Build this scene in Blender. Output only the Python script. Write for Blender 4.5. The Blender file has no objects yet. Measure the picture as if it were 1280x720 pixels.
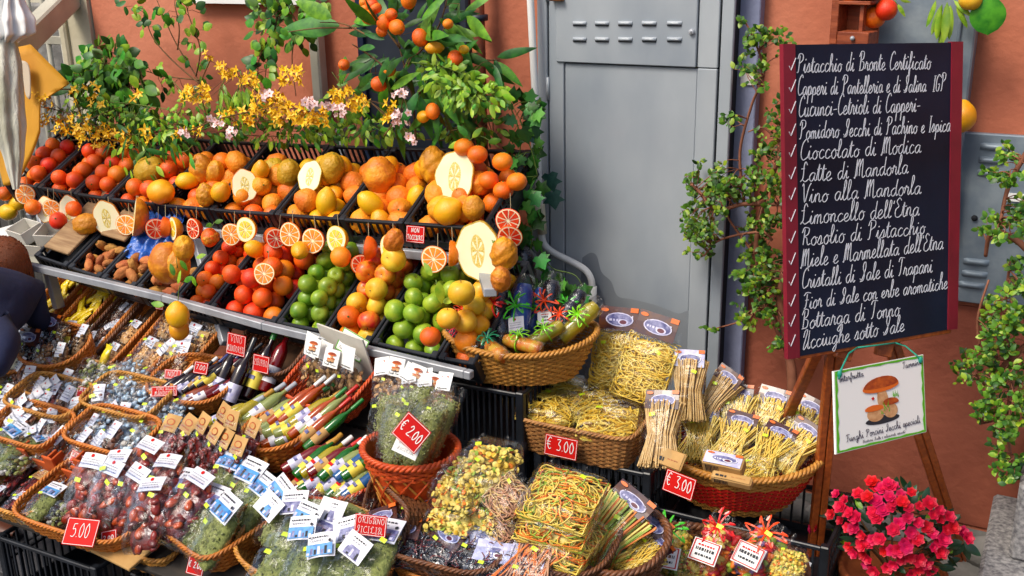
import bpy, math, random
import numpy as np
from mathutils import Matrix, Vector, Euler
R = math.radians
rnd = random.Random(7)
sc = bpy.context.scene
COL = sc.collection

# ------------------------------------------------------------ camera, world, sun
PITCH, YAW, ROLL = R(18.5), R(28.4), R(1.1)
CAM = np.array([0.0, -3.95, 2.3]); FOC = 1316.0
_f = np.array([-math.sin(YAW)*math.cos(PITCH), math.cos(YAW)*math.cos(PITCH), -math.sin(PITCH)])
_r0 = np.array([math.cos(YAW), math.sin(YAW), 0.0]); _u0 = np.cross(_r0, _f)
_r = math.cos(ROLL)*_r0 - math.sin(ROLL)*_u0
_u = math.sin(ROLL)*_r0 + math.cos(ROLL)*_u0
cd = bpy.data.cameras.new('camera'); cam = bpy.data.objects.new('camera', cd); COL.objects.link(cam)
cam.matrix_world = Matrix(((_r[0], _u[0], -_f[0], CAM[0]), (_r[1], _u[1], -_f[1], CAM[1]), (_r[2], _u[2], -_f[2], CAM[2]), (0, 0, 0, 1)))
cd.sensor_width = 36; cd.lens = 36*FOC/1280; cd.clip_start = 0.05; cd.clip_end = 500
sc.camera = cam

SUN_EL, SUN_AZ = R(52), R(205)      # azimuth from +Y clockwise: the light comes over the photographer's shoulder
w = bpy.data.worlds.new('World'); sc.world = w; w.use_nodes = True
nt = w.node_tree; bg = nt.nodes['Background']
sky = nt.nodes.new('ShaderNodeTexSky'); sky.sky_type = 'NISHITA'; sky.sun_disc = False
sky.sun_elevation = SUN_EL; sky.sun_rotation = SUN_AZ; sky.air_density = 1.0; sky.dust_density = 4.0; sky.ozone_density = 0.6
nt.links.new(sky.outputs[0], bg.inputs[0]); bg.inputs[1].default_value = 0.14
sd = bpy.data.lights.new('sun', 'SUN'); sun = bpy.data.objects.new('sun', sd); COL.objects.link(sun)
sd.energy = 2.5; sd.angle = R(20); sd.color = (1.0, 0.93, 0.82)
sv = Vector((math.sin(SUN_AZ)*math.cos(SUN_EL), math.cos(SUN_AZ)*math.cos(SUN_EL), math.sin(SUN_EL)))
sun.rotation_euler = sv.to_track_quat('Z', 'Y').to_euler()
sc.view_settings.view_transform = 'Standard'; sc.view_settings.look = 'None'
sc.view_settings.exposure = 0.12; sc.view_settings.gamma = 1.0
sc.cycles.max_bounces = 8; sc.cycles.transparent_max_bounces = 14; sc.cycles.diffuse_bounces = 3
sc.cycles.glossy_bounces = 3; sc.cycles.transmission_bounces = 4; sc.cycles.caustics_reflective = False
sc.cycles.caustics_refractive = False

# ------------------------------------------------------------ where things stand
def ray(x, y): return _f + _r*((x-640)/FOC) + _u*((360-y)/FOC)
def at(x, y, Y=None, Z=None, D=None):
    q = ray(x, y)
    t = (Y-CAM[1])/q[1] if Y is not None else ((Z-CAM[2])/q[2] if Z is not None else D)
    return Vector(CAM + q*t)
SLOPE = 0.333; TILT = math.atan(SLOPE)
def on_display(x, y, off=0.0):       # the sloping table that carries the baskets
    q = ray(x, y); n = np.array([0, -SLOPE, 1.0]); d = .38 + SLOPE*1.95 + off
    return Vector(CAM + q*((d-n@CAM)/(n@q)))
def quad3(c, D):                     # the flat board whose four corners these are
    r = [ray(*q) for q in c]
    A = np.array([r[0], -r[1], r[2], -r[3]]).T
    l = np.linalg.svd(A)[2][-1]; l = l/l.mean()*D
    return [Vector(CAM + l[i]*r[i]) for i in range(4)]
def depth(p): return float((np.array(p)-CAM) @ _f)

# ------------------------------------------------------------ materials
def lin(c):
    if isinstance(c, str):
        c = [int(c[i:i+2], 16)/255 for i in (0, 2, 4)]
        return tuple((v/12.92 if v <= .04045 else ((v+.055)/1.055)**2.4) for v in c) + (1,)
    return tuple(c)[:3] + (1,)
MATS = {}
def mat(name, a, b=None, scale=8, rough=.6, bump=0, bscale=None, coat=0, metal=0, rv=0, rh=0, spec=.5, emit=None, sub=0, detail=4, lo=.35, hi=.65, kind='noise', stretch=None, trans=0, c=None):
    if name in MATS: return MATS[name]
    m = bpy.data.materials.new(name); m.use_nodes = True; N = m.node_tree.nodes; L = m.node_tree.links
    p = N['Principled BSDF']; MATS[name] = m
    p.inputs['Roughness'].default_value = rough; p.inputs['Metallic'].default_value = metal
    p.inputs['Coat Weight'].default_value = coat; p.inputs['Coat Roughness'].default_value = .12
    p.inputs['Specular IOR Level'].default_value = spec
    p.inputs['Transmission Weight'].default_value = trans
    A, B = lin(a), lin(b if b is not None else a)
    tc = N.new('ShaderNodeTexCoord'); oi = N.new('ShaderNodeObjectInfo')
    ad = N.new('ShaderNodeVectorMath'); ad.operation = 'MULTIPLY_ADD'
    L.new(oi.outputs['Random'], ad.inputs[0]); ad.inputs[1].default_value = (37, 23, 51)
    if stretch:
        mp = N.new('ShaderNodeMapping'); mp.inputs['Scale'].default_value = stretch; L.new(tc.outputs['Object'], mp.inputs[0]); L.new(mp.outputs[0], ad.inputs[2])
    else: L.new(tc.outputs['Object'], ad.inputs[2])
    if kind == 'voronoi':
        t = N.new('ShaderNodeTexVoronoi'); t.inputs['Scale'].default_value = scale; fac = t.outputs['Distance']
    else:
        t = N.new('ShaderNodeTexNoise'); t.inputs['Scale'].default_value = scale; t.inputs['Detail'].default_value = detail; fac = t.outputs['Fac']
    L.new(ad.outputs[0], t.inputs['Vector'])
    cr = N.new('ShaderNodeValToRGB'); cr.color_ramp.elements[0].position = lo; cr.color_ramp.elements[0].color = A
    cr.color_ramp.elements[1].position = hi; cr.color_ramp.elements[1].color = B
    if c is not None:
        e = cr.color_ramp.elements.new((lo+hi)/2); e.color = lin(c)
    L.new(fac, cr.inputs[0]); out = cr.outputs[0]
    if rv or rh:
        hs = N.new('ShaderNodeHueSaturation')
        for sock, amt, base, k in (('Value', rv, 1, 1.0), ('Hue', rh, .5, 7.31)):
            if amt:
                q = N.new('ShaderNodeMath'); q.operation = 'MULTIPLY'; L.new(oi.outputs['Random'], q.inputs[0]); q.inputs[1].default_value = k
                f = N.new('ShaderNodeMath'); f.operation = 'FRACT'; L.new(q.outputs[0], f.inputs[0])
                g = N.new('ShaderNodeMath'); g.operation = 'MULTIPLY_ADD'; L.new(f.outputs[0], g.inputs[0]); g.inputs[1].default_value = 2*amt; g.inputs[2].default_value = base-amt
                L.new(g.outputs[0], hs.inputs[sock])
        L.new(out, hs.inputs['Color']); out = hs.outputs[0]
    L.new(out, p.inputs['Base Color'])
    if bump:
        nb = N.new('ShaderNodeTexNoise'); nb.inputs['Scale'].default_value = bscale or scale*3; nb.inputs['Detail'].default_value = 3
        L.new(ad.outputs[0], nb.inputs['Vector'])
        bp = N.new('ShaderNodeBump'); bp.inputs['Strength'].default_value = 1; bp.inputs['Distance'].default_value = bump
        L.new(nb.outputs['Fac'], bp.inputs['Height']); L.new(bp.outputs[0], p.inputs['Normal'])
        if coat: L.new(bp.outputs[0], p.inputs['Coat Normal'])
    if emit: p.inputs['Emission Color'].default_value = lin(emit); p.inputs['Emission Strength'].default_value = 1
    if sub: p.inputs['Subsurface Weight'].default_value = sub; p.inputs['Subsurface Radius'].default_value = (.01, .006, .003)
    return m
def film(name, tint=(.95, .97, 1), gloss=.012, crumple=40, dist=.004):      # cellophane
    m = bpy.data.materials.new(name); m.use_nodes = True; N = m.node_tree.nodes; L = m.node_tree.links
    N.remove(N['Principled BSDF']); o = N['Material Output']
    t = N.new('ShaderNodeBsdfTransparent'); t.inputs[0].default_value = tint + (1,)
    g = N.new('ShaderNodeBsdfGlossy'); g.inputs['Roughness'].default_value = .14; g.inputs['Color'].default_value = (1, 1, 1, 1)
    lw = N.new('ShaderNodeLayerWeight'); lw.inputs['Blend'].default_value = .22
    tc = N.new('ShaderNodeTexCoord'); nz = N.new('ShaderNodeTexNoise'); nz.inputs['Scale'].default_value = crumple; nz.inputs['Detail'].default_value = 3
    nz.inputs['Distortion'].default_value = .8
    L.new(tc.outputs['Object'], nz.inputs['Vector']); bp = N.new('ShaderNodeBump'); bp.inputs['Distance'].default_value = dist
    L.new(nz.outputs['Fac'], bp.inputs['Height']); L.new(bp.outputs[0], g.inputs['Normal']); L.new(bp.outputs[0], lw.inputs['Normal'])
    ma = N.new('ShaderNodeMath'); ma.operation = 'MULTIPLY_ADD'; ma.inputs[1].default_value = .22; ma.inputs[2].default_value = gloss; ma.use_clamp = True
    L.new(lw.outputs['Fresnel'], ma.inputs[0])
    mx = N.new('ShaderNodeMixShader'); L.new(ma.outputs[0], mx.inputs[0]); L.new(t.outputs[0], mx.inputs[1]); L.new(g.outputs[0], mx.inputs[2])
    L.new(mx.outputs[0], o.inputs['Surface']); MATS[name] = m
    return m

# ------------------------------------------------------------ mesh building
def wob(v, seed, f=1.0):             # smooth pseudo noise at the points v (n,3), about -1..1
    g = np.random.RandomState(seed); s = np.zeros(len(v))
    for k in range(5):
        d = g.normal(size=3)*f*(1+.6*k); s += np.sin(v@d + g.uniform(0, 6.28))/(1+.5*k)
    return s/2.2
class MB:
    def __init__(s): s.V = []; s.F = []; s.n = 0; s.mats = []
    def mi(s, m):
        if m not in s.mats: s.mats.append(m)
        return s.mats.index(m)
    def add(s, v, faces, m, smooth=True, M=None):
        v = np.asarray(v, float).reshape(-1, 3)
        if M is not None:
            A = np.array(M); v = v@A[:3, :3].T + A[:3, 3]
        k = s.mi(m)
        if isinstance(faces, np.ndarray): s.F.append((faces+s.n, k, smooth))
        else:
            by = {}
            for f in faces: by.setdefault(len(f), []).append(f)
            for l in by.values(): s.F.append((np.array(l)+s.n, k, smooth))
        s.V.append(v); s.n += len(v); return s
    def box(s, c, d, m, M=None, bev=0):
        x, y, z = d[0]/2, d[1]/2, d[2]/2
        b = min(bev, x*.9, y*.9, z*.9)
        if b <= 0:
            v = [(c[0]+i*x, c[1]+j*y, c[2]+k*z) for i in (-1, 1) for j in (-1, 1) for k in (-1, 1)]
            f = np.array([(0, 1, 3, 2), (4, 6, 7, 5), (0, 4, 5, 1), (2, 3, 7, 6), (0, 2, 6, 4), (1, 5, 7, 3)])
            return s.add(v, f, m, False, M)
        v = []; ix = {}
        for i in (-1, 1):
            for j in (-1, 1):
                for k in (-1, 1):
                    for ax in range(3):
                        q = [x-b, y-b, z-b]; q[ax] += b
                        ix[i, j, k, ax] = len(v); v.append((c[0]+i*q[0], c[1]+j*q[1], c[2]+k*q[2]))
        f = []
        for ax in range(3):
            o = [a for a in range(3) if a != ax]
            for sg in (-1, 1):
                def K(a, bb, axx=ax):
                    t = [0, 0, 0]; t[ax] = sg; t[o[0]] = a; t[o[1]] = bb; return ix[t[0], t[1], t[2], axx]
                q = [K(-1, -1), K(1, -1), K(1, 1), K(-1, 1)]
                if (sg > 0) == (ax == 1): q.reverse()
                f.append(q)
        for ax in range(3):          # edges along ax
            o = [a for a in range(3) if a != ax]
            for a in (-1, 1):
                for bb in (-1, 1):
                    def K(e, axx):
                        t = [0, 0, 0]; t[ax] = e; t[o[0]] = a; t[o[1]] = bb; return ix[t[0], t[1], t[2], axx]
                    f.append([K(-1, o[0]), K(1, o[0]), K(1, o[1]), K(-1, o[1])])
        for i in (-1, 1):
            for j in (-1, 1):
                for k in (-1, 1): f.append([ix[i, j, k, 0], ix[i, j, k, 1], ix[i, j, k, 2]])
        return s.add(v, f, m, False, M)
    def tube(s, pts, r, m, n=6, closed=False, M=None, cap=True, flat=1.0, ref=None):
        P = np.asarray([tuple(p) for p in pts], float); k = len(P)
        T = np.roll(P, -1, 0)-np.roll(P, 1, 0) if closed else np.gradient(P, axis=0)
        T /= np.linalg.norm(T, axis=1, keepdims=True)+1e-12
        if ref is None:
            ref = np.eye(3)[np.argmin(np.abs(T).mean(0))]
        A = np.cross(T, ref); A /= np.linalg.norm(A, axis=1, keepdims=True)+1e-12; B = np.cross(T, A)
        a = np.arange(n)*2*math.pi/n + math.pi/n; rr = np.broadcast_to(np.asarray(r, float), (k,))[:, None, None]
        v = P[:, None]+rr*(np.cos(a)[None, :, None]*A[:, None]+flat*np.sin(a)[None, :, None]*B[:, None])
        i = np.arange(k if closed else k-1); j = np.arange(n); I, J = np.meshgrid(i, j, indexing='ij'); I = I.ravel(); J = J.ravel(); I2 = (I+1) % k; J2 = (J+1) % n
        F = [list(range(n))[::-1], [(k-1)*n+q for q in range(n)]] if cap and not closed else []
        base = s.n
        s.add(v.reshape(-1, 3), np.stack([I*n+J, I*n+J2, I2*n+J2, I2*n+J], 1), m, n > 4, M)
        if F: s.F.append((np.array(F)+base, s.mi(m), False))
        return s
    def lathe(s, prof, m, n=16, M=None, smooth=True):
        k = len(prof); a = np.arange(n)*2*math.pi/n
        v = np.array([[(r*math.cos(t), r*math.sin(t), z) for t in a] for r, z in prof]).reshape(-1, 3)
        I, J = np.meshgrid(np.arange(k-1), np.arange(n), indexing='ij'); I = I.ravel(); J = J.ravel(); J2 = (J+1) % n
        return s.add(v, np.stack([I*n+J, I*n+J2, (I+1)*n+J2, (I+1)*n+J], 1), m, smooth, M)
    def grid(s, fn, nu, nv, m, M=None, smooth=True, cu=False):
        u = np.linspace(0, 1, nu+1)[:-1] if cu else np.linspace(0, 1, nu); v = np.linspace(0, 1, nv)
        U, W = np.meshgrid(u, v, indexing='ij'); X = fn(U.ravel(), W.ravel()); n0 = len(u)
        I, J = np.meshgrid(np.arange(n0 if cu else n0-1), np.arange(nv-1), indexing='ij'); I = I.ravel(); J = J.ravel(); I2 = (I+1) % n0
        return s.add(X, np.stack([I*nv+J, I2*nv+J, I2*nv+J+1, I*nv+J+1], 1), m, smooth, M)
    def poly(s, pts, m, M=None): return s.add(pts, [list(range(len(pts)))], m, False, M)
    def prism(s, pts, z0, z1, m, M=None):      # outline in xy, extruded
        n = len(pts); v = [(x, y, z0) for x, y in pts]+[(x, y, z1) for x, y in pts]
        return s.add(v, [list(range(n))[::-1], list(range(n, 2*n))]+[[i, (i+1) % n, n+(i+1) % n, n+i] for i in range(n)], m, False, M)
    def ell(s, c, r, m, nu=12, nv=8, M=None, fn=None):
        def f(u, v):
            a = u*2*math.pi; b = v*math.pi; d = np.stack([np.sin(b)*np.cos(a), np.sin(b)*np.sin(a), -np.cos(b)], 1)
            k = fn(d) if fn else np.ones(len(d))
            return d*np.array(r)*k[:, None]+np.array(c)
        return s.grid(f, nu+1, nv+1, m, M, True, True)
    def mesh(s, name):
        me = bpy.data.meshes.new(name); V = np.concatenate(s.V)
        me.vertices.add(len(V)); me.vertices.foreach_set('co', V.ravel())
        nl = sum(f.size for f, _, _ in s.F); nf = sum(len(f) for f, _, _ in s.F)
        me.loops.add(nl); me.polygons.add(nf)
        me.loops.foreach_set('vertex_index', np.concatenate([f.ravel() for f, _, _ in s.F]).astype(np.int32))
        tot = np.concatenate([np.full(len(f), f.shape[1]) for f, _, _ in s.F]).astype(np.int32)
        me.polygons.foreach_set('loop_start', (np.cumsum(tot)-tot).astype(np.int32)); me.polygons.foreach_set('loop_total', tot)
        me.polygons.foreach_set('material_index', np.concatenate([np.full(len(f), k) for f, k, _ in s.F]).astype(np.int32))
        me.polygons.foreach_set('use_smooth', np.concatenate([np.full(len(f), q) for f, _, q in s.F]))
        for m in s.mats: me.materials.append(m)
        me.update(calc_edges=True); me.validate(); return me
I4 = Matrix.Identity(4)
def T(x=0, y=0, z=0): return Matrix.Translation((x, y, z)) if not isinstance(x, Vector) else Matrix.Translation(x)
def RX(a): return Matrix.Rotation(a, 4, 'X')
def RY(a): return Matrix.Rotation(a, 4, 'Y')
def RZ(a): return Matrix.Rotation(a, 4, 'Z')
def SC(x, y=None, z=None): return Matrix.Diagonal((x, x if y is None else y, x if z is None else z, 1))
def frame(o, x, y):                  # matrix with the given x axis, y close to y
    x = Vector(x).normalized(); z = x.cross(Vector(y)).normalized(); y = z.cross(x)
    return Matrix(((x.x, y.x, z.x, o[0]), (x.y, y.y, z.y, o[1]), (x.z, y.z, z.z, o[2]), (0, 0, 0, 1)))
def link(name, me, M=I4, parent=None):
    o = bpy.data.objects.new(name, me); COL.objects.link(o)
    if parent: o.parent = parent
    o.matrix_basis = M; return o
def tag(o, label, cat=None, group=None, kind=None):
    if label: o['label'] = label
    if cat: o['category'] = cat
    if group: o['group'] = group
    if kind: o['kind'] = kind
    return o
# a kit is (name, mesh or None, matrix, [child kits], extra props); spawning one makes real objects that share mesh data
def kit(name, me, M=I4, ch=(), **pr): return (name, me, M, list(ch), pr)
def spawn(k, M, label=None, cat=None, group=None, parent=None, name=None):
    o = link(name or k[0], k[1], M@k[2] if parent is None else k[2], parent)
    for a, b in k[4].items(): o[a] = b
    if parent is None: tag(o, label, cat, group)
    for c in k[3]: spawn(c, I4, parent=o)
    return o
def struct(name, mb, M=I4, parent=None):
    o = link(name, mb.mesh(name), M, parent)
    if parent is None: o['kind'] = 'structure'
    return o
def empty(name, M, label, cat, group=None): return tag(link(name, None, M), label, cat, group)
def part(name, mb, parent, M=I4, **pr):
    o = link(name, mb.mesh(name) if isinstance(mb, MB) else mb, M, parent)
    for a, b in pr.items(): o[a] = b
    return o

# ------------------------------------------------------------ handwriting: one stroke per polyline, unit = x-height
GL = {
'a': (1.0, [[(.75,.85),(.45,1),(.12,.6),(.2,.08),(.5,.05),(.72,.6),(.76,.95)],[(.76,.95),(.72,.3),(.85,.02),(1.0,.2)]]),
'b': (.95, [[(0,.2),(.38,1.4),(.38,2.15),(.2,2.0),(.16,.8),(.22,.1),(.5,0),(.7,.45),(.58,.9),(.95,.8)]]),
'c': (.8, [[(.65,.85),(.42,1),(.12,.6),(.2,.08),(.48,0),(.8,.25)]]),
'd': (1.0, [[(.75,.85),(.45,1),(.12,.6),(.2,.08),(.5,.05),(.74,.6)],[(.8,2.1),(.72,1),(.73,.3),(.86,.02),(1.0,.2)]]),
'e': (.8, [[(0,.2),(.48,.55),(.56,.85),(.38,1),(.12,.62),(.2,.08),(.48,0),(.8,.25)]]),
'f': (.65, [[(0,.2),(.4,1.3),(.45,2.1),(.26,2.1),(.2,1),(.2,-.8),(.34,-.8),(.34,0),(.65,.2)]]),
'g': (1.0, [[(.75,.85),(.45,1),(.12,.6),(.2,.08),(.5,.05),(.74,.6),(.77,.95)],[(.77,.95),(.75,-.6),(.5,-.95),(.3,-.7),(.6,-.2),(1.0,.2)]]),
'h': (.95, [[(0,.2),(.38,1.5),(.36,2.15),(.18,2.0),(.16,0)],[(.16,.5),(.45,1),(.65,.8),(.64,.2),(.76,0),(.95,.2)]]),
'i': (.55, [[(0,.2),(.22,.95),(.2,.2),(.34,0),(.55,.2)],[(.26,1.35),(.3,1.5)]]),
'l': (.55, [[(0,.2),(.36,1.5),(.34,2.15),(.17,2.0),(.15,.3),(.3,0),(.55,.2)]]),
'm': (1.2, [[(0,.2),(.15,.95),(.15,0)],[(.15,.6),(.38,1),(.5,.8),(.5,0)],[(.5,.6),(.74,1),(.86,.8),(.85,.2),(.98,0),(1.2,.2)]]),
'n': (.9, [[(0,.2),(.15,.95),(.15,0)],[(.15,.6),(.42,1),(.58,.8),(.57,.2),(.7,0),(.9,.2)]]),
'o': (.85, [[(.45,1),(.12,.6),(.2,.08),(.5,0),(.7,.45),(.48,1),(.6,.85),(.85,.85)]]),
'p': (.9, [[(0,.2),(.2,.95),(.17,-.95)],[(.18,.6),(.45,1),(.7,.6),(.52,.05),(.2,.1)],[(.52,.05),(.9,.2)]]),
'r': (.75, [[(0,.2),(.2,1.08),(.32,.85),(.48,.88),(.46,.3),(.58,0),(.75,.2)]]),
's': (.75, [[(0,.2),(.38,1.05),(.5,.5),(.4,.05),(.12,.1)],[(.4,.05),(.75,.2)]]),
't': (.6, [[(0,.2),(.28,1.8),(.22,.3),(.38,0),(.6,.2)],[(.02,1.25),(.58,1.32)]]),
'u': (.95, [[(0,.2),(.16,.95),(.16,.2),(.36,0),(.6,.35),(.66,.95)],[(.66,.95),(.64,.25),(.76,0),(.95,.2)]]),
'v': (.8, [[(0,.3),(.15,.95),(.3,.1),(.42,.08),(.6,.95),(.8,.85)]]),
'z': (.8, [[(.1,.9),(.6,.95),(.1,.05),(.8,.12)]]),
'P': (1.2, [[(.4,2.0),(.35,.2),(.1,.05)],[(.05,1.6),(.3,2.2),(.9,2.1),(.95,1.5),(.42,1.1)]]),
'B': (1.25, [[(.4,2.0),(.35,.1)],[(.1,1.6),(.35,2.2),(.85,2.1),(.8,1.4),(.42,1.15),(.95,.9),(.9,.15),(.2,.02)]]),
'C': (1.0, [[(.9,1.9),(.65,2.25),(.25,1.7),(.15,.6),(.4,.02),(.75,.1),(1.0,.3)]]),
'S': (1.1, [[(.05,.35),(.4,.2),(.85,1.4),(.8,2.15),(.5,2.1),(.45,1.5),(.75,.8),(.6,.1),(.15,.0)]]),
'L': (1.15, [[(.8,1.9),(.6,2.25),(.4,1.8),(.4,.5),(.1,.05),(.35,.25),(.7,.02),(1.15,.3)],[(.1,1.5),(.5,1.5)]]),
'V': (1.0, [[(0,1.9),(.15,2.1),(.4,.05),(.75,1.7),(1.0,2.2)]]),
'M': (1.5, [[(.0,.1),(.15,.1),(.3,2.1),(.38,.2)],[(.38,1.2),(.62,2.1),(.7,.2)],[(.7,1.2),(1.0,2.1),(1.1,.3),(1.25,0),(1.5,.2)]]),
'R': (1.25, [[(.4,2.0),(.35,.1)],[(.1,1.6),(.35,2.2),(.9,2.05),(.85,1.4),(.42,1.1),(.7,.9),(.9,.1),(1.25,.2)]]),
'E': (1.05, [[(.85,1.9),(.55,2.2),(.25,1.8),(.55,1.25),(.2,.9),(.2,.2),(.6,0),(1.05,.3)]]),
'F': (1.1, [[(.55,2.0),(.5,.4),(.2,.05)],[(.05,1.8),(.4,2.2),(1.1,2.1)],[(.3,1.15),(.8,1.2)]]),
'T': (1.0, [[(.5,2.05),(.45,.4),(.2,.05)],[(0,1.7),(.2,2.15),(.95,2.1)]]),
'A': (1.2, [[(.1,1.4),(.25,2.1),(.6,2.1),(.2,.3),(.35,.0),(.8,.8),(.9,2.1)],[(.9,2.1),(.85,.3),(1,0),(1.2,.2)]]),
'G': (1.1, [[(.85,1.9),(.6,2.2),(.15,1.5),(.25,.2),(.7,.1),(.85,.9),(.5,.9)]]),
'I': (.6, [[(.3,2.1),(.28,.05)],[(.1,2.1),(.5,2.1)],[(.1,.03),(.5,.03)]]),
'D': (1.1, [[(.3,2.0),(.3,.05)],[(.1,2.0),(.6,2.0),(.9,1.2),(.7,.2),(.1,.05)]]),
'N': (1.1, [[(.15,0),(.2,2.0)],[(.2,2.0),(.8,.05)],[(.8,.05),(.9,2.1)]]),
'O': (1.1, [[(.5,2.1),(.15,1.2),(.3,.1),(.7,.1),(.9,1.2),(.5,2.1)]]),
'W': (1.3, [[(0,2),(.3,0)],[(.3,0),(.6,1.6)],[(.6,1.6),(.9,0)],[(.9,0),(1.2,2)]]),
'0': (1.0, [[(.5,1.9),(.15,1.2),(.25,.15),(.6,.1),(.8,1.0),(.5,1.9)]]),
'2': (1.0, [[(.15,1.5),(.4,2),(.75,1.6),(.5,.8),(.1,.05),(.85,.1)]]),
'3': (1.0, [[(.15,1.85),(.75,1.9),(.4,1.15),(.8,.7),(.6,.1),(.1,.15)]]),
'5': (1.0, [[(.85,2),(.35,1.95)],[(.35,1.95),(.25,1.15)],[(.25,1.15),(.65,1.25),(.8,.6),(.5,.05),(.1,.15)]]),
'1': (.6, [[(.1,1.5),(.35,2)],[(.35,2),(.32,.05)]]),
'7': (.9, [[(.1,1.9),(.8,1.95)],[(.8,1.95),(.35,.05)]]),
'Z': (1.0, [[(.1,2.0),(.85,2.0)],[(.85,2.0),(.1,.05)],[(.1,.05),(.9,.05)]]), 'H': (1.1, [[(.15,0),(.2,2.1)],[(.8,0),(.85,2.1)],[(.2,1.05),(.85,1.05)]]),
'€': (1.1, [[(.85,1.8),(.55,2),(.25,1.3),(.25,.6),(.55,.05),(.85,.25)],[(.02,1.25),(.7,1.25)],[(.02,.8),(.65,.8)]]),
'.': (.35, [[(.12,.05),(.17,.12)]]), ',': (.35, [[(.15,.1),(.08,-.2)]]), "'": (.3, [[(.18,2.1),(.12,1.7)]]), '-': (.8, [[(.1,.6),(.65,.65)]]), ' ': (.7, []),
'v_': (.9, [[(0,1.0),(.28,0),(.9,1.7)]]),
'(': (.4, [[(.3,2),(.1,1),(.3,-.2)]]), ')': (.4, [[(.1,2),(.3,1),(.1,-.2)]]),
}
def smooth_line(p, k=3):
    if len(p) < 3: return np.array(p, float)
    P = np.array([p[0]]+list(p)+[p[-1]], float); out = []
    for i in range(1, len(P)-2):
        for t in np.arange(k)/k:
            a, b, c, d = P[i-1], P[i], P[i+1], P[i+2]
            out.append(.5*((2*b)+(-a+c)*t+(2*a-5*b+4*c-d)*t*t+(-a+3*b-3*c+d)*t**3))
    out.append(P[-2]); return np.array(out)
def write(mb, text, p0, p1, xh, m, r=.0011, k=3, seed=0, upv=None, caps=1.0):
    """Writes text on the plane z=0 of mb from baseline point p0 to p1 (2D), x-height xh."""
    g = random.Random(seed+len(text)); p0 = np.array(p0, float); p1 = np.array(p1, float)
    tot = sum(GL[ch][0] for ch in text); d = (p1-p0)/tot; L = np.linalg.norm(p1-p0)
    n = np.array(upv, float) if upv is not None else np.array([-(p1-p0)[1], (p1-p0)[0]])/L
    x = 0
    for ch in text:
        wd, st = GL[ch]; j = g.uniform(-.04, .04); hs = g.uniform(.93, 1.07)
        for q in st:
            s_ = smooth_line([(a+g.uniform(-.02, .02), b+j) for a, b in q], k)
            pts = p0+np.outer(x+s_[:, 0], d)+np.outer(s_[:, 1]*hs*xh*(caps if ch.isupper() else 1), n)
            P3 = np.column_stack([pts, np.zeros(len(pts))])
            mb.tube(P3, r, m, 4, flat=.35, ref=np.array([0, 0, 1.0]), cap=False)
        x += wd
def prints(mb, text, p0, p1, xh, m, r=.001, seed=0): write(mb, text, p0, p1, xh, m, r, 2, seed)

def where(fx, fy):                   # words for a place inside a heap: fx 0..1 left to right, fy 0..1 front to back
    a = 'front' if fy < .34 else ('back' if fy > .67 else 'middle'); c = 'left' if fx < .34 else ('right' if fx > .67 else 'centre')
    return ', '+a+' '+c
# ------------------------------------------------------------ colours of real things
m_wall = mat('orange_render', 'cf8163', 'a65c45', 1.5, .92, .004, 30, detail=13, lo=.28, hi=.74, c='bf7053')
m_wall2 = mat('brown_red_render', 'b0644a', '80402f', 1.8, .9, .006, 22, detail=8, lo=.3, hi=.75)
m_cab = mat('grey_cabinet_paint', '8b95a0', 'b4bbc0', 1.7, .3, .004, 3.5, coat=.3, detail=7, lo=.3, hi=.7, stretch=(1.4, 1, .7))
m_cabpatch = mat('shaded_cabinet_paint', '80878f', '979da2', 4, .42, .003, 4, detail=7)  # cabinet grey with shadow and grime put into the colour
m_seam = mat('dark_seam', '14181f', rough=.8)
m_lilac = mat('lilac_grey_render', '949bb8', '7a819e', 3, .85, .003, 30, detail=7)
m_galv = mat('galvanised_sheet', '6e7c8a', '98a4ac', 9, .45, .0006, 60, metal=.25, detail=9, lo=.3, hi=.7, c='7d8b97')
m_stone = mat('worn_grey_stone', '6b6a68', '8e8c88', 6, .9, .01, 18, detail=9)
m_slab = mat('dark_paving', '3a3b40', '4c4c50', 5, .75, .004, 30, detail=8, rv=.18)
m_mortar = mat('paving_joint', '242424', '33312e', 20, .95)
m_granite = mat('speckled_granite', '56555a', 'a8a6a4', 70, .8, .002, 90, detail=6, lo=.3, hi=.7)
m_white = mat('white_plastic_paint', 'f4f4f2', 'eae9e4', 5, .45)
m_cream = mat('cream_plaster', 'cfc8b2', 'bab298', 3, .85, .004, 20, detail=7)
m_marble = mat('weathered_marble', 'c2bfae', '9d998a', 4, .7, .003, 25, detail=9)
m_rail = mat('grey_steel_rail', 'b4b8be', '979ca4', 8, .4, metal=.2)
m_black = mat('black_plastic', '15181d', '1f242c', 14, .38, .0008, 50, spec=.5)
m_navyp = mat('navy_plastic', '1b2740', '202c48', 10, .4)
m_wood_e = mat('easel_wood', '8f4218', 'b35a22', 10, .45, .0006, 60, coat=.15, stretch=(6, 6, .6), detail=6)
m_wood_b = mat('pale_box_wood', 'a98a63', '8a6a48', 8, .75, .001, 40, stretch=(1, 8, 8))
m_wood_r = mat('redwood_box', 'a5532f', '7a3418', 8, .5, .001, 30, stretch=(1, 6, 6))
m_card = mat('white_cardboard', 'd9d6cc', 'c4c0b4', 6, .85)
m_rust = mat('rusty_iron', '7a3516', 'c27a3a', 14, .8, .003, 40, detail=9, c='5b2a18')
m_dark = mat('dark_blue_paint', '1d2634', '27303e', 6, .5)
m_maroon = mat('maroon_paint', '8f1f33', '7a1a2c', 7, .4, .0004, 40)
m_slate = mat('chalkboard_black', '081224', '1a2842', 2.4, .5, .0003, 60, detail=7, lo=.35, hi=.8, spec=.3)
m_chalk = mat('white_chalk_paint', 'eceff6', 'dfe4f0', 40, .9)
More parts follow.
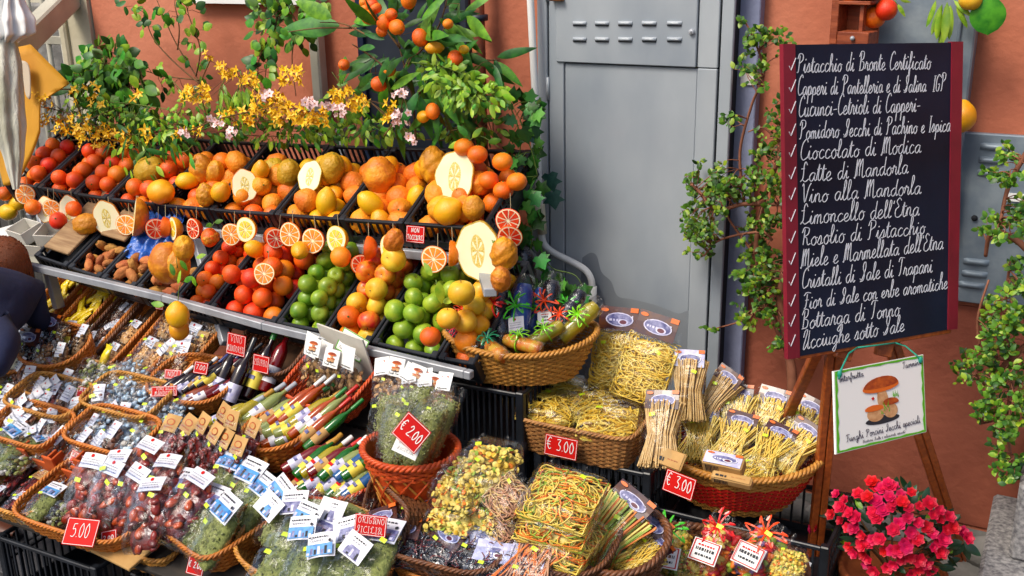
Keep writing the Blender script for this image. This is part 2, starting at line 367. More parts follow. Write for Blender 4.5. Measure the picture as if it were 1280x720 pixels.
m_red = mat('red_sign_card', 'd0150f', 'bf1010', 6, .6, spec=.2)
m_redp = mat('pinkish_red_card', 'd9453a', 'cc3a34', 6, .5)
m_signw = mat('sign_white', 'f2f2ee', rough=.5)
m_lime = mat('fluorescent_sticker', 'd6f01a', 'cdea10', 4, .4)
m_leaf = mat('leaf_green', '35701a', '589420', 30, .5, .001, 40, rv=.35, rh=.025, spec=.35)
m_leafd = mat('dark_leaf', '1e4a1b', '356e24', 30, .42, .001, 40, rv=.3, rh=.02, spec=.4)
m_leafl = mat('fresh_leaf', '6a9c1c', '98b82c', 30, .45, .001, 40, rv=.3, rh=.02)
m_ivy = mat('ivy_green', '2f7a2c', '4fa03c', 10, .4, rv=.35, rh=.03)
m_ivyd = mat('blue_green_ivy', '2d5c50', '3f6f62', 60, .45, rv=.2)
m_stem = mat('brown_twig', '5a4026', '7a5a34', 20, .8)
m_stemr = mat('red_brown_twig', '7a4a34', '9a6248', 20, .75)
m_stemg = mat('green_twig', '55702a', '6f8a34', 20, .6)
m_string = mat('green_cord', '1fa58c', '178a74', 30, .6)
m_twine = mat('pale_twine', 'a89a76', rough=.8)

# ------------------------------------------------------------ ground
b = MB(); b.box((-3, 10, -.06), (60, 60, .08), m_mortar); ground = struct('ground', b)
def slab(x0, x1, y0, y1, mt, zz=0.0, g=.006):
    b = MB(); b.box(((x0+x1)/2, (y0+y1)/2, -.01+zz), (x1-x0-2*g, y1-y0-2*g, .02), mt, bev=.004)
    part('paving_slab', b, ground)
y = -2.7
row = 0
while y < -.55:
    x = -5.6+(row % 2)*.22
    while x < -2.5:
        slab(x, x+.46, y, y+.3, m_slab, rnd.uniform(-.002, .002)); x += .46
    y += .3; row += 1
for i in range(5):
    for j in range(4): slab(-1.1+i*.36+(j % 2)*.12, -.74+i*.36+(j % 2)*.12, -1.3+j*.34, -.96+j*.34, m_stone, rnd.uniform(-.003, .003))
slab(-2.5, -1.1, -2.7, -.1, m_slab)

# ------------------------------------------------------------ the orange wall and what is fixed to it
WX0 = at(116, 20, Y=0).x
b = MB(); b.box(((WX0+3)/2, .15, 1.9), (3-WX0, .3, 3.8), m_wall); wall = struct('house_wall', b)
zl = at(1200, 374, Y=0).z
b = MB(); xa = at(900, 400, Y=0).x
b.box(((xa+3)/2, -.004, (zl-.02)/2+.06), (3-xa, .008, zl-.14), m_wall2)
def pf(u, v):
    X = xa+(3-xa)*u; z = v*.125
    return np.stack([X, -.035-.03*np.sin(X*9)*np.sin(X*23+1)*(1-v)-.01*(1-v), z-.005], 1)
part('lower_render', b, wall)
b = MB(); b.grid(pf, 60, 6, m_stone); part('stone_footing', b, wall)
g = random.Random(3)
for i in range(11):                    # loose footing stones along the wall base
    b = MB(); s_ = g.uniform(.06, .13)
    b.ell((0, 0, 0), (s_*1.2, s_*.5, s_*.55), m_stone, 12, 8, fn=lambda d, i=i: 1+.16*wob(d, 50+i, 2.2))
    part('footing_stone', b, wall, T(-.95+i*.13, -.07, .05))
# lintel strip at the top of the wall
p0, p1 = at(256, 3, Y=0), at(335, -3, Y=0)
b = MB(); b.box(((p0.x+p1.x)/2+.1, -.03, p0.z+.06), (p1.x-p0.x+.3, .06, .12), m_white)
tag(link('window_sill', b.mesh('window_sill')), 'white painted window sill jutting from the orange wall above the shelf', 'sill')
# pale post on the wall
a0, a1 = at(392, 0, Y=-.05), at(398, 118, Y=-.05)
b = MB(); b.box((a0.x, -.05, (a0.z+a1.z)/2+.1), (.055, .06, a0.z-a1.z+.6), m_marble, bev=.008)
tag(link('wall_conduit', b.mesh('wall_conduit')), 'wide pale vertical conduit on the orange wall behind the flowering branches', 'conduit')
# dark board behind the plants
a0 = at(452, 55, Y=-.06); a1 = at(575, 60, Y=-.06)
t = empty('dark_panel', T((a0.x+a1.x)/2, -.05, 1.62), 'dark blue framed panel on the wall hidden behind the kumquat branches', 'panel')
wq = a1.x-a0.x
b = MB(); b.box((0, 0, 0), (wq, .04, .95), m_dark, bev=.006); part('board', b, t)
b = MB(); b.box((-wq/2+.015, -.03, 0), (.03, .02, .95), m_navyp); b.box((wq/2-.015, -.03, 0), (.03, .02, .95), m_navyp); b.box((0, -.03, .46), (wq-.06, .02, .03), m_navyp); part('frame', b, t)
# rusty downpipe
a0 = at(597, 10, Y=-.09)
t = empty('rusty_pipe', T(a0.x, -.09, 1.9), 'rusty iron downpipe with dark collars beside the dark wall duct', 'pipe')
b = MB(); b.tube([(0, 0, -.9), (0, 0, .5)], .028, m_rust, 14); part('pipe', b, t)
zc = at(600, 22, Y=-.09).z-1.9
b = MB(); b.tube([(0, 0, zc-.012), (0, 0, zc+.012)], .042, m_dark, 14); part('collar', b, t)
a1 = at(578, 10, Y=-.05)
b = MB(); b.box((a1.x, -.04, 1.85), (.07, .06, 1.2), m_dark, bev=.01); tag(link('wall_duct', b.mesh('wall_duct')), 'narrow dark blue duct on the wall left of the rusty pipe', 'duct')

# ------------------------------------------------------------ grey cabinet
CY = -.14
def cx(px, py=200): return at(px, py, Y=CY).x
def cz(px, py): return at(px, py, Y=CY).z
xl, xr = cx(673, 60), cx(917, 60)
cab = empty('utility_cabinet', T((xl+xr)/2, CY, 0), 'tall grey painted metal utility cabinet with louvred top and lock', 'cabinet')
ox = (xl+xr)/2
b = MB(); b.box((0, .08, 1.35), (xr-xl-.01, .13, 2.7), m_seam); part('carcass', b, cab)
s1, s2 = cx(686.5, 90), cx(900, 60)
def panel(name, x0, x1, z0, z1, m=m_cab, y=0, th=.02, bev=.003):
    b = MB(); b.box(((x0+x1)/2-ox, y, (z0+z1)/2), (x1-x0, th, z1-z0), m, bev=bev); return part(name, b, cab)
panel('left_frame', xl, s1-.004, 0, 2.75); panel('right_frame', s2+.005, xr, 0, 2.75)
i1, i2 = cx(707, 200), cx(868, 200); zt = cz(780, 80)
panel('door_stile', s1+.004, i1-.003, 0, 2.75); panel('door_stile', i2+.002, s2-.004, 0, zt-.004); 
panel('door_panel', i1, i2, 0, zt-.006, y=.006)
v1, v2 = cx(697.5, 40), cx(873, 40)
panel('door_stile', v2+.003, s2-.004, zt-.001, 2.75, y=.001)
lv = panel('louvred_hatch', v1, v2, zt, 2.75, y=-.009)
for py_ in (29, 49):
    for px_ in (724.5, 752.5, 781.5, 811.5, 843):
        c_ = at(px_, py_, Y=CY-.02); bb = MB(); wv = .058
        bb.grid(lambda u, v: np.stack([(u-.5)*wv, -.012*np.sin(np.pi*np.clip(v, 0, 1))**.7*np.minimum(1, 6*np.minimum(u, 1-u)+.15), (v-.5)*.016], 1), 9, 7, m_cab)
        bb.box((0, -.001, -.0085), (wv*.94, .003, .004), m_seam)
        part('louvre', bb, lv, T(c_.x-ox, -.02, c_.z))
c_ = at(865, 40, Y=CY-.02); b = MB(); b.lathe([(.0001, .012), (.008, .012), (.011, .008), (.012, 0)], m_rail, 16); b.box((0, 0, .0125), (.002, .009, .001), m_seam)
part('lock', b, lv, T(c_.x-ox, -.019, c_.z)@RX(R(90)))
for zq in (2.1, 1.72, .95):
    b = MB(); b.tube([(0, 0, -.045), (0, 0, .045)], .007, m_cab, 10); part('hinge', b, cab, T(s1-ox, -.013, zq))
b = MB(); b.box((0, 0, 0), (.055, .03, .012), m_rust, bev=.003); part('catch', b, cab, T(v1+.01-ox, -.028, at(705, 1, Y=CY-.02).z+.006))
# shadow and grime low on the door, painted on as a duller patch
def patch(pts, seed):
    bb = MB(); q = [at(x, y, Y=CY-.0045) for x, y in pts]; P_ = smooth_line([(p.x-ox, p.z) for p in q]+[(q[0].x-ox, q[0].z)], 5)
    bb.add([(x, -.0045, z) for x, z in P_[:-1]], [list(range(len(P_)-1))], m_cabpatch, False); return part('shade_grime_patch', bb, cab)
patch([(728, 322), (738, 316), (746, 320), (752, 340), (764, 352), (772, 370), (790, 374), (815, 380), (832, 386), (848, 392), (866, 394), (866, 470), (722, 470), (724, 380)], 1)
#patch([(790, 332), (812, 322), (838, 336), (832, 360), (800, 366), (784, 352)], 2)
# pilaster right of it
xp0, xp1 = at(919, 60, Y=-.06).x, at(948, 60, Y=-.06).x
b = MB(); b.box(((xp0+xp1)/2, -.03, 1.4), (xp1-xp0, .06, 2.8), m_lilac, bev=.004); b.box(((xp0+xp1)/2+.01, -.064, at(930, 97, Y=-.06).z), (.05, .008, .05), m_white)
part('pilaster', b, wall)
# white conduit
def atl(l, Y): return [at(x, y, Y=Y) for x, y in l]
t = empty('conduit_pipe', I4, 'thin white conduit bending down the left edge of the grey cabinet', 'pipe')
b = MB(); b.tube(smooth_line([tuple(p) for p in atl([(660, -40), (663, 0), (667, 80), (671, 160), (673, 220), (675, 262), (677, 292)], -.2)], 3), .0145, m_white, 10); part('upper_tube', b, t)
b = MB(); b.tube(smooth_line([tuple(p) for p in atl([(677, 290), (680, 305), (692, 316), (716, 328), (732, 338), (739, 350), (740, 362), (740, 378)], -.2)], 4), .0145, m_white, 10); part('bent_tube', b, t)
m_ivory = mat('ivory_sleeve', 'ddd6b8', rough=.5)
b = MB(); b.tube(atl([(675, 255), (678, 292)], -.2), .02, m_ivory, 12); part('sleeve', b, t)
b = MB(); b.tube(atl([(740, 358), (739.5, 392)], -.2), .02, m_white, 12); part('sleeve', b, t)

# ------------------------------------------------------------ galvanised duct and plate at the right
d0, d1 = at(1062, 20, Y=-.1), at(1226, 20, Y=-.1)
wd = d1.x-d0.x; dt = empty('metal_duct', T((d0.x+d1.x)/2-.01, -.05, 0), 'blue grey galvanised sheet metal duct rising behind the chalkboard', 'duct')
b = MB(); b.box((0, 0, 2.0), (wd, .1, 1.5), m_galv, bev=.006); part('duct_body', b, dt)
b = MB(); b.box((-wd/2+.06, -.055, 2.0), (.012, .012, 1.5), m_galv, bev=.003); b.box((wd/2-.05, -.055, 2.0), (.012, .012, 1.5), m_galv, bev=.003); part('seam', b, dt)
e = [at(1212, 166, Y=-.04), at(1300, 172, Y=-.04), at(1300, 392, Y=-.04), at(1160, 372, Y=-.04)]
x0, x1, z1, z0 = e[3].x+.05, e[1].x+.25, e[0].z, e[3].z
pt = empty('metal_plate', T((x0+x1)/2, -.025, (z0+z1)/2), 'galvanised access plate with pressed vents on the wall right of the board', 'plate')
b = MB(); b.box((0, 0, 0), (x1-x0, .03, z1-z0), m_galv, bev=.004); part('sheet', b, pt)
for px_, py_ in ((1242, 184), (1240, 201), (1238, 217), (1220, 328), (1218, 343), (1214, 357)):
    c_ = at(px_, py_, Y=-.045); bb = MB()
    bb.grid(lambda u, v: np.stack([(u-.5)*.085, -.014*np.sin(np.pi*v)**.6*np.minimum(1, 6*np.minimum(u, 1-u)+.1), (v-.5)*.026], 1), 9, 7, m_galv)
    part('pressed_vent', bb, pt, T(c_.x-(x0+x1)/2, -.014, c_.z-(z0+z1)/2))
c_ = at(1218, 273, Y=-.045); b = MB(); b.lathe([(.0001, .008), (.009, .008), (.011, 0)], m_seam, 12); part('bolt', b, pt, T(c_.x-(x0+x1)/2, -.015, c_.z-(z0+z1)/2)@RX(R(90)))
c_ = at(1269, 247, Y=-.045); b = MB(); b.box((0, 0, 0), (.06, .004, .028), m_signw); part('sticker', b, pt, T(c_.x-(x0+x1)/2, -.018, c_.z-(z0+z1)/2))
# granite step at the right edge
b = MB(); s0 = at(1236, 610, Z=.30)
b.box((s0.x+.62, -.52, .14), (1.2, 1.02, .28), m_granite, bev=.012)
struct('granite_step', b)
b = MB(); b.box((s0.x+.70, -.25, .42), (1.2, .45, .28), m_granite, bev=.012); struct('granite_step', b)

# ------------------------------------------------------------ far left: gate, stair, parasol, yellow hanging
GY = 1.1
g0, g1 = at(93, 60, Y=.02), at(121, 40, Y=.02)
b = MB(); b.box((WX0-.11, .1, 1.5), (.2, .24, 3.2), m_cream); b.box((WX0-.2, -.02, 1.5), (.05, .05, 3.2), m_cream, bev=.01); part('door_jamb', b, wall)
b = MB(); b.box((-8.6, 3.2, 1.5), (9, .2, 5), m_cream)
struct('courtyard_wall', b)
gt = empty('iron_gate', T(-5.9, .5, 0), 'pale iron gate of thin vertical bars left of the orange wall', 'gate')
for i in range(14):
    b = MB(); b.tube([(0, 0, .1), (0, 0, 2.7)], .016, m_marble, 8); part('bar', b, gt, T(-.85+i*.13, 0, 0))
for z in (.3, 1.75, 2.6):
    b = MB(); b.box((0, 0, z), (1.9, .03, .05), m_marble, bev=.004); part('crossbar', b, gt)
b = MB(); b.box((0, .9, .95), (2.2, .1, 1.9), m_stone, bev=.02); b.M = 0
tag(link('low_wall', b.mesh('low_wall'), T(-6.0, .5, 0)), 'grey low stone wall seen through the iron gate', 'wall')
A = at(8, 74, D=5.0); B = at(112, -28, D=5.6)
b = MB(); dv = B-A; Mb = frame((A+B)/2, dv, (0, 0, 1)); b.box((0, 0, 0), (dv.length+.4, .115, .09), m_marble, bev=.01)
tag(link('slanting_beam', b.mesh('slanting_beam'), Mb), 'pale weathered diagonal beam crossing in front of the iron gate', 'beam')
m_yel = mat('yellow_painted_cloth', 'dba21c', 'c98a14', 3, .7, .003, 10)
m_pale = mat('pale_print', 'cfc0a8', rough=.8)
def cloth(name, outline, D, m, amp, seed, th=.012, k_=4):
    q = [at(x, y, D=D) for x, y in outline]; c = sum(q, Vector())/len(q)
    X = Vector(_r); U = Vector(_u); n = X.cross(U)
    bb = MB(); L2 = smooth_line([((p-c).dot(X), (p-c).dot(U)) for p in q]+[((q[0]-c).dot(X), (q[0]-c).dot(U))], k_)[:-1] if k_ > 1 else np.array([np.array(((q[i]-c).dot(X), (q[i]-c).dot(U)))*(1-f)+np.array(((q[(i+1) % len(q)]-c).dot(X), (q[(i+1) % len(q)]-c).dot(U)))*f for i in range(len(q)) for f in (0, .25, .5, .75)])
    k = len(L2); rings = 6; V = []
    for s_ in (1, -1):
        for i in range(rings+1):
            f = i/rings
            for x, y in L2: V.append((x*f, y*f, 0))
    V = np.array(V); V[:, 2] = amp*wob(V*np.array([14, 3, 1]), seed); V[:len(V)//2, 2] += th/2; V[len(V)//2:, 2] -= th/2
    F = []; h = len(V)//2
    for s_ in range(2):
        for i in range(rings):
            for j in range(k):
                a = s_*h+i*k; F.append((a+j, a+(j+1) % k, a+k+(j+1) % k, a+k+j))
    for j in range(k): F.append((rings*k+j, rings*k+(j+1) % k, h+rings*k+(j+1) % k, h+rings*k+j))
    bb.add(V, np.array(F), m)
    return bb, frame(c, X, U)
bb, Mq = cloth('hanging', [(37, 55), (62, 80), (86, 104), (68, 116), (50, 128), (50, 165), (36, 200), (22, 224), (8, 190), (8, 62)], 4.9, m_yel, .012, 5, k_=1)
t = empty('yellow_hanging', Mq, 'yellow painted cloth hanging below the diagonal beam at left', 'cloth'); part('cloth', bb, t)
bb, Mq2 = cloth('figure', [(18, 78), (30, 76), (37, 86), (38, 122), (32, 118), (28, 98), (18, 92)], 4.86, m_pale, .002, 6, .004)
o = part('painted_shape', bb, t, Mq.inverted()@Mq2)
m_canvas = mat('off_white_canvas', 'd8d6c8', '9c9a84', 4, .9, .006, 30, stretch=(3, 3, .5), detail=8)
t = empty('closed_parasol', at(10, 140, D=4.5).to_4d().to_3d() and T(at(10, 140, D=4.5)), 'folded off-white parasol with gathered white top at the left edge', 'parasol')
c0 = at(10, 140, D=4.5); pp = [at(x, y, D=4.5)-c0 for x, y in [(4, 48), (6, 80), (8, 120), (12, 160), (18, 200), (20, 236)]]
def gath(u, v, pts=None, rad=None, k=7, am=.13, sd=1):
    P_ = np.array([tuple(p) for p in pts]); x = v*(len(P_)-1); c = np.stack([np.interp(x, range(len(P_)), P_[:, i]) for i in range(3)], 1)
    r_ = np.interp(x, range(len(rad)), rad)*(1+am*np.sin(u*2*math.pi*k+3*v)+0.09*wob(np.stack([u*9, v*9, u*0], 1), sd))
    a = u*2*math.pi; return c+r_[:, None]*np.stack([np.cos(a), np.sin(a), 0*a], 1)
b = MB(); b.grid(lambda u, v: gath(u, v, pp, [.05, .06, .062, .058, .035, .012]), 91, 30, m_canvas, cu=True); part('canopy', b, t)
b = MB(); tp = [at(x, y, D=4.5)-c0 for x, y in [(10, -20), (8, 6), (10, 24), (14, 42), (9, 54)]]
b.grid(lambda u, v: gath(u, v, tp, [.03, .06, .085, .08, .03], 9, .3, 4), 91, 26, m_white, cu=True); part('gathered_top', b, t)
b = MB(); b.tube([at(0, -20, D=4.6)-c0, at(6, 60, D=4.6)-c0], .02, m_rail, 8); part('pole', b, t)
m_teal = mat('teal_band', '1c6b66', rough=.6)
bb, Mq = cloth('pennant', [(0, 172), (8, 178), (14, 196), (16, 226), (8, 232), (4, 226), (-3, 190)], 4.7, m_yel, .008, 9)
t = empty('pennant', Mq, 'orange and red pennant hanging under the folded parasol', 'pennant'); part('cloth', bb, t)
b = MB(); b.tube(smooth_line([tuple(at(x, y, D=4.66)) for x, y in [(-6, 170), (4, 172), (14, 178), (20, 190)]], 3), .006, m_teal, 6, M=Mq.inverted()); part('hem_band', b, t)
# white stand with produce behind the left end of the shelf
tb = empty('white_stand', T(at(20, 300, D=5.6)), 'white slatted stand beside the left end of the fruit shelf', 'stand')
Mx = RZ(0); b = MB(); b.box((0, 0, 0), (.5, .4, .03), m_white, bev=.005); part('top', b, tb)
for i in range(4): b = MB(); b.box((-.18+i*.12, -.19, -.16), (.03, .02, .28), m_white, bev=.003); part('slat', b, tb)
for sx in (-.22, .22):
    for sy in (-.17, .17): b = MB(); b.box((sx, sy, -.4), (.03, .03, .8), m_white); part('leg', b, tb)
# ------------------------------------------------------------ fruit
m_or = mat('orange_peel', 'ee6408', 'f98414', 12, .46, .0016, 300, coat=.06, rv=.14, rh=.014, sub=.05)
m_blood = mat('blood_orange_peel', 'e53c0a', 'f4660e', 12, .46, .0016, 300, coat=.06, rv=.16, rh=.012)
m_lem = mat('lemon_peel', 'f2bc10', 'f6a412', 8, .4, .0014, 300, coat=.15, rv=.1, rh=.012)
m_cit = mat('citron_peel', 'd98a14', 'eea31c', 14, .5, .004, 70, rv=.12, rh=.015, c='c9781a')
m_citg = mat('greenish_citron_peel', 'b5941e', 'd0a21e', 12, .5, .006, 55, rv=.12, rh=.015)
m_apg = mat('green_apple_skin', '64901c', '98b02c', 22, .4, .0003, 60, coat=.08, rv=.15, rh=.015)
m_apr = mat('red_apple_skin', 'd8321a', 'ee8a24', 14, .4, .0003, 60, coat=.08, rv=.15, rh=.02, stretch=(3, 3, 1))
m_qui = mat('yellow_quince_skin', 'e6a214', 'f0c434', 26, .5, .0006, 60, coat=.1, rv=.12, rh=.012)
m_root = mat('brown_tuber_skin', 'a8642c', 'c08440', 16, .8, .004, 60, rv=.2, rh=.02)
m_pith = mat('white_pith', 'f0e8b8', 'f4eeca', 10, .6, sub=.05)
m_pulp = mat('orange_pulp', 'f27a0a', 'fb9a1e', 60, .22, .001, 200, coat=.4, stretch=(1, 1, 1))
m_pulpr = mat('blood_pulp', 'c81c10', 'e8480e', 40, .22, .001, 200, coat=.4)
m_pulpy = mat('lemon_pulp', 'ecc22a', 'f4da50', 60, .25, .001, 200, coat=.35)
m_pulpc = mat('citron_heart', 'cfae3a', 'e9d98a', 220, .4, .002, 150)
m_calyx = mat('calyx_green', '4a6a1c', rough=.7)
def fruit(name, r, m, asp=1.0, bump=.02, f=2.0, seed=1, nip=0, dimple=0, neck=0, nu=18, nv=12):
    b = MB()
    def fn(d):
        k = 1+bump*wob(d, seed, f)
        if nip: k = k+nip*np.clip(np.abs(d[:, 2])-.86, 0, 1)*4*(d[:, 2] > 0)+nip*.6*np.clip(-d[:, 2]-.88, 0, 1)*4
        if dimple: k = k-dimple*np.exp(-((1-d[:, 2])/.07))-dimple*.6*np.exp(-((1+d[:, 2])/.06))
        if neck: k = k*(1-neck*np.clip(d[:, 2], 0, 1))
        return k
    b.ell((0, 0, 0), (r, r, r*asp), m, nu, nv, fn=fn)
    z = r*asp*(1-dimple*.95)*(1-neck)
    if dimple: b.tube([(0, 0, z-.004), (.002, 0, z+.009)], .0012, m_stem, 4)
    else: b.lathe([(.0035, z-.001), (.003, z+.0018), (.0001, z+.002)], m_calyx, 6)
    return b.mesh(name)
F = {
 'orange': [fruit('orange', .037, m_or, .96, .015, 2, s) for s in (1, 2)],
 'blood': [fruit('blood_orange', .036, m_blood, .97, .015, 2, s) for s in (3, 4)],
 'lemon': [fruit('lemon', .033, m_lem, 1.22, .02, 2.5, s, nip=.25) for s in (5, 6)],
 'citron': [fruit('citron', .056, m_cit, 1.25, .07, 5, s, nip=.12, nu=38, nv=28) for s in (7, 8)],
 'bigcitron': [fruit('large_citron', .066, m_cit, 1.38, .06, 4, 9, neck=.28, nu=44, nv=32)],
 'gcitron': [fruit('green_citron', .056, m_citg, 1.18, .07, 6, 10, nip=.1, nu=26, nv=18)],
 'gapple': [fruit('green_apple', .037, m_apg, .9, .02, 1.6, s, dimple=.3) for s in (11, 12)],
 'rapple': [fruit('red_apple', .037, m_apr, .9, .02, 1.6, s, dimple=.3) for s in (13,)],
 'quince': [fruit('yellow_apple', .038, m_qui, .95, .03, 1.8, s, dimple=.2) for s in (14, 15)],
 'cedro': [fruit('yellow_citron', .055, m_lem, 1.1, .03, 2.5, s, nip=.2, nu=26, nv=18) for s in (16,)],
 'rough': [fruit('rough_orange', .041, mat('rough_orange_peel', 'e07a12', 'f39a1e', 16, .55, .004, 110, rv=.14, rh=.016), 1.12, .07, 4, s, nip=.1, nu=24, nv=16) for s in (21, 22, 23)],
 'gpear': [fruit('green_pear', .036, m_apg, 1.2, .03, 1.8, s, neck=.3, nu=20, nv=14) for s in (26, 27)],
 'oval': [fruit('oval_citrus', .037, m_lem, 1.32, .05, 3, s, nip=.15, nu=22, nv=16) for s in (24, 25)],
 'mandarin': [fruit('mandarin', .038, m_or, .86, .02, 2, 17)],
 'tuber': [fruit('ginger_root', .03, m_root, 1.9, .16, 3.2, s, nu=16, nv=12) for s in (18, 19, 20)],
}
def rot(g=rnd): return Euler((g.uniform(0, 6.28), g.uniform(0, 6.28), g.uniform(0, 6.28))).to_matrix().to_4x4()
def put_fruit(kind, p, label, cat, group=None, s=1.0, Mr=None):
    me = rnd.choice(F[kind]); return tag(link(me.name.split('.')[0], me, T(Vector(p))@(Mr if Mr is not None else rot())@SC(s)), label, cat, group)
def half_citrus(name, r, asp, peel, pulp, nseg=10, pith=.14, heart=None, citron=False, seed=1):
    b = MB()           # cut face looks along +z; the round back is below
    a = np.linspace(0, 2*math.pi, 33)[:-1]
    out = lambda t: np.array([math.cos(t)*r, math.sin(t)*r*asp])*(1+.03*math.sin(3*t+seed)+(.03*math.sin(7*t+seed) if citron else 0))
    def back(u, v):
        t = u*2*math.pi; o = np.array([out(q) for q in t]); k = np.cos(v*math.pi/2)
        return np.stack([o[:, 0]*k, o[:, 1]*k, -r*.92*np.sin(v*math.pi/2)], 1)
    b.grid(back, 33, 9, peel, cu=True)
    ring = np.array([[*out(t), 0] for t in a]); inn = ring*(1-.05); inn[:, 2] = .0006
    f = np.array([(i, (i+1) % 32, 32+(i+1) % 32, 32+i) for i in range(32)])
    b.add(np.vstack([ring, inn]), f, peel); b.add(inn+np.array([0, 0, .0001]), [list(range(32))], m_pith, False)
    face = b; segs = []
    if citron:
        bb = MB(); hr = .42
        bb.grid(lambda u, v: np.stack([np.cos(u*6.283)*r*hr*.75*(1-v)*(1+.05*np.sin(u*6.283*3+1)), np.sin(u*6.283)*r*hr*1.3*asp*(1-v)*(1+.04*np.sin(u*6.283*4)), .001+.0006*np.sin(u*6.283*7)*(v > .2)], 1), 46, 5, m_pulpc, cu=True)
        segs.append(kit('pulp', bb.mesh('pulp')))
    else:
        bb = MB()
        for k in range(nseg):
            t0 = 2*math.pi*k/nseg+.06; t1 = 2*math.pi*(k+1)/nseg-.06; ps = []
            q = (1-pith)
            for t in np.linspace(t0, t1, 5): ps.append((*out(t)*q, .0022))
            c = out((t0+t1)/2)*.12
            base = [(x, y, .0007) for x, y, _ in ps]+[(c[0], c[1], .0007)]
            top = [(x*.97+c[0]*.03, y*.97+c[1]*.03, .0022) for x, y, _ in ps]+[(c[0], c[1], .0022)]
            n = len(top); bb.add(base+top, [list(range(n, 2*n))]+[[i, (i+1) % n, n+(i+1) % n, n+i] for i in range(n)], pulp, False)
        segs.append(kit('pulp', bb.mesh('pulp')))
    return kit(name, b.mesh(name), I4, segs)
K_ho = half_citrus('halved_orange', .037, 1.0, m_or, m_pulp)
K_hb = half_citrus('halved_blood_orange', .036, 1.0, m_blood, m_pulpr)
K_hl = half_citrus('halved_lemon', .038, 1.08, m_lem, m_pulpy, 9, .3)
K_hc = half_citrus('halved_citron', .047, 1.3, m_cit, None, citron=True, seed=2)
K_hC = half_citrus('halved_citron', .075, 1.28, m_citg, None, citron=True, seed=5)

# ------------------------------------------------------------ crates
def crate_mesh(w, d, h, m=m_black, nf=None, slant=.3):
    b = MB(); t = .008
    nf = nf or max(4, int(w/.034))
    b.box((0, 0, t/2), (w, d, t), m)
    for sx in (-1, 1):
        for sy in (-1, 1): b.box((sx*(w/2-.014), sy*(d/2-.014), h/2), (.03, .03, h+.006), m, bev=.004)
    for sy in (-1, 1):
        b.box((0, sy*(d/2-.006), h-.008), (w-.05, .014, .016), m, bev=.003); b.box((0, sy*(d/2-.007), .02), (w-.05, .01, .028), m)
        for i in range(nf):
            x = -w/2+.03+(w-.06)*(i+.5)/nf
            b.add([(x-.004, sy*(d/2-.004), .03), (x+.004, sy*(d/2-.004), .03), (x+.004+slant*.02, sy*(d/2-.004), h-.014), (x-.004+slant*.02, sy*(d/2-.004), h-.014),
                   (x-.004, sy*(d/2-.011), .03), (x+.004, sy*(d/2-.011), .03), (x+.004+slant*.02, sy*(d/2-.011), h-.014), (x-.004+slant*.02, sy*(d/2-.011), h-.014)],
                  np.array([(0, 1, 2, 3), (7, 6, 5, 4), (1, 5, 6, 2), (0, 3, 7, 4)]), m, False)
    nd = max(4, int(d/.04))
    for sx in (-1, 1):
        b.box((sx*(w/2-.006), 0, h-.008), (.014, d-.05, .016), m, bev=.003); b.box((sx*(w/2-.007), 0, .035), (.009, d-.05, .058), m)
        b.box((sx*(w/2-.007), 0, h*.62), (.008, d-.05, .008), m)
        for i in range(nd): b.box((sx*(w/2-.007), -d/2+.03+(d-.06)*(i+.5)/nd, h/2+.02), (.008, .009, h-.06), m)
    return b.mesh('slatted_tray')
SH = empty('fruit_shelf', T(-3.1, -.7, 0), 'grey steel two tier display rack carrying the crates of citrus', 'display rack')
def srail(a, c, w_=.03, h_=.035, name='rail', m=m_rail):
    a, c = Vector(a), Vector(c); b = MB(); d = c-a
    b.box((0, 0, 0), (d.length, w_, h_), m, bev=.003); part(name, b, SH, T(3.1, .7, 0)@frame((a+c)/2, d, (0, 1, 0) if abs(d.y) < abs(d.z)+abs(d.x) else (1, 0, 0)))
UY, LY = -.80, -1.06
TU, TL = R(27), R(30)
def lipU(X):    # the crates' top lip, upper tier
    pts = [(15, 229), (100, 243), (140, 249), (200, 256), (265, 262), (345, 268), (424, 274), (505, 279), (612, 286)]
    q = [at(x, y, Y=UY) for x, y in pts]; return float(np.interp(X, [p.x for p in q], [p.z for p in q]))
def lipL(X):
    pts = [(38, 322), (115, 348), (205, 374), (250, 386), (335, 405), (395, 417), (455, 430), (540, 450), (585, 458)]
    q = [at(x, y-4, Y=LY) for x, y in pts]; return float(np.interp(X, [p.x for p in q], [p.z for p in q]))
crates = []
def crate_row(bounds, Y, lip, tilt, h, d, words, m=m_black, tier=''):
    for k in range(len(bounds)-1):
        x0, x1 = at(bounds[k], 300, Y=Y).x, at(bounds[k+1], 300, Y=Y).x
        w_ = x1-x0-.006; xc = (x0+x1)/2
        z = lip(xc)
        yaw = math.atan2(lip(x1)-lip(x0), x1-x0)
        M_ = T(xc, Y, z)@RY(-yaw)@RX(tilt)@T(0, d/2, -h)
        c = link('plastic_crate', crate_mesh(w_, d, h, words[k][1] if len(words[k]) > 1 else m), M_)
        tag(c, words[k][0], 'crate', 'slatted crates on the '+tier+' tier of the rack')
        crates.append((M_, w_, d, h))
    return crates[-(len(bounds)-1):]
CU = crate_row([15, 57, 100, 140, 200, 265, 345, 424, 505, 605], UY, lipU, TU, .12, .46, [
 ['leftmost black crate of blood oranges on the upper tier'], ['second crate of blood oranges from the left end of the upper tier'],
 ['crate of blood oranges beneath the yellow blossom'], ['crate of oranges beneath the hanging green leaves'],
 ['black crate with a big yellow citron at its front corner'], ['black crate of oranges topped with green yellow citrons'],
 ['black crate of citrus with a pale cut citron on top'], ['black crate holding one large pear shaped citron'],
 ['rightmost black crate of the upper tier below the hanging mandarins']], tier='upper')
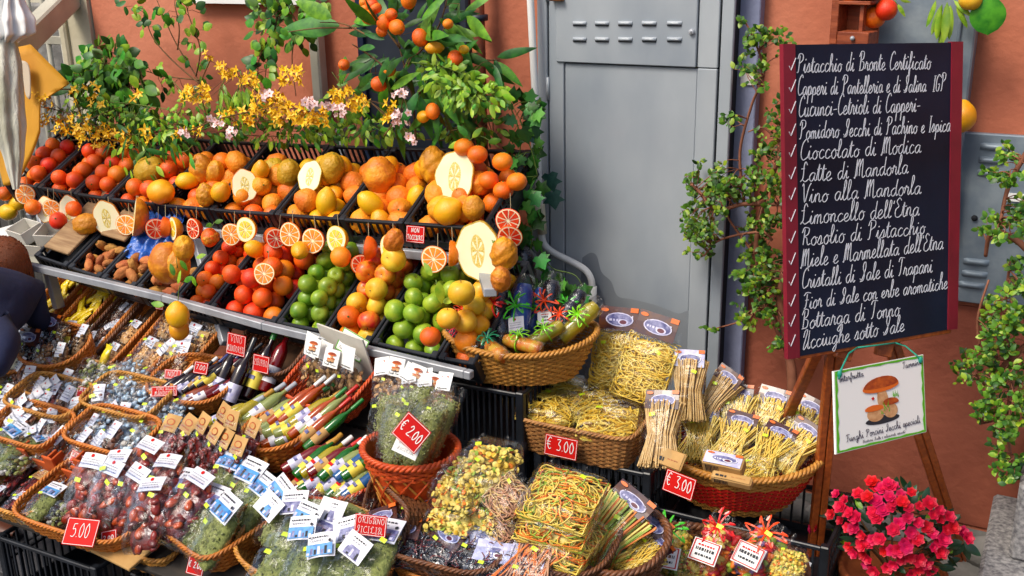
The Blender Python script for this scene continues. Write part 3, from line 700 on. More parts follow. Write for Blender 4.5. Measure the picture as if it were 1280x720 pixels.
CL = crate_row([38, 78, 118, 160, 208, 250, 335, 395, 455, 540, 588], LY, lipL, TL, .11, .5, [
 ['dark crate with white cardboard at the left end of the lower tier'], ['dark crate of small tubers left of the root crate'], ['lower tier crate of brown roots beside the wooden board'], ['lower tier crate lined with blue paper'],
 ['lower tier crate under the hanging bunch of citrons'], ['lower tier crate of bright red oranges'], ['lower tier crate of green apples left of the red ones'],
 ['lower tier crate of mixed red and yellow apples'], ['wide lower tier crate of green apples'], ['rightmost lower tier crate of yellow fruit']], tier='lower')
xA, xB = at(10, 260, Y=UY).x, at(640, 300, Y=UY).x
def railz(l, Y): q = [at(x, y, Y=Y) for x, y in l]; return q
q = railz([(60, 262), (330, 299), (640, 330)], UY+.05); srail(q[0], q[1]); srail(q[1], q[2])
q = railz([(38, 333), (205, 372), (330, 407), (582, 467), (590, 469)], LY-.02)
for i in range(4): srail(q[i], q[i+1], .03, .03)
for l in ([(246, 300), (283, 430)], [(603, 334), (613, 366)], [(52, 268), (66, 330)], [(62, 340), (74, 385)]):
    y0 = UY+.03 if l[0][1] < 335 or l[0][0] > 600 else LY+.03; a = at(*l[0], Y=y0); c = at(*l[1], Y=LY+.03 if l[1][1] > 350 else y0-.12)
    srail(a, c, .045, .03, 'post')
for X in (-4.3, -2.95, -1.95):
    srail((X, -.1, 1.5), (X, -.1, .05), .04, .04, 'post'); srail((X, UY+.02, lipU(X)-.16), (X, -.15, lipU(X)+.1), .03, .03, 'bracket')

def fill(M_, w_, d, h, kinds, r, label, cat, group, ly=2, drop=.25, lift=0.0, rows=None):
    nx = max(1, int((w_-.03)/(2*r))); ny = rows or int((d-.04)/(1.8*r)); sx = (w_-.03)/nx
    for l in range(ly):
        for j in range(ny-l):
            for i in range(nx-(1 if (j+l) % 2 and nx > 2 else 0)):
                if l == ly-1 and rnd.random() < drop: continue
                x = -w_/2+.015+sx*(i+.5+(.5 if (j+l) % 2 and nx > 2 else 0)); yv = -d/2+.012+r*(1+1.75*j+.85*l)
                p = M_@Vector((x+rnd.uniform(-.004, .004), yv, h-.055+lift+l*r*1.45+rnd.uniform(-.004, .006)))
                kd = kinds[rnd.randrange(len(kinds))]
                put_fruit(kd, p, label+(where((x+w_/2)/w_, (j+.8*l)/(ny-.5)) if l == 0 or ly < 2 else where((x+w_/2)/w_, (j+.8*l)/(ny-.5))+', on top'), cat, group, r/.037*rnd.uniform(.92, 1.06))
for k in range(3):
    fill(*CU[k], ['blood', 'blood', 'orange'], .039, ['bright blood orange heaped in the leftmost upper crate', 'bright blood orange heaped in the second upper crate from the left', 'blood orange in the crate beneath the yellow blossom'][k], 'orange', 'blood oranges in upper crate '+'abc'[k])
fill(*CU[3], ['blood', 'orange'], .040, 'orange in the upper crate behind the drooping green leaves', 'orange', 'oranges behind the leaves')
fill(*CU[4], ['rough', 'rough', 'orange', 'oval'], .041, 'orange lying around the yellow citron in the upper crate', 'orange', 'oranges round the yellow citron', 2, .5)
fill(*CU[5], ['rough', 'rough', 'oval', 'orange'], .041, 'orange yellow citrus under the greenish citrons in the upper tier', 'citrus fruit', 'citrus under the greenish citrons', 2, .5)
fill(*CU[6], ['rough', 'oval', 'rough', 'lemon'], .042, 'orange citrus in the crate with the cut citron on top', 'citrus fruit', 'citrus in the cut citron crate', 2, .45)
fill(*CU[7], ['rough', 'rough', 'oval'], .042, 'orange citrus around the big pear shaped citron', 'citrus fruit', 'citrus around the pear shaped citron', 2, .5)
fill(*CU[8], ['rough', 'rough', 'orange'], .042, 'orange in the rightmost upper crate', 'orange', 'oranges in the rightmost upper crate', 2, .45)
fill(*CL[1], ['tuber'], .022, 'small yellow brown root in a left lower crate', 'root', 'roots in the left lower crate', 2, .1, rows=5)
fill(*CL[2], ['tuber'], .026, 'brown knobbly root below the blue paper', 'root', 'roots below the blue paper', 2, .1, rows=4)
fill(*CL[3], ['tuber'], .032, 'large brown root under the hanging citrons', 'root', 'large roots under the citrons', 2, .2, rows=3)
fill(*CL[4], ['blood', 'orange'], .034, 'small orange under the hanging citron bunch', 'orange', 'oranges under the hanging citrons', 2, .3)
fill(*CL[5], ['blood', 'blood', 'orange'], .043, 'bright red orange in the wide lower crate', 'orange', 'red oranges of the lower tier', 3, .5, rows=7)
fill(*CL[6], ['gapple', 'gapple', 'gpear'], .036, 'green apple in the crate left of the red apples', 'apple', 'green apples left of the red ones', 3, .4)
fill(*CL[7], ['rapple', 'quince', 'rapple', 'orange', 'quince'], .041, 'red or yellow apple in the mixed crate', 'apple', 'mixed apples', 3, .4)
fill(*CL[8], ['gapple', 'gapple', 'gapple'], .040, 'green apple in the widest apple crate', 'apple', 'green apples of the wide crate', 3, .4)
fill(*CL[9], ['quince', 'quince', 'oval', 'orange'], .042, 'yellow fruit in the rightmost lower crate', 'yellow fruit', 'yellow fruit of the lower tier', 3, .35)
# the show pieces on top, each where it lies
def one(kind, px, py, Y, label, cat, s=1, up=(0, 0, 1), spin=0, group=None):
    z = Vector(up).normalized(); M_ = z.to_track_quat('Z', 'Y').to_matrix().to_4x4()@RZ(spin)
    return put_fruit(kind, at(px, py, Y=Y), label, cat, group, s, M_)
one('gcitron', 187, 214, -.62, 'rough brownish yellow citron half hidden by hanging leaves', 'citron', 1.15, (1, 0, .6))
one('cedro', 201, 240, -.78, 'smooth yellow citron at the front corner of its crate', 'citron', 1.0, (1, 0, .1))
one('citron', 252, 212, -.6, 'upright brown yellow citron behind the front rows', 'citron', .95)
one('citron', 268, 216, -.58, 'round golden citron right of the upright brown one', 'citron', .8, (.5, 0, 1))
one('cedro', 276, 240, -.76, 'bright greenish yellow citron near the lemon half', 'citron', .75, (.6, 0, .8))
one('citron', 257, 244, -.78, 'pointed orange yellow citron standing at the crate front', 'citron', .7)
one('gcitron', 343, 214, -.58, 'golden wrinkled citron left of its twin', 'citron', .85)
one('gcitron', 361, 217, -.6, 'golden ribbed citron beside the cut citron', 'citron', .9, (.2, 0, 1))
one('gcitron', 414, 211, -.58, 'greenish round citron right of the cut citron', 'citron', 1.0, (.3, 0, 1))
one('lemon', 327, 212, -.66, 'yellow lemon leaning by the oval cut citron', 'lemon', 1.0, (.2, -.3, 1))
one('bigcitron', 474, 216, -.6, 'very large pear shaped orange citron', 'citron', 1.0)
one('citron', 543, 208, -.58, 'tall golden citron behind the big cut citron', 'citron', 1.05, (-.2, 0, 1))
one('cedro', 560, 264, -.78, 'smooth bright yellow citron in the rightmost crate', 'citron', .95, (1, 0, .8))
one('bigcitron', 592, 258, -.76, 'pointed orange citron beside the bright yellow one', 'citron', .62)
one('quince', 577, 366, -1.02, 'big yellow orange fruit above the ribbon basket', 'citrus fruit', 1.25)
one('quince', 560, 398, -1.05, 'pale yellow apple beside the ribbon basket', 'apple', 1.05)
one('orange', 538, 421, -1.1, 'orange at the corner of the rightmost lower crate', 'orange', 1.0)
one('citron', 626, 349, -1.0, 'round yellow citrus right of the steel post', 'citrus fruit', .62)

def halfat(K, px, py, Y, n, label, cat='citrus half', s=1, spin=0, group=None, string=True):
    c = at(px, py, Y=Y); z = Vector(n).normalized(); M_ = T(c)@z.to_track_quat('Z', 'Y').to_matrix().to_4x4()@RZ(spin)@SC(s)
    o = spawn(K, M_, label, cat, group)
    if string:
        b = MB(); p0 = Vector((0, 0, -.01)); p1 = M_.inverted()@(c+Vector((rnd.uniform(-.01, .01), .03, .09)))
        b.tube([p0, (p0+p1)/2+Vector((.004, 0, 0)), p1], .0011, m_twine, 4); part('string', b, o)
    return o
V_ = (.25, -1, .25)
halfat(K_hc, 306, 232, -.72, (.7, -.8, .5), 'oval cut citron standing upright in the crate', s=1.15, string=False)
halfat(K_hC, 387, 221, -.66, (.1, -1, .5), 'pale round cut citron on top of the upper crates', s=.72, string=False)
halfat(K_hC, 568, 221, -.66, (.1, -1, .3), 'big white cut citron beside the hanging mandarins', s=1.05, string=False)
for i, (K, px, py, n, s, lab) in enumerate([
 (K_ho, 31, 243, (.6, -1, .2), 1.0, 'leftmost hanging orange half'),
 (K_hc, 57, 262, (.3, -1, .2), .8, 'pale citron half hanging second from left'),
 (K_ho, 64, 260, (.7, -1, .2), .85, 'orange half in front of the pale citron half'),
 (K_hc, 86, 264, (.2, -1, .2), .95, 'pale yellow half behind a dark threaded orange'),
 (K_hc, 133, 273, (.5, -1, .1), 1.05, 'oval citron half with a yellow heart, third in line'),
 (K_ho, 157, 281, (.4, -1, .2), 1.0, 'bright orange half beside the tilted citron half'),
 (K_hc, 168, 272, (-.9, -1, .3), 1.15, 'tilted long citron half by the crate lip'),
 (K_hb, 195, 286, (1, -.7, .1), 1.0, 'two red orange halves hung back to back, left one'),
 (K_hb, 204, 284, (-1, -.6, .1), 1.0, 'two red orange halves hung back to back, right one'),
 (K_hl, 216, 286, (-.5, -1, .1), 1.0, 'lemon half facing left above the citron bunch'),
 (K_hb, 241, 286, (-.2, -1, .1), 1.0, 'dark blood orange half with purple flesh'),
 (K_ho, 289, 293, (.2, -1, .2), 1.0, 'orange half hanging left of a yellow lemon half'),
 (K_hl, 307, 287, (.1, -1, .2), 1.0, 'yellow lemon half right of the orange half'),
 (K_hb, 345, 298, (.9, -1, .1), .9, 'thin blood orange slice seen edge on'),
 (K_ho, 362, 293, (.1, -1, .2), 1.05, 'orange half over a small yellow lemon'),
 (K_ho, 391, 301, (.1, -1, .2), 1.1, 'large orange half in the middle of the line'),
 (K_hl, 420, 299, (-.1, -1, .2), 1.05, 'lemon half hanging over an orange'),
 (K_hb, 458, 310, (-1, -.45, .1), 1.05, 'blood orange half turned sideways'),
 (K_hb, 451, 331, (1, -.5, .3), .9, 'lower slanting blood orange half'),
 (K_hl, 487, 311, (-.2, -1, .15), 1.1, 'lemon half hanging over a round golden orange'),
 (K_ho, 542, 324, (.2, -1, .2), 1.1, 'orange half left of a sideways one'),
 (K_ho, 562, 317, (-1, -.6, .1), 1.05, 'sideways orange half beside the big white citron'),
 (K_hC, 597, 314, (.1, -1, .15), 1.12, 'biggest white cut citron hanging in front of the post'),
 (K_hb, 635, 276, (.4, -1, .1), 1.0, 'upper red blood orange half in the ivy'),
 (K_hb, 637, 297, (.5, -1, -.2), 1.0, 'lower red blood orange half in the ivy'),
 (K_ho, 330, 342, (.3, -1, .3), .95, 'orange half lying on the red oranges'),
]):
    halfat(K, px, py, -.87 if i < 25 else -1.0, n, lab, s=s*(1.22 if K is not K_hC else 1), spin=rnd.uniform(-.3, .3) if K[0] != 'halved_citron' else rnd.uniform(-.15, .15))
for kind, px, py, s, lab in [('blood', 41, 259, 1, 'blood orange hanging at the far left of the line'), ('orange', 92, 261, .95, 'orange bound with dark thread'), ('blood', 73, 276, 1.1, 'round blood orange under the second hanging half'),
 ('citron', 108, 280, .85, 'rough orange citron hanging between two halves'), ('citron', 264, 297, .55, 'orange behind the hanging mandarin'), ('mandarin', 262, 297, 1.05, 'mandarin with leaves hanging in the middle left'),
 ('lemon', 318, 311, 1.05, 'yellow lemon hanging below the lemon half'), ('lemon', 375, 313, 1.05, 'pointed lemon hanging beneath an orange half'), ('orange', 426, 321, 1.1, 'orange hanging below a lemon half'),
 ('quince', 492, 324, 1.25, 'golden round orange hanging under the lemon half'), ('citron', 492, 301, .66, 'yellow citrus behind the lemon half'), ('citron', 630, 318, .85, 'orange yellow citron with a dark leaf near the post'),
 ('quince', 626, 350, 1.1, 'yellow round fruit right of the post')]:
    put_fruit(kind, at(px, py, Y=-.9), lab, 'citrus fruit', None, s)
for px, py, s, lab in [(209, 325, 1.3, 'long knobbly citron of the hanging bunch'), (230, 311, .85, 'round yellow citron at the top of the bunch'), (222, 332, 1.05, 'golden citron low in the hanging bunch')]:
    one('citron' if s < 1.2 else 'bigcitron', px, py, -1.1, lab, 'citron', s*.85)
one('cedro', 222, 394, -1.25, 'yellow lemon dangling over the wicker trays', 'lemon', .82); one('cedro', 224, 412, -1.22, 'lower yellow lemon under the dangling one', 'lemon', .7)
for i, (px, py) in enumerate([(580, 184), (597, 193), (628, 202), (588, 227), (611, 225), (629, 238), (646, 227)]):
    one('mandarin', px, py, -.62, ['mandarin at the top left of the hanging cluster', 'mandarin touching the top left one', 'mandarin highest on the right of the cluster', 'mandarin in front of the cut citron', 'mandarin in the centre of the cluster', 'lowest mandarin of the cluster', 'rightmost mandarin beside the white pipe'][i], 'mandarin', 1.02)
# left crates' boards, paper and box
def lay(me_b, M_, name, label, cat): return tag(link(name, me_b.mesh(name), M_), label, cat)
for k, (f, lab) in enumerate([(0, 'weathered plank lying left in the lower tier'), (1, 'weathered plank beside the blue paper')]):
    M_, w_, d, h = CL[f]; b = MB(); b.box((w_*.0, .02 if f == 0 else .1, h+.012), (w_*.75, .44 if f == 0 else .3, .014), m_wood_b, bev=.003); lay(b, M_, 'wooden_board', lab, 'board')
m_bluep = mat('blue_tissue_paper', '12489e', '1c62c0', 12, .45, .012, 22, coat=.2)
M_, w_, d, h = CL[2]
b = MB(); b.grid(lambda u, v: np.stack([(u-.5)*w_*1.1, -d/2+.14+v*.25, h-.02+.07*v+.02*wob(np.stack([u*9, v*9, u*0], 1), 3)], 1), 24, 24, m_bluep); lay(b, M_, 'tissue_paper', 'crumpled bright blue tissue paper lining a lower crate', 'paper')
M_, w_, d, h = CL[0]
b = MB()
for i, (dx, dy, rz) in enumerate([(0, .14, .3), (.05, -.02, .2), (-.1, .02, -.2)]):
    b = MB(); wq, dq = .17, .12
    b.box((0, 0, 0), (wq, dq, .006), m_card)
    for s_ in (-1, 1): b.box((0, s_*dq/2, .035), (wq, .005, .07), m_card); b.box((s_*wq/2, 0, .035), (.005, dq, .07), m_card)
    lay(b, T(at(*[(72, 300), (50, 312), (36, 296)][i], Y=-.86))@RZ(rz)@RX(.35)@SC(.85), 'cardboard_box', ['open white cardboard box rightmost above the left lower crate', 'open white cardboard box lowest at the left end of the rack', 'open white cardboard box at the very left of the lower tier'][i], 'box')
# NON TOCCARE card on the crates
def card(w_, h_, m, edge=None, th=.003):
    b = MB(); b.box((0, 0, -th/2), (w_, h_, th), m, bev=.0008)
    if edge:
        for sx in (-1, 1): b.box((sx*(w_/2-.003), 0, .0003), (.0014, h_-.006, .0006), edge)
        for sy in (-1, 1): b.box((0, sy*(h_/2-.003), .0003), (w_-.0075, .0014, .0006), edge)
    return b
def sign(c, w_, h_, lines, n=(.2, -1, .3), rl=0, m=m_red, xh=.4, label='', edge=m_signw, ink=None, r=.0012, name='price_sign', group=None, sk=0, cat='sign'):
    z = Vector(n).normalized(); x = Vector((0, 0, 1)).cross(z).normalized(); M_ = frame(c, x, z.cross(x))@RZ(rl)
    t = link(name, card(w_, h_, m, edge).mesh('card'), M_); tag(t, label, cat, group)
    b = MB()
    for i, (s_, x0, x1, y0, xx) in enumerate(lines):
        write(b, s_, (x0*w_, y0*h_), (x1*w_, (y0+sk)*h_), xx*h_, ink or m_signw, r, 3, i)
    part('lettering', b, t, T(0, 0, .0012)); return t
sign(at(519, 293, Y=-.84), .075, .062, [('NON', -.22, .24, .12, .13), ('TOCCARE', -.42, .44, -.32, .13)], (.1, -1, .2), 0, label='small red card reading NON TOCCARE on the crate front')
# ------------------------------------------------------------ basket weaving
def wick(n, a, b_): return mat(n, a, b_, 40, .55, .0012, 120, coat=.12, stretch=(1, 1, 2), rv=.08, detail=5)
W_H = wick('honey_wicker', 'd09440', 'b0742c'); W_O = wick('orange_brown_wicker', 'b8651f', 'd0802e'); W_B = wick('brown_wicker', '7a4a28', '5c3620')
W_R = wick('red_wicker', 'd81e08', 'c4180a'); W_RO = wick('red_orange_wicker', 'd2541a', 'b43c10'); W_T = wick('tan_wicker', 'b8844c', '966438')
m_in = mat('basket_floor', '5a3a20', '3f2815', 30, .8)
def outline(w_, d, n, k):
    t = np.linspace(0, 2*math.pi, 721)[:-1]; x = w_/2*np.sign(np.cos(t))*np.abs(np.cos(t))**(2/n); y_ = d/2*np.sign(np.sin(t))*np.abs(np.sin(t))**(2/n)
    P = np.column_stack([x, y_]); P = np.vstack([P, P[:1]]); s_ = np.concatenate([[0], np.cumsum(np.linalg.norm(np.diff(P, axis=0), axis=1))])
    q = np.linspace(0, s_[-1], k+1)[:-1]; return np.column_stack([np.interp(q, s_, P[:, 0]), np.interp(q, s_, P[:, 1])])
BC = {}
def basket_kit(w_, d, h, m=W_H, sq=5, taper=.82, rows=None, band=None, dip=0, rimr=.0065, handle=False, lattice=False, kindn='wicker_basket', braid=True):
    key = (round(w_, 2), round(d, 2), round(h, 2), m.name, sq, taper, bool(band), dip, lattice, handle)
    if key in BC: return BC[key]
    per = 2*(w_+d)*(.8 if sq < 3 else .95); ns = max(18, int(per/.028)); ns += ns % 2; rr = .0034
    rows = rows or max(6, int(h/.0085)); k = ns*2; kids = []
    def prof(v): return taper+(1-taper)*v**.8
    ang = np.arange(k)*math.pi*2/k
    def lift(v, xy): return dip*(np.abs(xy[:, 0])/(w_/2))**2*v
    groups = {}
    for r_ in range(rows):
        v = (r_+.5)/rows; O = outline(w_*prof(v), d*prof(v), sq, k)
        off = .0042*np.sin(np.arange(k)*math.pi/1+0)*0
        ph = np.array([(1 if (i//2+r_) % 2 else -1) if i % 2 == 0 else 0 for i in range(k)])*.0042
        nrm = O/np.linalg.norm(O, axis=1, keepdims=True)
        P = np.column_stack([O+nrm*ph[:, None], np.full(k, v*h)]); P[:, 2] += lift(v, O)
        mm = band[2] if band and band[0] <= v <= band[1] else m
        if lattice and .12 < v < .8: continue
        groups.setdefault('coloured_band' if mm is not m else 'weave', MB()).tube(P, rr*(h/rows/.0085)*1.1, mm, 4, closed=True, flat=1.25, ref=np.array([0, 0, 1.0]))
    for n_, g_ in groups.items():
        kids.append(kit(n_, g_.mesh(n_), kind='stuff'))
    b = MB()
    if lattice:
        b2 = MB(); b2.grid(lambda u, v: np.column_stack([(w_/2-.008)*(taper+(1-taper)*v**.8)*np.cos(u*6.2832), (d/2-.008)*(taper+(1-taper)*v**.8)*np.sin(u*6.2832), v*h]), 33, 6, m, cu=True)
        kids.append(kit('inner_wall', b2.mesh('inner_wall')))
        for s_ in (-1, 1):
            for i in range(14):
                v = np.linspace(.08, .85, 12); a = i*6.2832/14+s_*v*1.5; q = taper+(1-taper)*v**.8
                b.tube(np.column_stack([(w_/2+.001*s_)*q*np.cos(a), (d/2+.001*s_)*q*np.sin(a), v*h]), .0035, m if s_ > 0 else W_H, 4)
    for i in range(0, k, 2):
        pts = []
        for v in np.linspace(0, 1, 5):
            q = prof(v); O = outline(w_*q, d*q, sq, k)[i]; pts.append((O[0], O[1], v*h+dip*(abs(O[0])/(w_/2))**2*v))
        if not lattice: b.tube(pts, .0028, m, 4, cap=False)
    kids.append(kit('stakes', b.mesh('stakes'), kind='stuff'))
    b = MB(); O = outline(w_, d, sq, k*2); tt = np.arange(k*2)*math.pi*2/(k*2); nrm = O/np.linalg.norm(O, axis=1, keepdims=True); z = h+dip*(np.abs(O[:, 0])/(w_/2))**2
    tw = max(8, int(per/.05))
    for j in range(3):
        a = tt*tw+j*2.094; P = np.column_stack([O+nrm*(np.cos(a)*rimr*.75)[:, None], z+np.sin(a)*rimr*.75]); b.tube(P, rimr*.72, m, 5, closed=True, ref=np.array([0, 0, 1.0]))
    kids.append(kit('rim', b.mesh('rim')))
    b = MB(); O = outline(w_*taper*.99, d*taper*.99, sq, 32); b.add([(x, y_, .003) for x, y_ in O]+[(x, y_, -.003) for x, y_ in O], [list(range(32)), list(range(32, 64))[::-1]], m_in, False); kids.append(kit('base', b.mesh('base')))
    if handle:
        b = MB(); a = np.linspace(0, math.pi, 12)
        for s_ in (-1, 1):
            for j in range(2):
                ph = a*7+j*math.pi; b.tube(np.column_stack([s_*(w_/2+.012+.02*np.sin(a))+.004*np.cos(ph), .05*np.cos(a)+.0*a, h+dip+.035*np.sin(a)+.004*np.sin(ph)]), .005, m, 5)
        kids.append(kit('handle', b.mesh('handle')))
    K = kit(kindn, None, I4, kids); BC[key] = K; return K

# ------------------------------------------------------------ small print on cards
m_ink = mat('dark_ink', '22242c', rough=.7); m_grey = mat('grey_print', '8a8c98', 'b0b2bc', 60, .6); m_blue = mat('blue_print', '1f6fb8', '59a3d8', 50, .45)
m_navy = mat('violet_print', '3a3c78', '8f90b8', 60, .45); m_kraft = mat('kraft_paper', 'c9a063', 'b58a50', 14, .8); m_brownp = mat('brown_gloss_print', '5a2f16', '3a2030', 30, .3, coat=.3)
m_oran = mat('orange_print', 'e06a18', rough=.4); m_white2 = mat('label_white', 'e8e8ea', 'd8d8e2', 12, .45); m_lilp = mat('pale_violet_print', 'b4b2d8', 'dcdaec', 40, .4); m_plum = mat('plum_print', '5c1430', rough=.4)
m_capb = mat('mushroom_cap_print', '8a2a0c', 'c25a16', 60, .45); m_stm = mat('mushroom_stem_print', 'd8a878', 'c08858', 70, .5); m_grn = mat('green_edge', '58b414', rough=.5); m_yelp = mat('yellow_label', 'e8d24a', rough=.5)
def mushroom_art(b, cx, cy, s, big=True):
    def blob(x, y, w_, h_, m, z, k=20, top=1.0, bot=1.0, sk=0):
        a = np.linspace(0, 2*math.pi, k+1)[:-1]; b.add([(cx+s*(x+w_*math.cos(t)+sk*h_*math.sin(t)), cy+s*(y+h_*math.sin(t)*(top if math.sin(t) > 0 else bot)), z) for t in a], [list(range(k))], m, False)
    blob(-.05, -.62, .62, .13, m_ink, .0006); blob(-.28, -.42, .3, .22, m_stm, .001); blob(.28, -.38, .26, .24, m_stm, .001)
    blob(.06, -.02, .2, .42, m_stm, .0014); blob(-.3, -.24, .34, .13, m_oran, .0018, bot=.5); blob(.32, -.14, .3, .16, m_capb, .0018, bot=.4)
    blob(.05, .42, .66, .3, m_oran, .0022, bot=.55, sk=.3); blob(.06, .47, .62, .28, m_capb, .0026, bot=.3, sk=.3)
    if big:
        b.add([(cx+s*x, cy+s*y, .0024) for x, y in [(-.35, .12), (-.27, .16), (-.24, .08), (-.32, .04)]], [[0, 1, 2, 3]], m_red, False)
        g = random.Random(2)
        for i in range(16):
            x = g.uniform(-.1, .2) if i % 2 else g.uniform(.3, .62); y_ = g.uniform(-.45, -.2) if i % 2 else g.uniform(-.05, .05)
            b.add([(cx+s*x, cy+s*y_, .003), (cx+s*(x+.03), cy+s*y_, .003), (cx+s*(x+g.uniform(-.12, .14)), cy+s*(y_+g.uniform(.1, .26)), .003)], [[0, 1, 2]], m_grn, False)
def rect(b, x0, x1, y0, y1, m, z): b.add([(x0, y0, z), (x1, y0, z), (x1, y1, z), (x0, y1, z)], [[0, 1, 2, 3]], m, False)
def oval(b, cx, cy, a_, b_, m, z, k=18): b.add([(cx+a_*math.cos(t), cy+b_*math.sin(t), z) for t in np.linspace(0, 2*math.pi, k+1)[:-1]], [list(range(k))], m, False)
HC = {}
def header(style, w_, h_, seed=1):
    key = (style, round(w_, 3), round(h_, 3), seed)
    if key in HC: return HC[key]
    g = random.Random(seed*7+3); base = {'white': m_white2, 'blue': m_white2, 'kraft': m_kraft, 'brown': m_brownp, 'violet': m_lilp, 'mush': m_signw, 'tag': m_signw, 'cream': m_kraft}[style]
    b = MB(); f = 5; bend = g.uniform(-.004, .006)
    def sh(u, v): return np.stack([(u-.5)*w_, (v-.5)*h_, bend*np.sin(u*3.1)*2+.001*np.sin(v*3)], 1)
    b.grid(sh, f, 3, base, smooth=False); b.grid(lambda u, v: sh(1-u, v)-np.array([0, 0, .0016]), f, 3, base, smooth=False)
    o = bend*2+.0018
    def text(x0, x1, y_, m=m_grey, t=.06, n=3):
        x = x0
        while x < x1: l = g.uniform(.03, .1); rect(b, x*w_, min(x+l, x1)*w_, y_*h_, (y_+t)*h_, m, o); x += l+.03
    if style == 'white':
        oval(b, -.02*w_, .3*h_, .07*w_, .07*w_, m_red, o); text(-.4, .4, .02); text(-.35, .35, -.14); text(-.4, .4, -.32, m_navy)
    elif style == 'blue':
        rect(b, -.46*w_, .46*w_, -.44*h_, .02*h_, m_blue if seed % 2 else m_navy, o); n_ = 7
        for i in range(n_):
            x = -.44+i*.125; rect(b, x*w_, (x+.09)*w_, -.4*h_, (-.32+g.uniform(0, .26))*h_, [m_lilp, m_navy, m_ink][i % 3], o+.0004)
        text(-.4, .3, .28, m_ink, .06); text(-.36, .1, .14)
        oval(b, .36*w_, .12*h_, .05*w_, .05*w_, m_ink, o+.0003)
    elif style == 'kraft': oval(b, 0, .05*h_, .26*w_, .2*h_, m_capb, o); oval(b, 0, .05*h_, .2*w_, .14*h_, m_kraft, o+.0003); text(-.3, .3, -.3, m_capb); text(-.2, .2, .0, m_capb)
    elif style in ('brown', 'violet'):
        mm = m_lilp if style == 'brown' else m_white2
        oval(b, .04*w_, -.04*h_, .36*w_, .3*h_, mm, o); oval(b, .04*w_, -.04*h_, .33*w_, .26*h_, m_navy, o+.0003); text(-.26, .38, .06, mm, .1); o += .0005; text(-.22, .2, -.12, mm, .09)
        oval(b, .14*w_, -.14*h_, .13*w_, .13*h_, mm, o+.0004); oval(b, .14*w_, -.14*h_, .09*w_, .09*h_, m_plum, o+.0007); oval(b, -.36*w_, .33*h_, .1*w_, .08*h_, m_oran, o)
        rect(b, .3*w_, .5*w_, .3*h_, .5*h_, m_oran, o)
    elif style == 'mush':
        mushroom_art(b, 0, .06*h_, .4*min(w_, h_), False); 
        text(-.35, .35, -.42, m_ink, .05)
    elif style == 'tag':
        for q in ((-.46, .46, .42, .46), (-.46, .46, -.46, -.42), (-.46, -.42, -.42, .42), (.42, .46, -.42, .42)): rect(b, q[0]*w_, q[1]*w_, q[2]*h_, q[3]*h_, m_red, o)
        text(-.3, .3, .2, m_red, .08); text(-.34, .34, -.02, m_ink, .14); text(-.3, .3, -.26, m_ink, .1)
    elif style == 'cream': text(-.42, -.1, -.3, m_ink, .25); text(.0, .4, -.1, m_capb, .05)
    HC[key] = b.mesh('header_card'); return HC[key]
def sticker_mesh():
    b = MB(); b.grid(lambda u, v: np.stack([(u-.5)*.019, (v-.5)*.011, .0012*np.sin(u*3)], 1), 4, 2, m_lime, smooth=False); return b.mesh('price_sticker')
STK = sticker_mesh()

# ------------------------------------------------------------ packaged goods (local: +y to the top of the pack, +z towards the buyer)
C_F = film('clear_cellophane'); C_FW = film('crinkled_cellophane', (.95, .96, .98), .02, 60, .005); C_FD = C_F
m_tom = mat('dried_tomato', '6e140c', 'a82c12', 60, .35, .002, 120, coat=.5, rv=.15); m_tom2 = mat('dark_dried_fruit', '45100e', '7a1c14', 50, .35, .002, 120, coat=.6, rv=.2)
m_tom3 = mat('orange_dried_tomato', 'a83a12', 'd0561c', 60, .35, .002, 120, coat=.5, rv=.15)
m_herb = mat('dried_oregano', '6b7238', '8f9450', 90, .9, .003, 220, rv=.15); m_herbl = mat('pale_herb', '9a9c66', '7e8650', 80, .9, .003, 200)
m_nut = mat('almond_nuts', 'b8824a', 'd6a866', 70, .6, .001, 100, rv=.15); m_nutd = mat('dark_nuts', '5a3220', '7e4a2c', 70, .5, .001, 100, rv=.15)
m_foil = mat('yellow_foil', 'e8c00c', 'f4da2e', 30, .28, .003, 90, coat=.6, rv=.12); m_candy = mat('pale_sweets', 'c8c4b8', 'a8a298', 60, .4, .002, 100, coat=.4, rv=.2)
m_bluec = mat('blue_clear_packet', '9cc4dc', 'd4e2ea', 40, .25, .004, 80, coat=.8, rv=.15); m_fungi = mat('dried_mushroom', 'a07a4a', '6b4a2e', 50, .8, .003, 120, rv=.15)
m_darkc = mat('dark_glossy_packet', '15171f', '2a2c3a', 30, .25, .003, 70, coat=.8); m_pasta = mat('yellow_pasta', 'e2b22c', 'efcb4c', 60, .55, .0004, 200, rv=.06); m_spag = mat('tan_pasta', 'c99c52', 'dcb878', 60, .55, .0004, 200)
m_pg = mat('green_pasta', '86a428', 'a6bc40', 60, .55); m_po = mat('orange_pasta', 'e66a14', 'f08c2c', 60, .55); m_pb = mat('pink_brown_pasta', 'b0744e', 'c8946c', 60, .6); m_py = mat('pale_pasta', 'e8c84e', 'f0d872', 60, .55)
def pillow(w_, l, h, m, seed=1, amp=.1, nu=14, nv=14, pin=.35, f=3.0):
    b = MB()
    def fn(u, v):
        a = 2*math.pi*u; t = v*2-1
        edge = (1-np.abs(t)**4)**.5; wx = w_/2*(1-pin*np.abs(t)**6); k = 1+amp*wob(np.stack([np.cos(a), np.sin(a), t*2], 1), seed, f)
        z = h/2*edge*np.sin(a)*k; x = wx*np.sign(np.cos(a))*np.abs(np.cos(a))**.55*(1+.3*amp*wob(np.stack([np.cos(a), np.sin(a), t*3], 1), seed+9, f))
        return np.stack([x, t*l/2, z+h*.35], 1)
    b.grid(fn, nu+1, nv, m, cu=True); return b
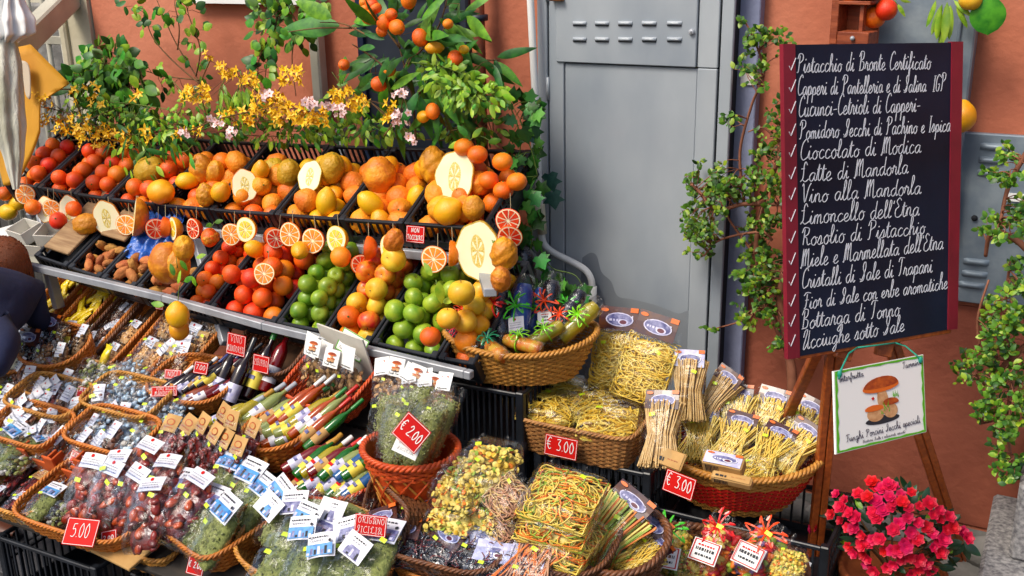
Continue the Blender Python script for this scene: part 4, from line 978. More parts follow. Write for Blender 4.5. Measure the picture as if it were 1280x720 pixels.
def ells(n, w_, l, h, r, m, seed, sq=(1, 1, .7), nu=6, nv=4, b=None):
    b = b or MB(); g = random.Random(seed); ms = m if isinstance(m, list) else [m]
    for i in range(n):
        x, y_ = g.uniform(-1, 1), g.uniform(-1, 1); z = g.random()*h*(1-.8*max(abs(x), abs(y_))**3)+.004
        rr = r*g.uniform(.75, 1.25); Mx = T(x*w_/2*.9, y_*l/2*.92, z)@Euler((g.uniform(-.6, .6), g.uniform(-.6, .6), g.uniform(0, 6.3))).to_matrix().to_4x4()
        b.ell((0, 0, 0), (rr*sq[0], rr*sq[1], rr*sq[2]), ms[i % len(ms)], nu, nv, Mx)
    return b
def strands(n, w_, l, h, m, seed, style, r=.0016):
    b = MB(); g = random.Random(seed); ms = m if isinstance(m, list) else [m]
    for i in range(n):
        mm = ms[i % len(ms)] if len(ms) < 4 or g.random() < .8 else ms[0]
        if style == 'straight':
            x = g.uniform(-1, 1); z = h*g.random()*(1-abs(x)**3*.6)+.002; k = g.uniform(-.06, .06); e = g.uniform(.88, 1)
            P = [(x*w_/2*(1-.18*math.cos(t*3.14))+k*w_*t, t*l/2*e, z+.003*math.sin(t*3+i)) for t in (-1, -.5, 0, .5, 1)]
        elif style == 'fan':
            a = g.uniform(-.5, .5); x = g.uniform(-.6, .6); z = h*g.random()+.002
            P = [(x*w_/2+math.sin(a)*t*l*.5, math.cos(a)*t*l*.48, z) for t in (-1, 0, 1)]
        else:                  # nest
            cx, cy = g.uniform(-.5, .5)*w_*.8, g.uniform(-.5, .5)*l*.8; R_ = g.uniform(.2, .5)*min(w_, l)*.8; a0 = g.uniform(0, 6.3); sp = g.uniform(.7, 2.6); z = h*g.random()**.7; asp = g.uniform(.4, 1)
            P = []
            for t in np.linspace(0, 1, 7):
                a = a0+sp*t; x = cx+R_*math.cos(a); y_ = cy+R_*asp*math.sin(a)
                x = max(-w_/2, min(w_/2, x)); y_ = max(-l/2, min(l/2, y_)); P.append((x, y_, .003+z*(1-.6*max(abs(x)/(w_/2), abs(y_)/(l/2))**3)+.004*math.sin(5*t+i)))
        b.tube(P, r, mm, 4, cap=False)
    return b
def discs(n, w_, l, h, ms, seed):
    b = MB(); g = random.Random(seed)
    for i in range(n):
        x, y_ = g.uniform(-1, 1), g.uniform(-1, 1); z = h*(.35+.65*g.random())*(1-.7*max(abs(x), abs(y_))**3); r_ = g.uniform(.007, .0105)
        Mx = T(x*w_/2*.92, y_*l/2*.92, z)@Euler((g.uniform(-.9, .9), g.uniform(-.9, .9), 0)).to_matrix().to_4x4()
        b.lathe([(.0001, .0012), (r_*.85, .0016), (r_, .0), (r_*.8, -.0014)], ms[0 if g.random() < .5 else g.randrange(len(ms))], 8, Mx)
    return b
def wrap(w_, l, h, seed, m=None, top=True):
    b = pillow(w_*1.08, l*1.05, h*1.5, m or C_F, seed, .22, 18, 16, .25, 4.5)
    if top: b.grid(lambda u, v: np.stack([(u-.5)*w_*(1.0-.15*v)+.006*np.sin(v*9), l/2*.95+v*l*.18, h*.3+.01*np.sin(u*11+seed)*v+.006*np.sin(u*23)], 1), 14, 4, m or C_F)
    return b
def pack(name, w_, l, h, fill_b, seed=1, hd=None, hsz=None, hpos=None, htilt=.3, stk=True, fm=None, hspin=0, extra=()):
    ch = [kit('filling', fill_b.mesh('filling'))]
    ch[0][4]['kind'] = 'stuff'
    ch.append(kit('wrapper', wrap(w_, l, h, seed, fm).mesh('wrapper')))
    if hd:
        hw, hh = hsz or (w_*1.02, w_*.55); hx, hy = hpos or (0, l*.5)
        ch.append(kit('header_card', header(hd, hw, hh, seed), T(hx, hy, h*.75)@RX(-htilt)@RZ(hspin)))
    if stk:
        g = random.Random(seed); ch.append(kit('price_sticker', STK, T(g.uniform(-.25, .25)*w_, l*g.uniform(.05, .3), h*1.22)@RZ(g.uniform(-.4, .4))))
    ch += list(extra); return kit(name, None, I4, ch)
def core(w_, l, h, m, seed, b): # lumps over a solid heart
    c = pillow(w_*.86, l*.9, h*.75, m, seed, .1, 12, 10); c.V += []; c2 = c
    for v in b.V: pass
    b.F = b.F; base = b.n
    for (f, k, sm) in c.F: b.F.append((f+base, b.mi(c.mats[k]), sm))
    b.V += c.V; b.n += c.n; return b
K_tom = [pack('tomato_bag', .10, .17, .045, core(.10, .17, .045, m_tom2, s, ells(40, .095, .165, .045, .019, [m_tom, m_tom2, m_tom3], s, (1, .62, .4), 8, 5)), s, 'white', (.072, .042)) for s in (1, 2, 3)]
K_tomk = [pack('dried_fruit_bag', .075, .17, .035, core(.075, .17, .035, m_tom2, s, ells(30, .07, .16, .035, .015, [m_tom2, m_tom], s, (1, .6, .4), 8, 5)), s, 'kraft', (.07, .065), htilt=.15) for s in (1, 2)]
K_her = [pack('oregano_bag', .10, .17, .05, core(.10, .17, .055, m_herb, s, ells(260, .098, .165, .052, .0045, [m_herb, m_herbl], s, (1, .5, .3), 5, 3)), s, 'blue', (.09, .07), htilt=.2) for s in (1, 2, 3)]
K_hern = [pack('oregano_bag', .10, .17, .05, core(.10, .17, .055, m_herb, s, ells(260, .098, .165, .052, .0045, [m_herb, m_herbl], s, (1, .5, .3), 5, 3)), s, None) for s in (4, 5)]
K_nut = [pack('nut_bag', .09, .16, .04, core(.09, .16, .035, m_, s, ells(110, .088, .155, .04, .0065, m_, s, (1, .7, .6), 6, 4)), s, 'cream' if s == 2 else 'white', (.07, .045), hpos=(0, .045), htilt=0) for s, m_ in ((1, m_nut), (2, m_nut), (3, m_nutd))]
K_clear = [pack('sweet_bag', .075, .11, .04, ells(30, .07, .10, .036, .0115, [m_candy, mm, mm], s, (1, .7, .5), 8, 5), s, None, None, stk=s in (1, 3), fm=C_FW) for s, mm in ((1, m_bluec), (2, m_bluec), (3, m_fungi), (4, m_herb))]
K_lab = [pack('labelled_packet', .065, .14, .03, core(.065, .14, .03, mm, s, ells(40, .06, .13, .03, .008, mm, s)), s, 'white', (.04, .06), hpos=(.0, .05), htilt=.15, stk=s == 1) for s, mm in ((1, m_tom2), (2, m_fungi), (3, m_nutd))]
K_candy = []
for s, mm in ((1, m_foil), (2, m_foil), (3, m_candy)):
    b = pillow(.028, .10, .018, mm, s, .12, 8, 9, .15); 
    for e in (-1, 1): b.grid(lambda u, v: np.stack([(u-.5)*(.022+.012*v), e*(.05+.014*v), .006+.003*np.sin(u*14)*v], 1), 7, 3, mm)
    K_candy.append(kit('foil_sweet', b.mesh('foil_sweet')))
K_mush = [pack('mushroom_bag', .10, .16, .05, core(.08, .14, .03, m_fungi, s, ells(60, .1, .155, .05, .014, [m_fungi, m_nut, m_fungi], s, (1, .7, .25), 8, 4)), s, 'mush', (.075, .085), hpos=(0, .115), htilt=.1) for s in (1, 2)]
BO = {}
def bottle(m, cap, lab, L_=.24, r=.019, name='slim_bottle', lm=None):
    b = MB(); b.lathe([(.0001, 0), (r*.9, .001), (r, .006), (r, L_*.55), (r*.85, L_*.63), (r*.36, L_*.72), (r*.34, L_*.88)], m, 14)
    c = MB(); c.lathe([(r*.42, L_*.8), (r*.43, L_*.985), (r*.38, L_), (.0001, L_)], cap, 12)
    l = MB(); l.lathe([(r*1.015, L_*.14), (r*1.02, L_*.15), (r*1.02, L_*.36), (r*1.015, L_*.37)], lm or m_white2, 14)
    if lab: 
        l.box((0, r*1.02, L_*.27), (r*.9, .0014, L_*.05), lab); l.box((0, -r*1.02, L_*.27), (r*.9, .0014, L_*.05), lab)
    return kit(name, b.mesh('bottle_body'), RX(-R(90))@T(0, 0, -L_/2), [kit('cap', c.mesh('cap')), kit('label', l.mesh('label'))])
def gl(n, a, b_=None): return mat(n, a, b_ or a, 8, .12, coat=.6, trans=.4)
mg = {k: gl(k+'_liqueur', c) for k, c in dict(yellow='c8b41a', green='1c7a1c', red='8a0c16', wine='22070e', orange='d0560c', pale='aab868', blue='2a6ab0', amber='a8481a').items()}
cap = {k: mat(k+'_cap', c, rough=.3, coat=.4) for k, c in dict(gold='b8862a', white='e6e6e2', green='1c7a2c', red='c42014', black='14161c', navy='1c2a6a', silver='a8acb4').items()}
def bt(liq, cp, lab=None, L_=.24, r=.019):
    v_ = rnd.randrange(4); key = (liq, cp, L_, r, v_)
    if key not in BO: BO[key] = bottle(mg[liq], cap[cp], lab or m_navy, L_, r, lm=[m_white2, m_yelp, m_kraft, m_lilp][v_])
    return BO[key]
# pasta
PM = [m_pasta, m_py]; MIX = [m_py, m_po, m_pg, m_pasta]
K_nest = [pack('pasta_bag', .2, .24, .06, core(.19, .22, .04, m_pasta, s, strands(330, .19, .23, .055, PM, s, 'nest', .0021)), s, 'brown', (.15, .085), hpos=(0, .155), htilt=.0) for s in (1, 2)]
K_nest2 = [pack('pasta_bag', .17, .15, .05, core(.16, .14, .035, m_pasta, s, strands(230, .16, .14, .05, PM, s, 'nest', .0021)), s, None) for s in (3, 4)]
K_spag = [pack('spaghetti_bag', .12, .22, .05, strands(170, .11, .22, .05, m_spag, s, 'straight', .0024), s, 'violet' if s == 2 else 'brown', (.11, .06), htilt=0) for s in (1, 2)]
K_fan = [pack('pasta_bag', .16, .2, .05, core(.13, .15, .03, m_pasta, s, strands(170, .15, .19, .05, PM, s, 'fan', .0021)), s, 'brown', (.12, .065), htilt=.0) for s in (1, 2)]
K_disc = [pack('pasta_disc_bag', .17, .2, .08, core(.16, .18, .07, m_py, s, discs(330, .17, .2, .085, [m_py, m_po, m_pg, m_pasta], s)), s, None) for s in (1, 2)]
K_mix = [pack('mixed_pasta_bag', .23, .2, .065, core(.2, .18, .055, m_py, s, strands(420, .225, .2, .07, MIX, s, 'nest', .0022)), s, None) for s in (1, 2)]
K_stick = [pack('pasta_stick_bag', .16, .24, .05, strands(170, .15, .22, .05, [m_py, m_po, m_pg], 5, 'straight', .0036), 5, 'brown', (.13, .06), htilt=.1)]
K_pink = [pack('twisted_pasta_bag', .16, .16, .05, core(.13, .13, .03, m_pb, 8, strands(170, .15, .15, .05, [m_pb, m_spag], 8, 'nest', .0028)), 8, None),
          pack('brown_pasta_bag', .16, .16, .05, core(.13, .13, .03, m_pb, 9, strands(170, .16, .2, .05, [m_pb, m_po], 9, 'fan', .0026)), 9, None)]
K_dark = [pack('truffle_pasta_bag', .15, .14, .035, core(.13, .12, .03, m_darkc, 3, strands(70, .14, .13, .035, [m_darkc, m_tom2], 3, 'nest', .0024)), s, hd, (.12, .075), hpos=(0, .06), htilt=.1) for s, hd in ((3, 'brown'), (4, 'violet'))]

def bk(px, py, w_, d, h, yaw, tilt, label, group=None, off=0.0, p=None, **k):
    c = p or on_display(px, py, off); M_ = T(c)@RZ(yaw)@RX(tilt)
    spawn(basket_kit(w_, d, h, **k), M_, label, 'basket', group); return M_, w_, d, h
def putin(Bs, kits, nx, ny, label, cat, group=None, lean=.5, z=.03, jit=.012, spin=.15, s=1.0, xr=(-.5, .5), yr=(-.5, .5), flip=False, labels=None):
    M_, w_, d, h = Bs; i = 0
    for j in range(ny):
        for q in range(nx):
            x = w_*.86*(xr[0]+(xr[1]-xr[0])*(q+.5)/nx)+rnd.uniform(-jit, jit); y_ = d*.86*(yr[0]+(yr[1]-yr[0])*(j+.5)/ny)+rnd.uniform(-jit, jit)
            Mi = M_@T(x, y_, h*.5+z+rnd.uniform(0, .012))@RZ(rnd.uniform(-spin, spin))@RX(lean+rnd.uniform(-.12, .12))@SC(s*rnd.uniform(.93, 1.07))
            spawn(rnd.choice(kits), Mi, labels[i] if labels and i < len(labels) else label+(where((q+.5)/nx, (j+.5)/ny) if nx*ny > 1 else ''), cat, group if not (labels and i < len(labels)) else group); i += 1
def drop(kits, px, py, label, cat, group=None, off=.05, lean=.5, spin=0, s=1.0, yaw=0, roll=0, p=None):
    c = p or on_display(px, py, off); return spawn(rnd.choice(kits) if isinstance(kits, list) else kits, T(c)@RZ(yaw)@RX(lean)@RY(roll)@RZ(spin)@SC(s), label, cat, group)
def scatter(kits, poly, n, label, cat, group, off=(.03, .07), lean=.5, spin=.5, s=1.0, mind=12):
    pts = []; xs = [p[0] for p in poly]; ys = [p[1] for p in poly]; tries = 0
    def inside(x, y_):
        c = False; j = len(poly)-1
        for i in range(len(poly)):
            if (poly[i][1] > y_) != (poly[j][1] > y_) and x < (poly[j][0]-poly[i][0])*(y_-poly[i][1])/(poly[j][1]-poly[i][1])+poly[i][0]: c = not c
            j = i
        return c
    while len(pts) < n and tries < n*60:
        tries += 1; x, y_ = rnd.uniform(min(xs), max(xs)), rnd.uniform(min(ys), max(ys))
        if inside(x, y_) and all((x-a)**2+(y_-b_)**2 > mind**2 for a, b_ in pts): pts.append((x, y_))
    for x, y_ in pts:
        drop(kits, x, y_, label+where((x-min(xs))/(max(xs)-min(xs)), 1-(y_-min(ys))/(max(ys)-min(ys))), cat, group, rnd.uniform(*off), lean+rnd.uniform(-.25, .25), rnd.uniform(-spin, spin), s*rnd.uniform(.9, 1.1), rnd.uniform(-.4, .4))
# ------------------------------------------------------------ display table and the crates that carry it
m_tab = mat('table_boards', '2a2622', '3a322a', 8, .8, stretch=(1, 8, 8))
zf = lambda Y: .38+SLOPE*(Y+1.95)
t = empty('display_table', T(-3, -1.5, 0), 'sloping dark board table under the wicker baskets', 'table')
for i in range(5):
    Y0 = -1.93+i*.19; xr_ = (-1.75, -1.45, -1.5, -1.9, -2.0)[i]
    xq = (-3.62, -3.62, -3.7, -3.78, -4.5)[i]; b = MB(); b.box((0, 0, 0), (xr_-xq, .18, .02), m_tab, bev=.003); part('plank', b, t, T((xr_+xq)/2+3, Y0+.09+1.5, zf(Y0+.09)-.02)@RX(TILT))
for X in (-3.58, -2.6, -2.0):
    for Y0 in (-1.75, -1.2): b = MB(); b.box((0, 0, zf(Y0)/2-.02), (.04, .04, zf(Y0)-.05), m_tab); part('leg', b, t, T(X+3, Y0+1.5, 0))
def bigcrate(c, yaw, label, w_=.56, d=.36, h=.24, m=m_black, n=None):
    nn = n or 1
    me = BC.setdefault(('bc', w_, d, h, m.name), crate_mesh(w_, d, h, m, 14, 0))
    for i in range(nn): tag(link('plastic_crate', me, T(c[0], c[1], c[2]+i*(h+.002))@RZ(yaw)), label[i] if isinstance(label, list) else label, 'crate', 'stacked black crates under the baskets')
bigcrate((-2.98, -1.72, 0), .02, 'black slatted crate at ground level under the front left basket', .5, .4, .29)
bigcrate((-2.35, -1.68, 0), 0, 'black crate under the basket of red price card', .5, .4, .29)
bigcrate((-1.77, -.76, 0), .04, ['bottom black crate under the ribbon basket', 'second black crate up under the ribbon basket', 'top black crate under the ribbon basket'], .38, .46, .26, n=3)
bigcrate((-2.35, -.66, 0), .0, ['bottom black crate behind the mushroom basket', 'middle black crate behind the mushroom basket'], .56, .36, .27, n=2)
bigcrate((-1.34, -.76, 0), .03, ['lower black crate under the square pasta basket', 'upper black crate under the square pasta basket'], .44, .34, .275, n=2)
bigcrate((-.83, -.66, 0), .0, ['bottom black crate beneath the red banded basket', 'upper black crate beneath the red banded basket'], .62, .4, .195, n=2)
b = MB(); b.box((0, 0, 0), (.045, .002, .07), m_white2); tag(link('crate_label', b.mesh('crate_label'), T(-.60, -.864, .30)@RY(.25)), 'small white paper tag stuck on the black crate beside the easel leg', 'label')

# ------------------------------------------------------------ upper row of wicker trays under the rack
TA = TILT+R(14)
g_tr = 'row of long wicker trays under the rack'
A1 = bk(70, 392, .17, .42, .06, -.12, TA, 'leftmost long wicker tray of yellow sweets under the rack', g_tr, m=W_O, off=.02)
A2 = bk(112, 402, .17, .42, .06, -.12, TA, 'second long wicker tray from the left with yellow sweets', g_tr, m=W_O, off=.02)
A3 = bk(150, 412, .15, .42, .06, -.12, TA, 'narrow brown wicker tray with dark and yellow packets', g_tr, m=W_B, off=.02)
A4 = bk(172, 420, .15, .42, .06, -.12, TA, 'half empty wicker tray with one yellow packet at the bottom', g_tr, m=W_O, off=.03)
A5 = bk(212, 432, .17, .42, .06, -.12, TA, 'wicker tray of nuts with a large white label', g_tr, m=W_O, off=.03)
A6 = bk(252, 438, .17, .42, .06, -.12, TA, 'rightmost wicker tray of nut bags beside the wine', g_tr, m=W_O, off=.03)
for Bs, w1 in ((A1, 'leftmost'), (A2, 'second')):
    putin(Bs, K_candy[:2], 3, 6, 'yellow foil wrapped sweet in the %s long wicker tray' % w1, 'sweet', 'yellow sweets in the %s tray' % w1, lean=.15, z=-.005, spin=.9)
putin(A3, [K_candy[0], K_lab[2]], 2, 4, 'dark or yellow packet in the narrow brown tray', 'packet', 'packets in the narrow brown tray', lean=.15, z=-.01, spin=.6, s=.8)
putin(A4, [K_candy[1], K_nut[0]], 1, 2, 'nut or yellow packet in the half empty tray', 'packet', 'packets in the half empty tray', lean=.1, z=-.01, yr=(-.5, .1), s=.8)
putin(A5, [K_nut[0], K_nut[1]], 2, 2, 'bag of pale nuts in the tray with the large white label', 'bag', 'nut bags in the labelled tray', lean=.15, z=-.01)
putin(A6, [K_nut[1], K_nut[2], K_clear[2]], 2, 3, 'bag of nuts in the rightmost tray by the wine', 'bag', 'nut bags in the rightmost tray', lean=.3, z=.0)
drop(K_nut[0], 228, 452, 'golden nut bag standing in front of the rightmost tray', 'bag', off=.06, lean=.9, s=1.1)
def labelcard(px, py, w_, h_, m, label, off=.1, lean=.9, rz=0, yaw=0, style=None):
    me = header(style, w_, h_, 3) if style else card(w_, h_, m, None, .002).mesh('card')
    return tag(link('paper_card', me, T(on_display(px, py, off))@RZ(yaw)@RX(lean)@RZ(rz)), label, 'card')
labelcard(208, 433, .04, .085, m_white2, 'tall white paper label across a nut tray', .1, .7, -.5, style='white')
labelcard(232, 426, .055, .05, m_white2, 'square white label under the dangling lemon', .12, .9, .1, style='white')
labelcard(66, 415, .05, .045, m_white2, 'left pale blue printed card over the round left basket', .13, 1.0, .1, style='blue')
labelcard(89, 408, .055, .05, m_white2, 'right pale blue printed card over the round left basket', .13, 1.0, .1, style='blue')
labelcard(75, 424, .11, .03, m_yelp, 'long pale yellow card below the two blue ones', .12, 1.0, .12)

# ------------------------------------------------------------ left part of the table
B12 = bk(20, 452, .42, .26, .08, .0, TILT+.1, 'brown oval basket at the left edge with cards and boxes', m=W_O, sq=2.6, off=.04)
putin(B12, K_lab+K_clear, 4, 2, 'small packet in the oval basket at the left edge', 'packet', 'packets in the oval left basket', lean=.5)
B11b = bk(82, 452, .33, .24, .1, .0, TILT+.1, 'orange brown round basket with two small red cards on its side', m=W_O, sq=2.4, off=.05)
putin(B11b, [K_clear[2], K_lab[1], K_dark[0]], 3, 2, 'clear packet in the round basket with red cards', 'packet', 'packets in the round basket', lean=.6, z=.02)
B11 = bk(100, 492, .42, .24, .07, .05, TILT, 'yellow brown shallow wicker tray half filled with sweet bags', m=W_H, sq=4, off=.02)
putin(B11, K_clear, 3, 2, 'small clear sweet bag in the shallow yellow tray', 'bag', 'sweet bags in the shallow tray', lean=.4, xr=(.05, .6))
drop(K_candy[0], 130, 455, 'tall yellow packet standing up in the shallow tray', 'packet', off=.1, lean=1.1, s=1.25, spin=-.2)
b = MB(); b.box((0, 0, 0), (.05, .045, .025), m_pith, bev=.006)
sb = b.mesh('soap_bar')
for i, (px, py) in enumerate([(14, 445), (24, 447), (21, 455)]): tag(link('soap_bar', sb, T(on_display(px, py, .12))@RZ(.3*i)@RX(.4)), ['cream bar leftmost in the oval basket', 'cream bar top right in the oval basket', 'cream bar lowest in the oval basket'][i], 'soap bar')
bk(48, 548, .34, .2, .08, .0, TILT, 'lower brown wicker tray of white labelled packets', m=W_O, off=.05); bk(72, 512, .36, .2, .08, .0, TILT, 'upper brown wicker tray of white labelled packets', m=W_H, off=.05); bk(150, 556, .36, .2, .08, .0, TILT, 'lower brown wicker tray of pale blue sweet bags', m=W_O, off=.05); bk(168, 512, .36, .2, .08, .0, TILT, 'upper brown wicker tray of pale blue sweet bags', m=W_H, off=.05); bk(8, 505, .3, .3, .07, 0, TILT, 'wicker tray cut by the left edge under clear packets', m=W_B, off=.02)
scatter(K_lab, [(0, 470), (40, 465), (130, 500), (175, 540), (120, 575), (55, 565), (0, 545)], 30, 'dark packet with a white label in the big left heap', 'packet', 'white labelled packets of the left heap', off=(.05, .08), mind=16, lean=.75, s=1.15)
scatter(K_clear[2:], [(0, 440), (30, 470), (60, 520), (0, 540)], 12, 'clear crinkled packet at the left edge of the heap', 'packet', 'clear packets at the left edge', mind=14)
for i, (px, py) in enumerate([(18, 520), (30, 508), (42, 496), (52, 486), (62, 481)]):
    labelcard(px, py, .045, .09, m_white2, ['lowest of five tilted white leaflets in the left heap', 'second lowest tilted white leaflet', 'middle tilted white leaflet', 'fourth tilted white leaflet from below', 'topmost tilted white leaflet'][i], .12, .8, -.55, style='white')
scatter(K_clear[:2]+K_clear[:2]+[K_clear[3]], [(120, 470), (165, 462), (215, 480), (230, 520), (205, 556), (130, 560), (95, 552), (80, 535), (120, 515)], 34, 'clear pale blue sweet bag in the orange trays', 'bag', 'pale blue sweet bags', off=(.05, .08), mind=15, s=1.1)
# terracotta coloured scalloped trays
m_terr = mat('terracotta_felt', 'cc5a1a', 'b84c14', 20, .8, .001, 60)
def scallop(c, w_, label):
    t = empty('scalloped_tray', T(c)@RZ(-.02)@RX(TILT), label, 'tray')
    b = MB(); b.box((0, 0, .003), (w_, .17, .006), m_terr); part('base', b, t)
    b = MB(); b.box((0, -.085, .03), (w_, .008, .06), m_terr, bev=.002); part('front', b, t)
    for s_ in (-1, 1):
        b = MB(); b.box((s_*w_/2, 0, .03), (.008, .17, .06), m_terr, bev=.002); part('side', b, t)
        b = MB(); b.box((s_*w_*.36, -.088, .065), (.045, .008, .07), m_terr, bev=.002); b.box((s_*w_*.47, -.06, .06), (.008, .05, .06), m_terr, bev=.002); part('tab', b, t)
    return t
for i, (px, py, w_) in enumerate([(78, 570, .19), (113, 582, .2), (148, 584, .2)]):
    scallop(on_display(px, py, .01), w_, ['left orange tray with raised tabs and a red card', 'middle orange tray with raised corner tabs', 'right orange tray with raised corner tabs beside the kraft bags'][i])
b = MB(); b.box((0, 0, .03), (.34, .2, .06), m_card, bev=.003); tag(link('white_carton', b.mesh('white_carton'), T(on_display(15, 562, .0))@RX(TILT)), 'white carton tray edge at the left under the herb bags', 'carton')
scatter([K_her[0], K_clear[3]], [(0, 552), (30, 560), (55, 582), (0, 590)], 6, 'dark green herb packet below the white carton', 'packet', 'herb packets below the white carton', lean=.3, mind=16)

# wine
B9 = bk(250, 492, .36, .26, .08, .05, TILT, 'braided wicker basket holding slanted wine bottles', m=W_O, sq=3, off=.02)
def bot(px, py, liq, cp, lean, spin, label, off=.08, L_=.24, r=.018, group=None, lab=None): return drop(bt(liq, cp, lab, L_, r), px, py, label, 'bottle', group, off, lean, spin)
for i in range(9):
    bot(206+i*11.5+rnd.uniform(-3, 3), 502-i*3.2+rnd.uniform(-3, 3), rnd.choice(['wine', 'red', 'amber', 'wine']), rnd.choice(['black', 'white', 'black', 'gold']), .45, -.55+rnd.uniform(-.1, .1), 'dark wine bottle with white label in the front of the braided basket'+where(i/8, 0), .09, .2, .0165, 'front row wine bottles')
for i in range(9):
    bot(215+i*10.5+rnd.uniform(-3, 3), 480-i*3.5+rnd.uniform(-3, 3), rnd.choice(['wine', 'wine', 'navy', 'amber']) if False else rnd.choice(['wine', 'red', 'wine']), rnd.choice(['black', 'black', 'white', 'navy']), .6, -.5+rnd.uniform(-.1, .1), 'dark wine bottle with black neck in the braided basket'+where(i/8, 1), .13, .22, .017, 'back row wine bottles')
for px, py, liq, cp, L_, lab_ in [(300, 468, 'wine', 'black', .3, 'tall dark wine bottle behind the small red MANDORLA card'), (329, 452, 'wine', 'green', .3, 'tall bottle with a bright green cap behind the red card'), (348, 447, 'red', 'green', .28, 'tall red bottle with a gold label next to the rack post'), (283, 462, 'wine', 'silver', .28, 'dark bottle leaning left of the tall ones')]:
    bot(px, py, liq, cp, .95, -.1, lab_, .12, L_, .028)
for i in range(5): b = None
W9 = bk(355, 455, .34, .22, .11, -.15, TILT+.3, 'brown wicker basket lining the tall bottles', m=W_B, sq=3, off=.02)
# liqueur bottles fanned out diagonally
B10 = bk(352, 568, .24, .24, .11, 0, TILT*.6, 'deep brown round wicker basket beneath the slanted liqueur bottles', m=W_O, sq=2, off=.0)
for i in range(27):
    u = (i % 9)/8; v = (i//9)/2; px = 262+u*118+v*32; py = 548-u*6-v*38+rnd.uniform(-9, 9)
    liq = rnd.choice(['yellow', 'pale', 'yellow', 'orange', 'pale', 'green'] if u > .4 else ['yellow', 'pale', 'yellow', 'pale'])
    bot(px, py, liq, rnd.choice(['gold', 'gold', 'white', 'white', 'silver'] if u < .6 else ['white', 'green', 'red', 'gold']), .42+v*.12, -.62+rnd.uniform(-.2, .2), 'slim citrus liqueur bottle fanned out left of the round red bowl'+where(u, v), .06+.05*v, .23, .0215, 'slim citrus liqueur bottles', lab=m_navy)
for i, (px, py, liq, cp) in enumerate([(372, 500, 'orange', 'white'), (385, 498, 'orange', 'white'), (398, 515, 'orange', 'green'), (412, 512, 'pale', 'red'), (418, 530, 'green', 'green'), (403, 528, 'orange', 'red')]):
    bot(px, py, liq, cp, .65, -.5, ['bottle with long white cap, left of two', 'bottle with long white cap, right of two', 'orange bottle with green cap', 'pale bottle with red cap highest on the right', 'green capped bottle rightmost of the fan', 'orange bottle with red cap low on the right'][i], .13, .26, .018)
B5 = bk(420, 612, .32, .25, .07, .0, TILT*.7, 'round red orange wicker bowl of coloured liqueur bottles', m=W_RO, sq=2, taper=.78, off=.0)
for i, (liq, cp) in enumerate([('green', 'green'), ('red', 'gold'), ('green', 'white'), ('red', 'white'), ('blue', 'navy'), ('green', 'navy'), ('pale', 'gold'), ('blue', 'navy'), ('red', 'gold'), ('green', 'gold'), ('yellow', 'white'), ('red', 'red'), ('green', 'white'), ('pale', 'gold'), ('blue', 'gold'), ('green', 'green')]):
    px = 388+(i % 8)*10.5; py = 592-(i//8)*24+(i % 8)*1.0
    bot(px, py, liq, cp, .5, -.5+rnd.uniform(-.2, .2), 'bright %s liqueur bottle in the round red bowl' % liq, .09+.04*(i//8), .21, .021, liq+' bottles in the red bowl', lab=rnd.choice([m_navy, m_red]))

# mushrooms
B7 = bk(428, 488, .36, .28, .09, -.25, TILT+.25, 'orange wicker basket of dried mushrooms hanging below the rack', m=W_RO, sq=5, off=.06)
b = MB(); b.box((0, .05, .14), (.26, .006, .2), m_card); tag(link('grey_card', b.mesh('grey_card'), B7[0]@RX(-.3)@T(.03, 0, 0)), 'grey paper sheet standing in the mushroom basket', 'paper')
putin(B7, K_mush, 3, 1, 'dried mushroom bag in the orange basket', 'bag', None, lean=.8, z=.02, labels=['dried mushroom bag leftmost in the orange basket', 'dried mushroom bag in the middle of the orange basket', 'dried mushroom bag rightmost in the orange basket'])
def mush_card(px, py, Y, s, label, rl=0, n=(.1, -1, .35)):
    z = Vector(n).normalized(); x = Vector((0, 0, 1)).cross(z).normalized(); c = at(px, py, Y=Y)
    w_, h_ = s; b = MB(); b.box((0, 0, -.002), (w_, h_, .004), m_signw, bev=.001)
    e = MB(); 
    for sx in (-1, 1): e.box((sx*(w_/2-.0015), 0, .0004), (.003, h_, .001), m_grn)
    for sy in (-1, 1): e.box((0, sy*(h_/2-.0015), .0004), (w_-.006, .003, .001), m_grn)
    t = link('mushroom_sign', b.mesh('mushroom_sign'), frame(c, x, z.cross(x))@RZ(rl)); tag(t, label, 'sign')
    a = MB(); mushroom_art(a, 0, .05*h_, .42*min(w_, h_), s[0] > .09); prints(a, 'Funghi Porcini', (-.4*w_, -.38*h_), (.4*w_, -.38*h_), .05*h_, m_ink, .0005, 3); part('printed_picture', a, t, T(0, 0, .0008))
    if s[0] > .09: part('green_edge', e, t)
    return t
mush_card(440, 431, -1.12, (.115, .085), 'larger green edged mushroom sign tilted on the rack rail', -.35)
for px, py, lab in [(391, 434, 'small mushroom card leftmost under the rack'), (414, 448, 'small mushroom card beside the leftmost one'), (495, 459, 'small mushroom card left of three above the herb basket'), (521, 468, 'middle mushroom card above the herb basket'), (543, 479, 'right mushroom card above the herb basket')]:
    mush_card(px, py, -1.2, (.062, .066), lab, rnd.uniform(-.25, .0))
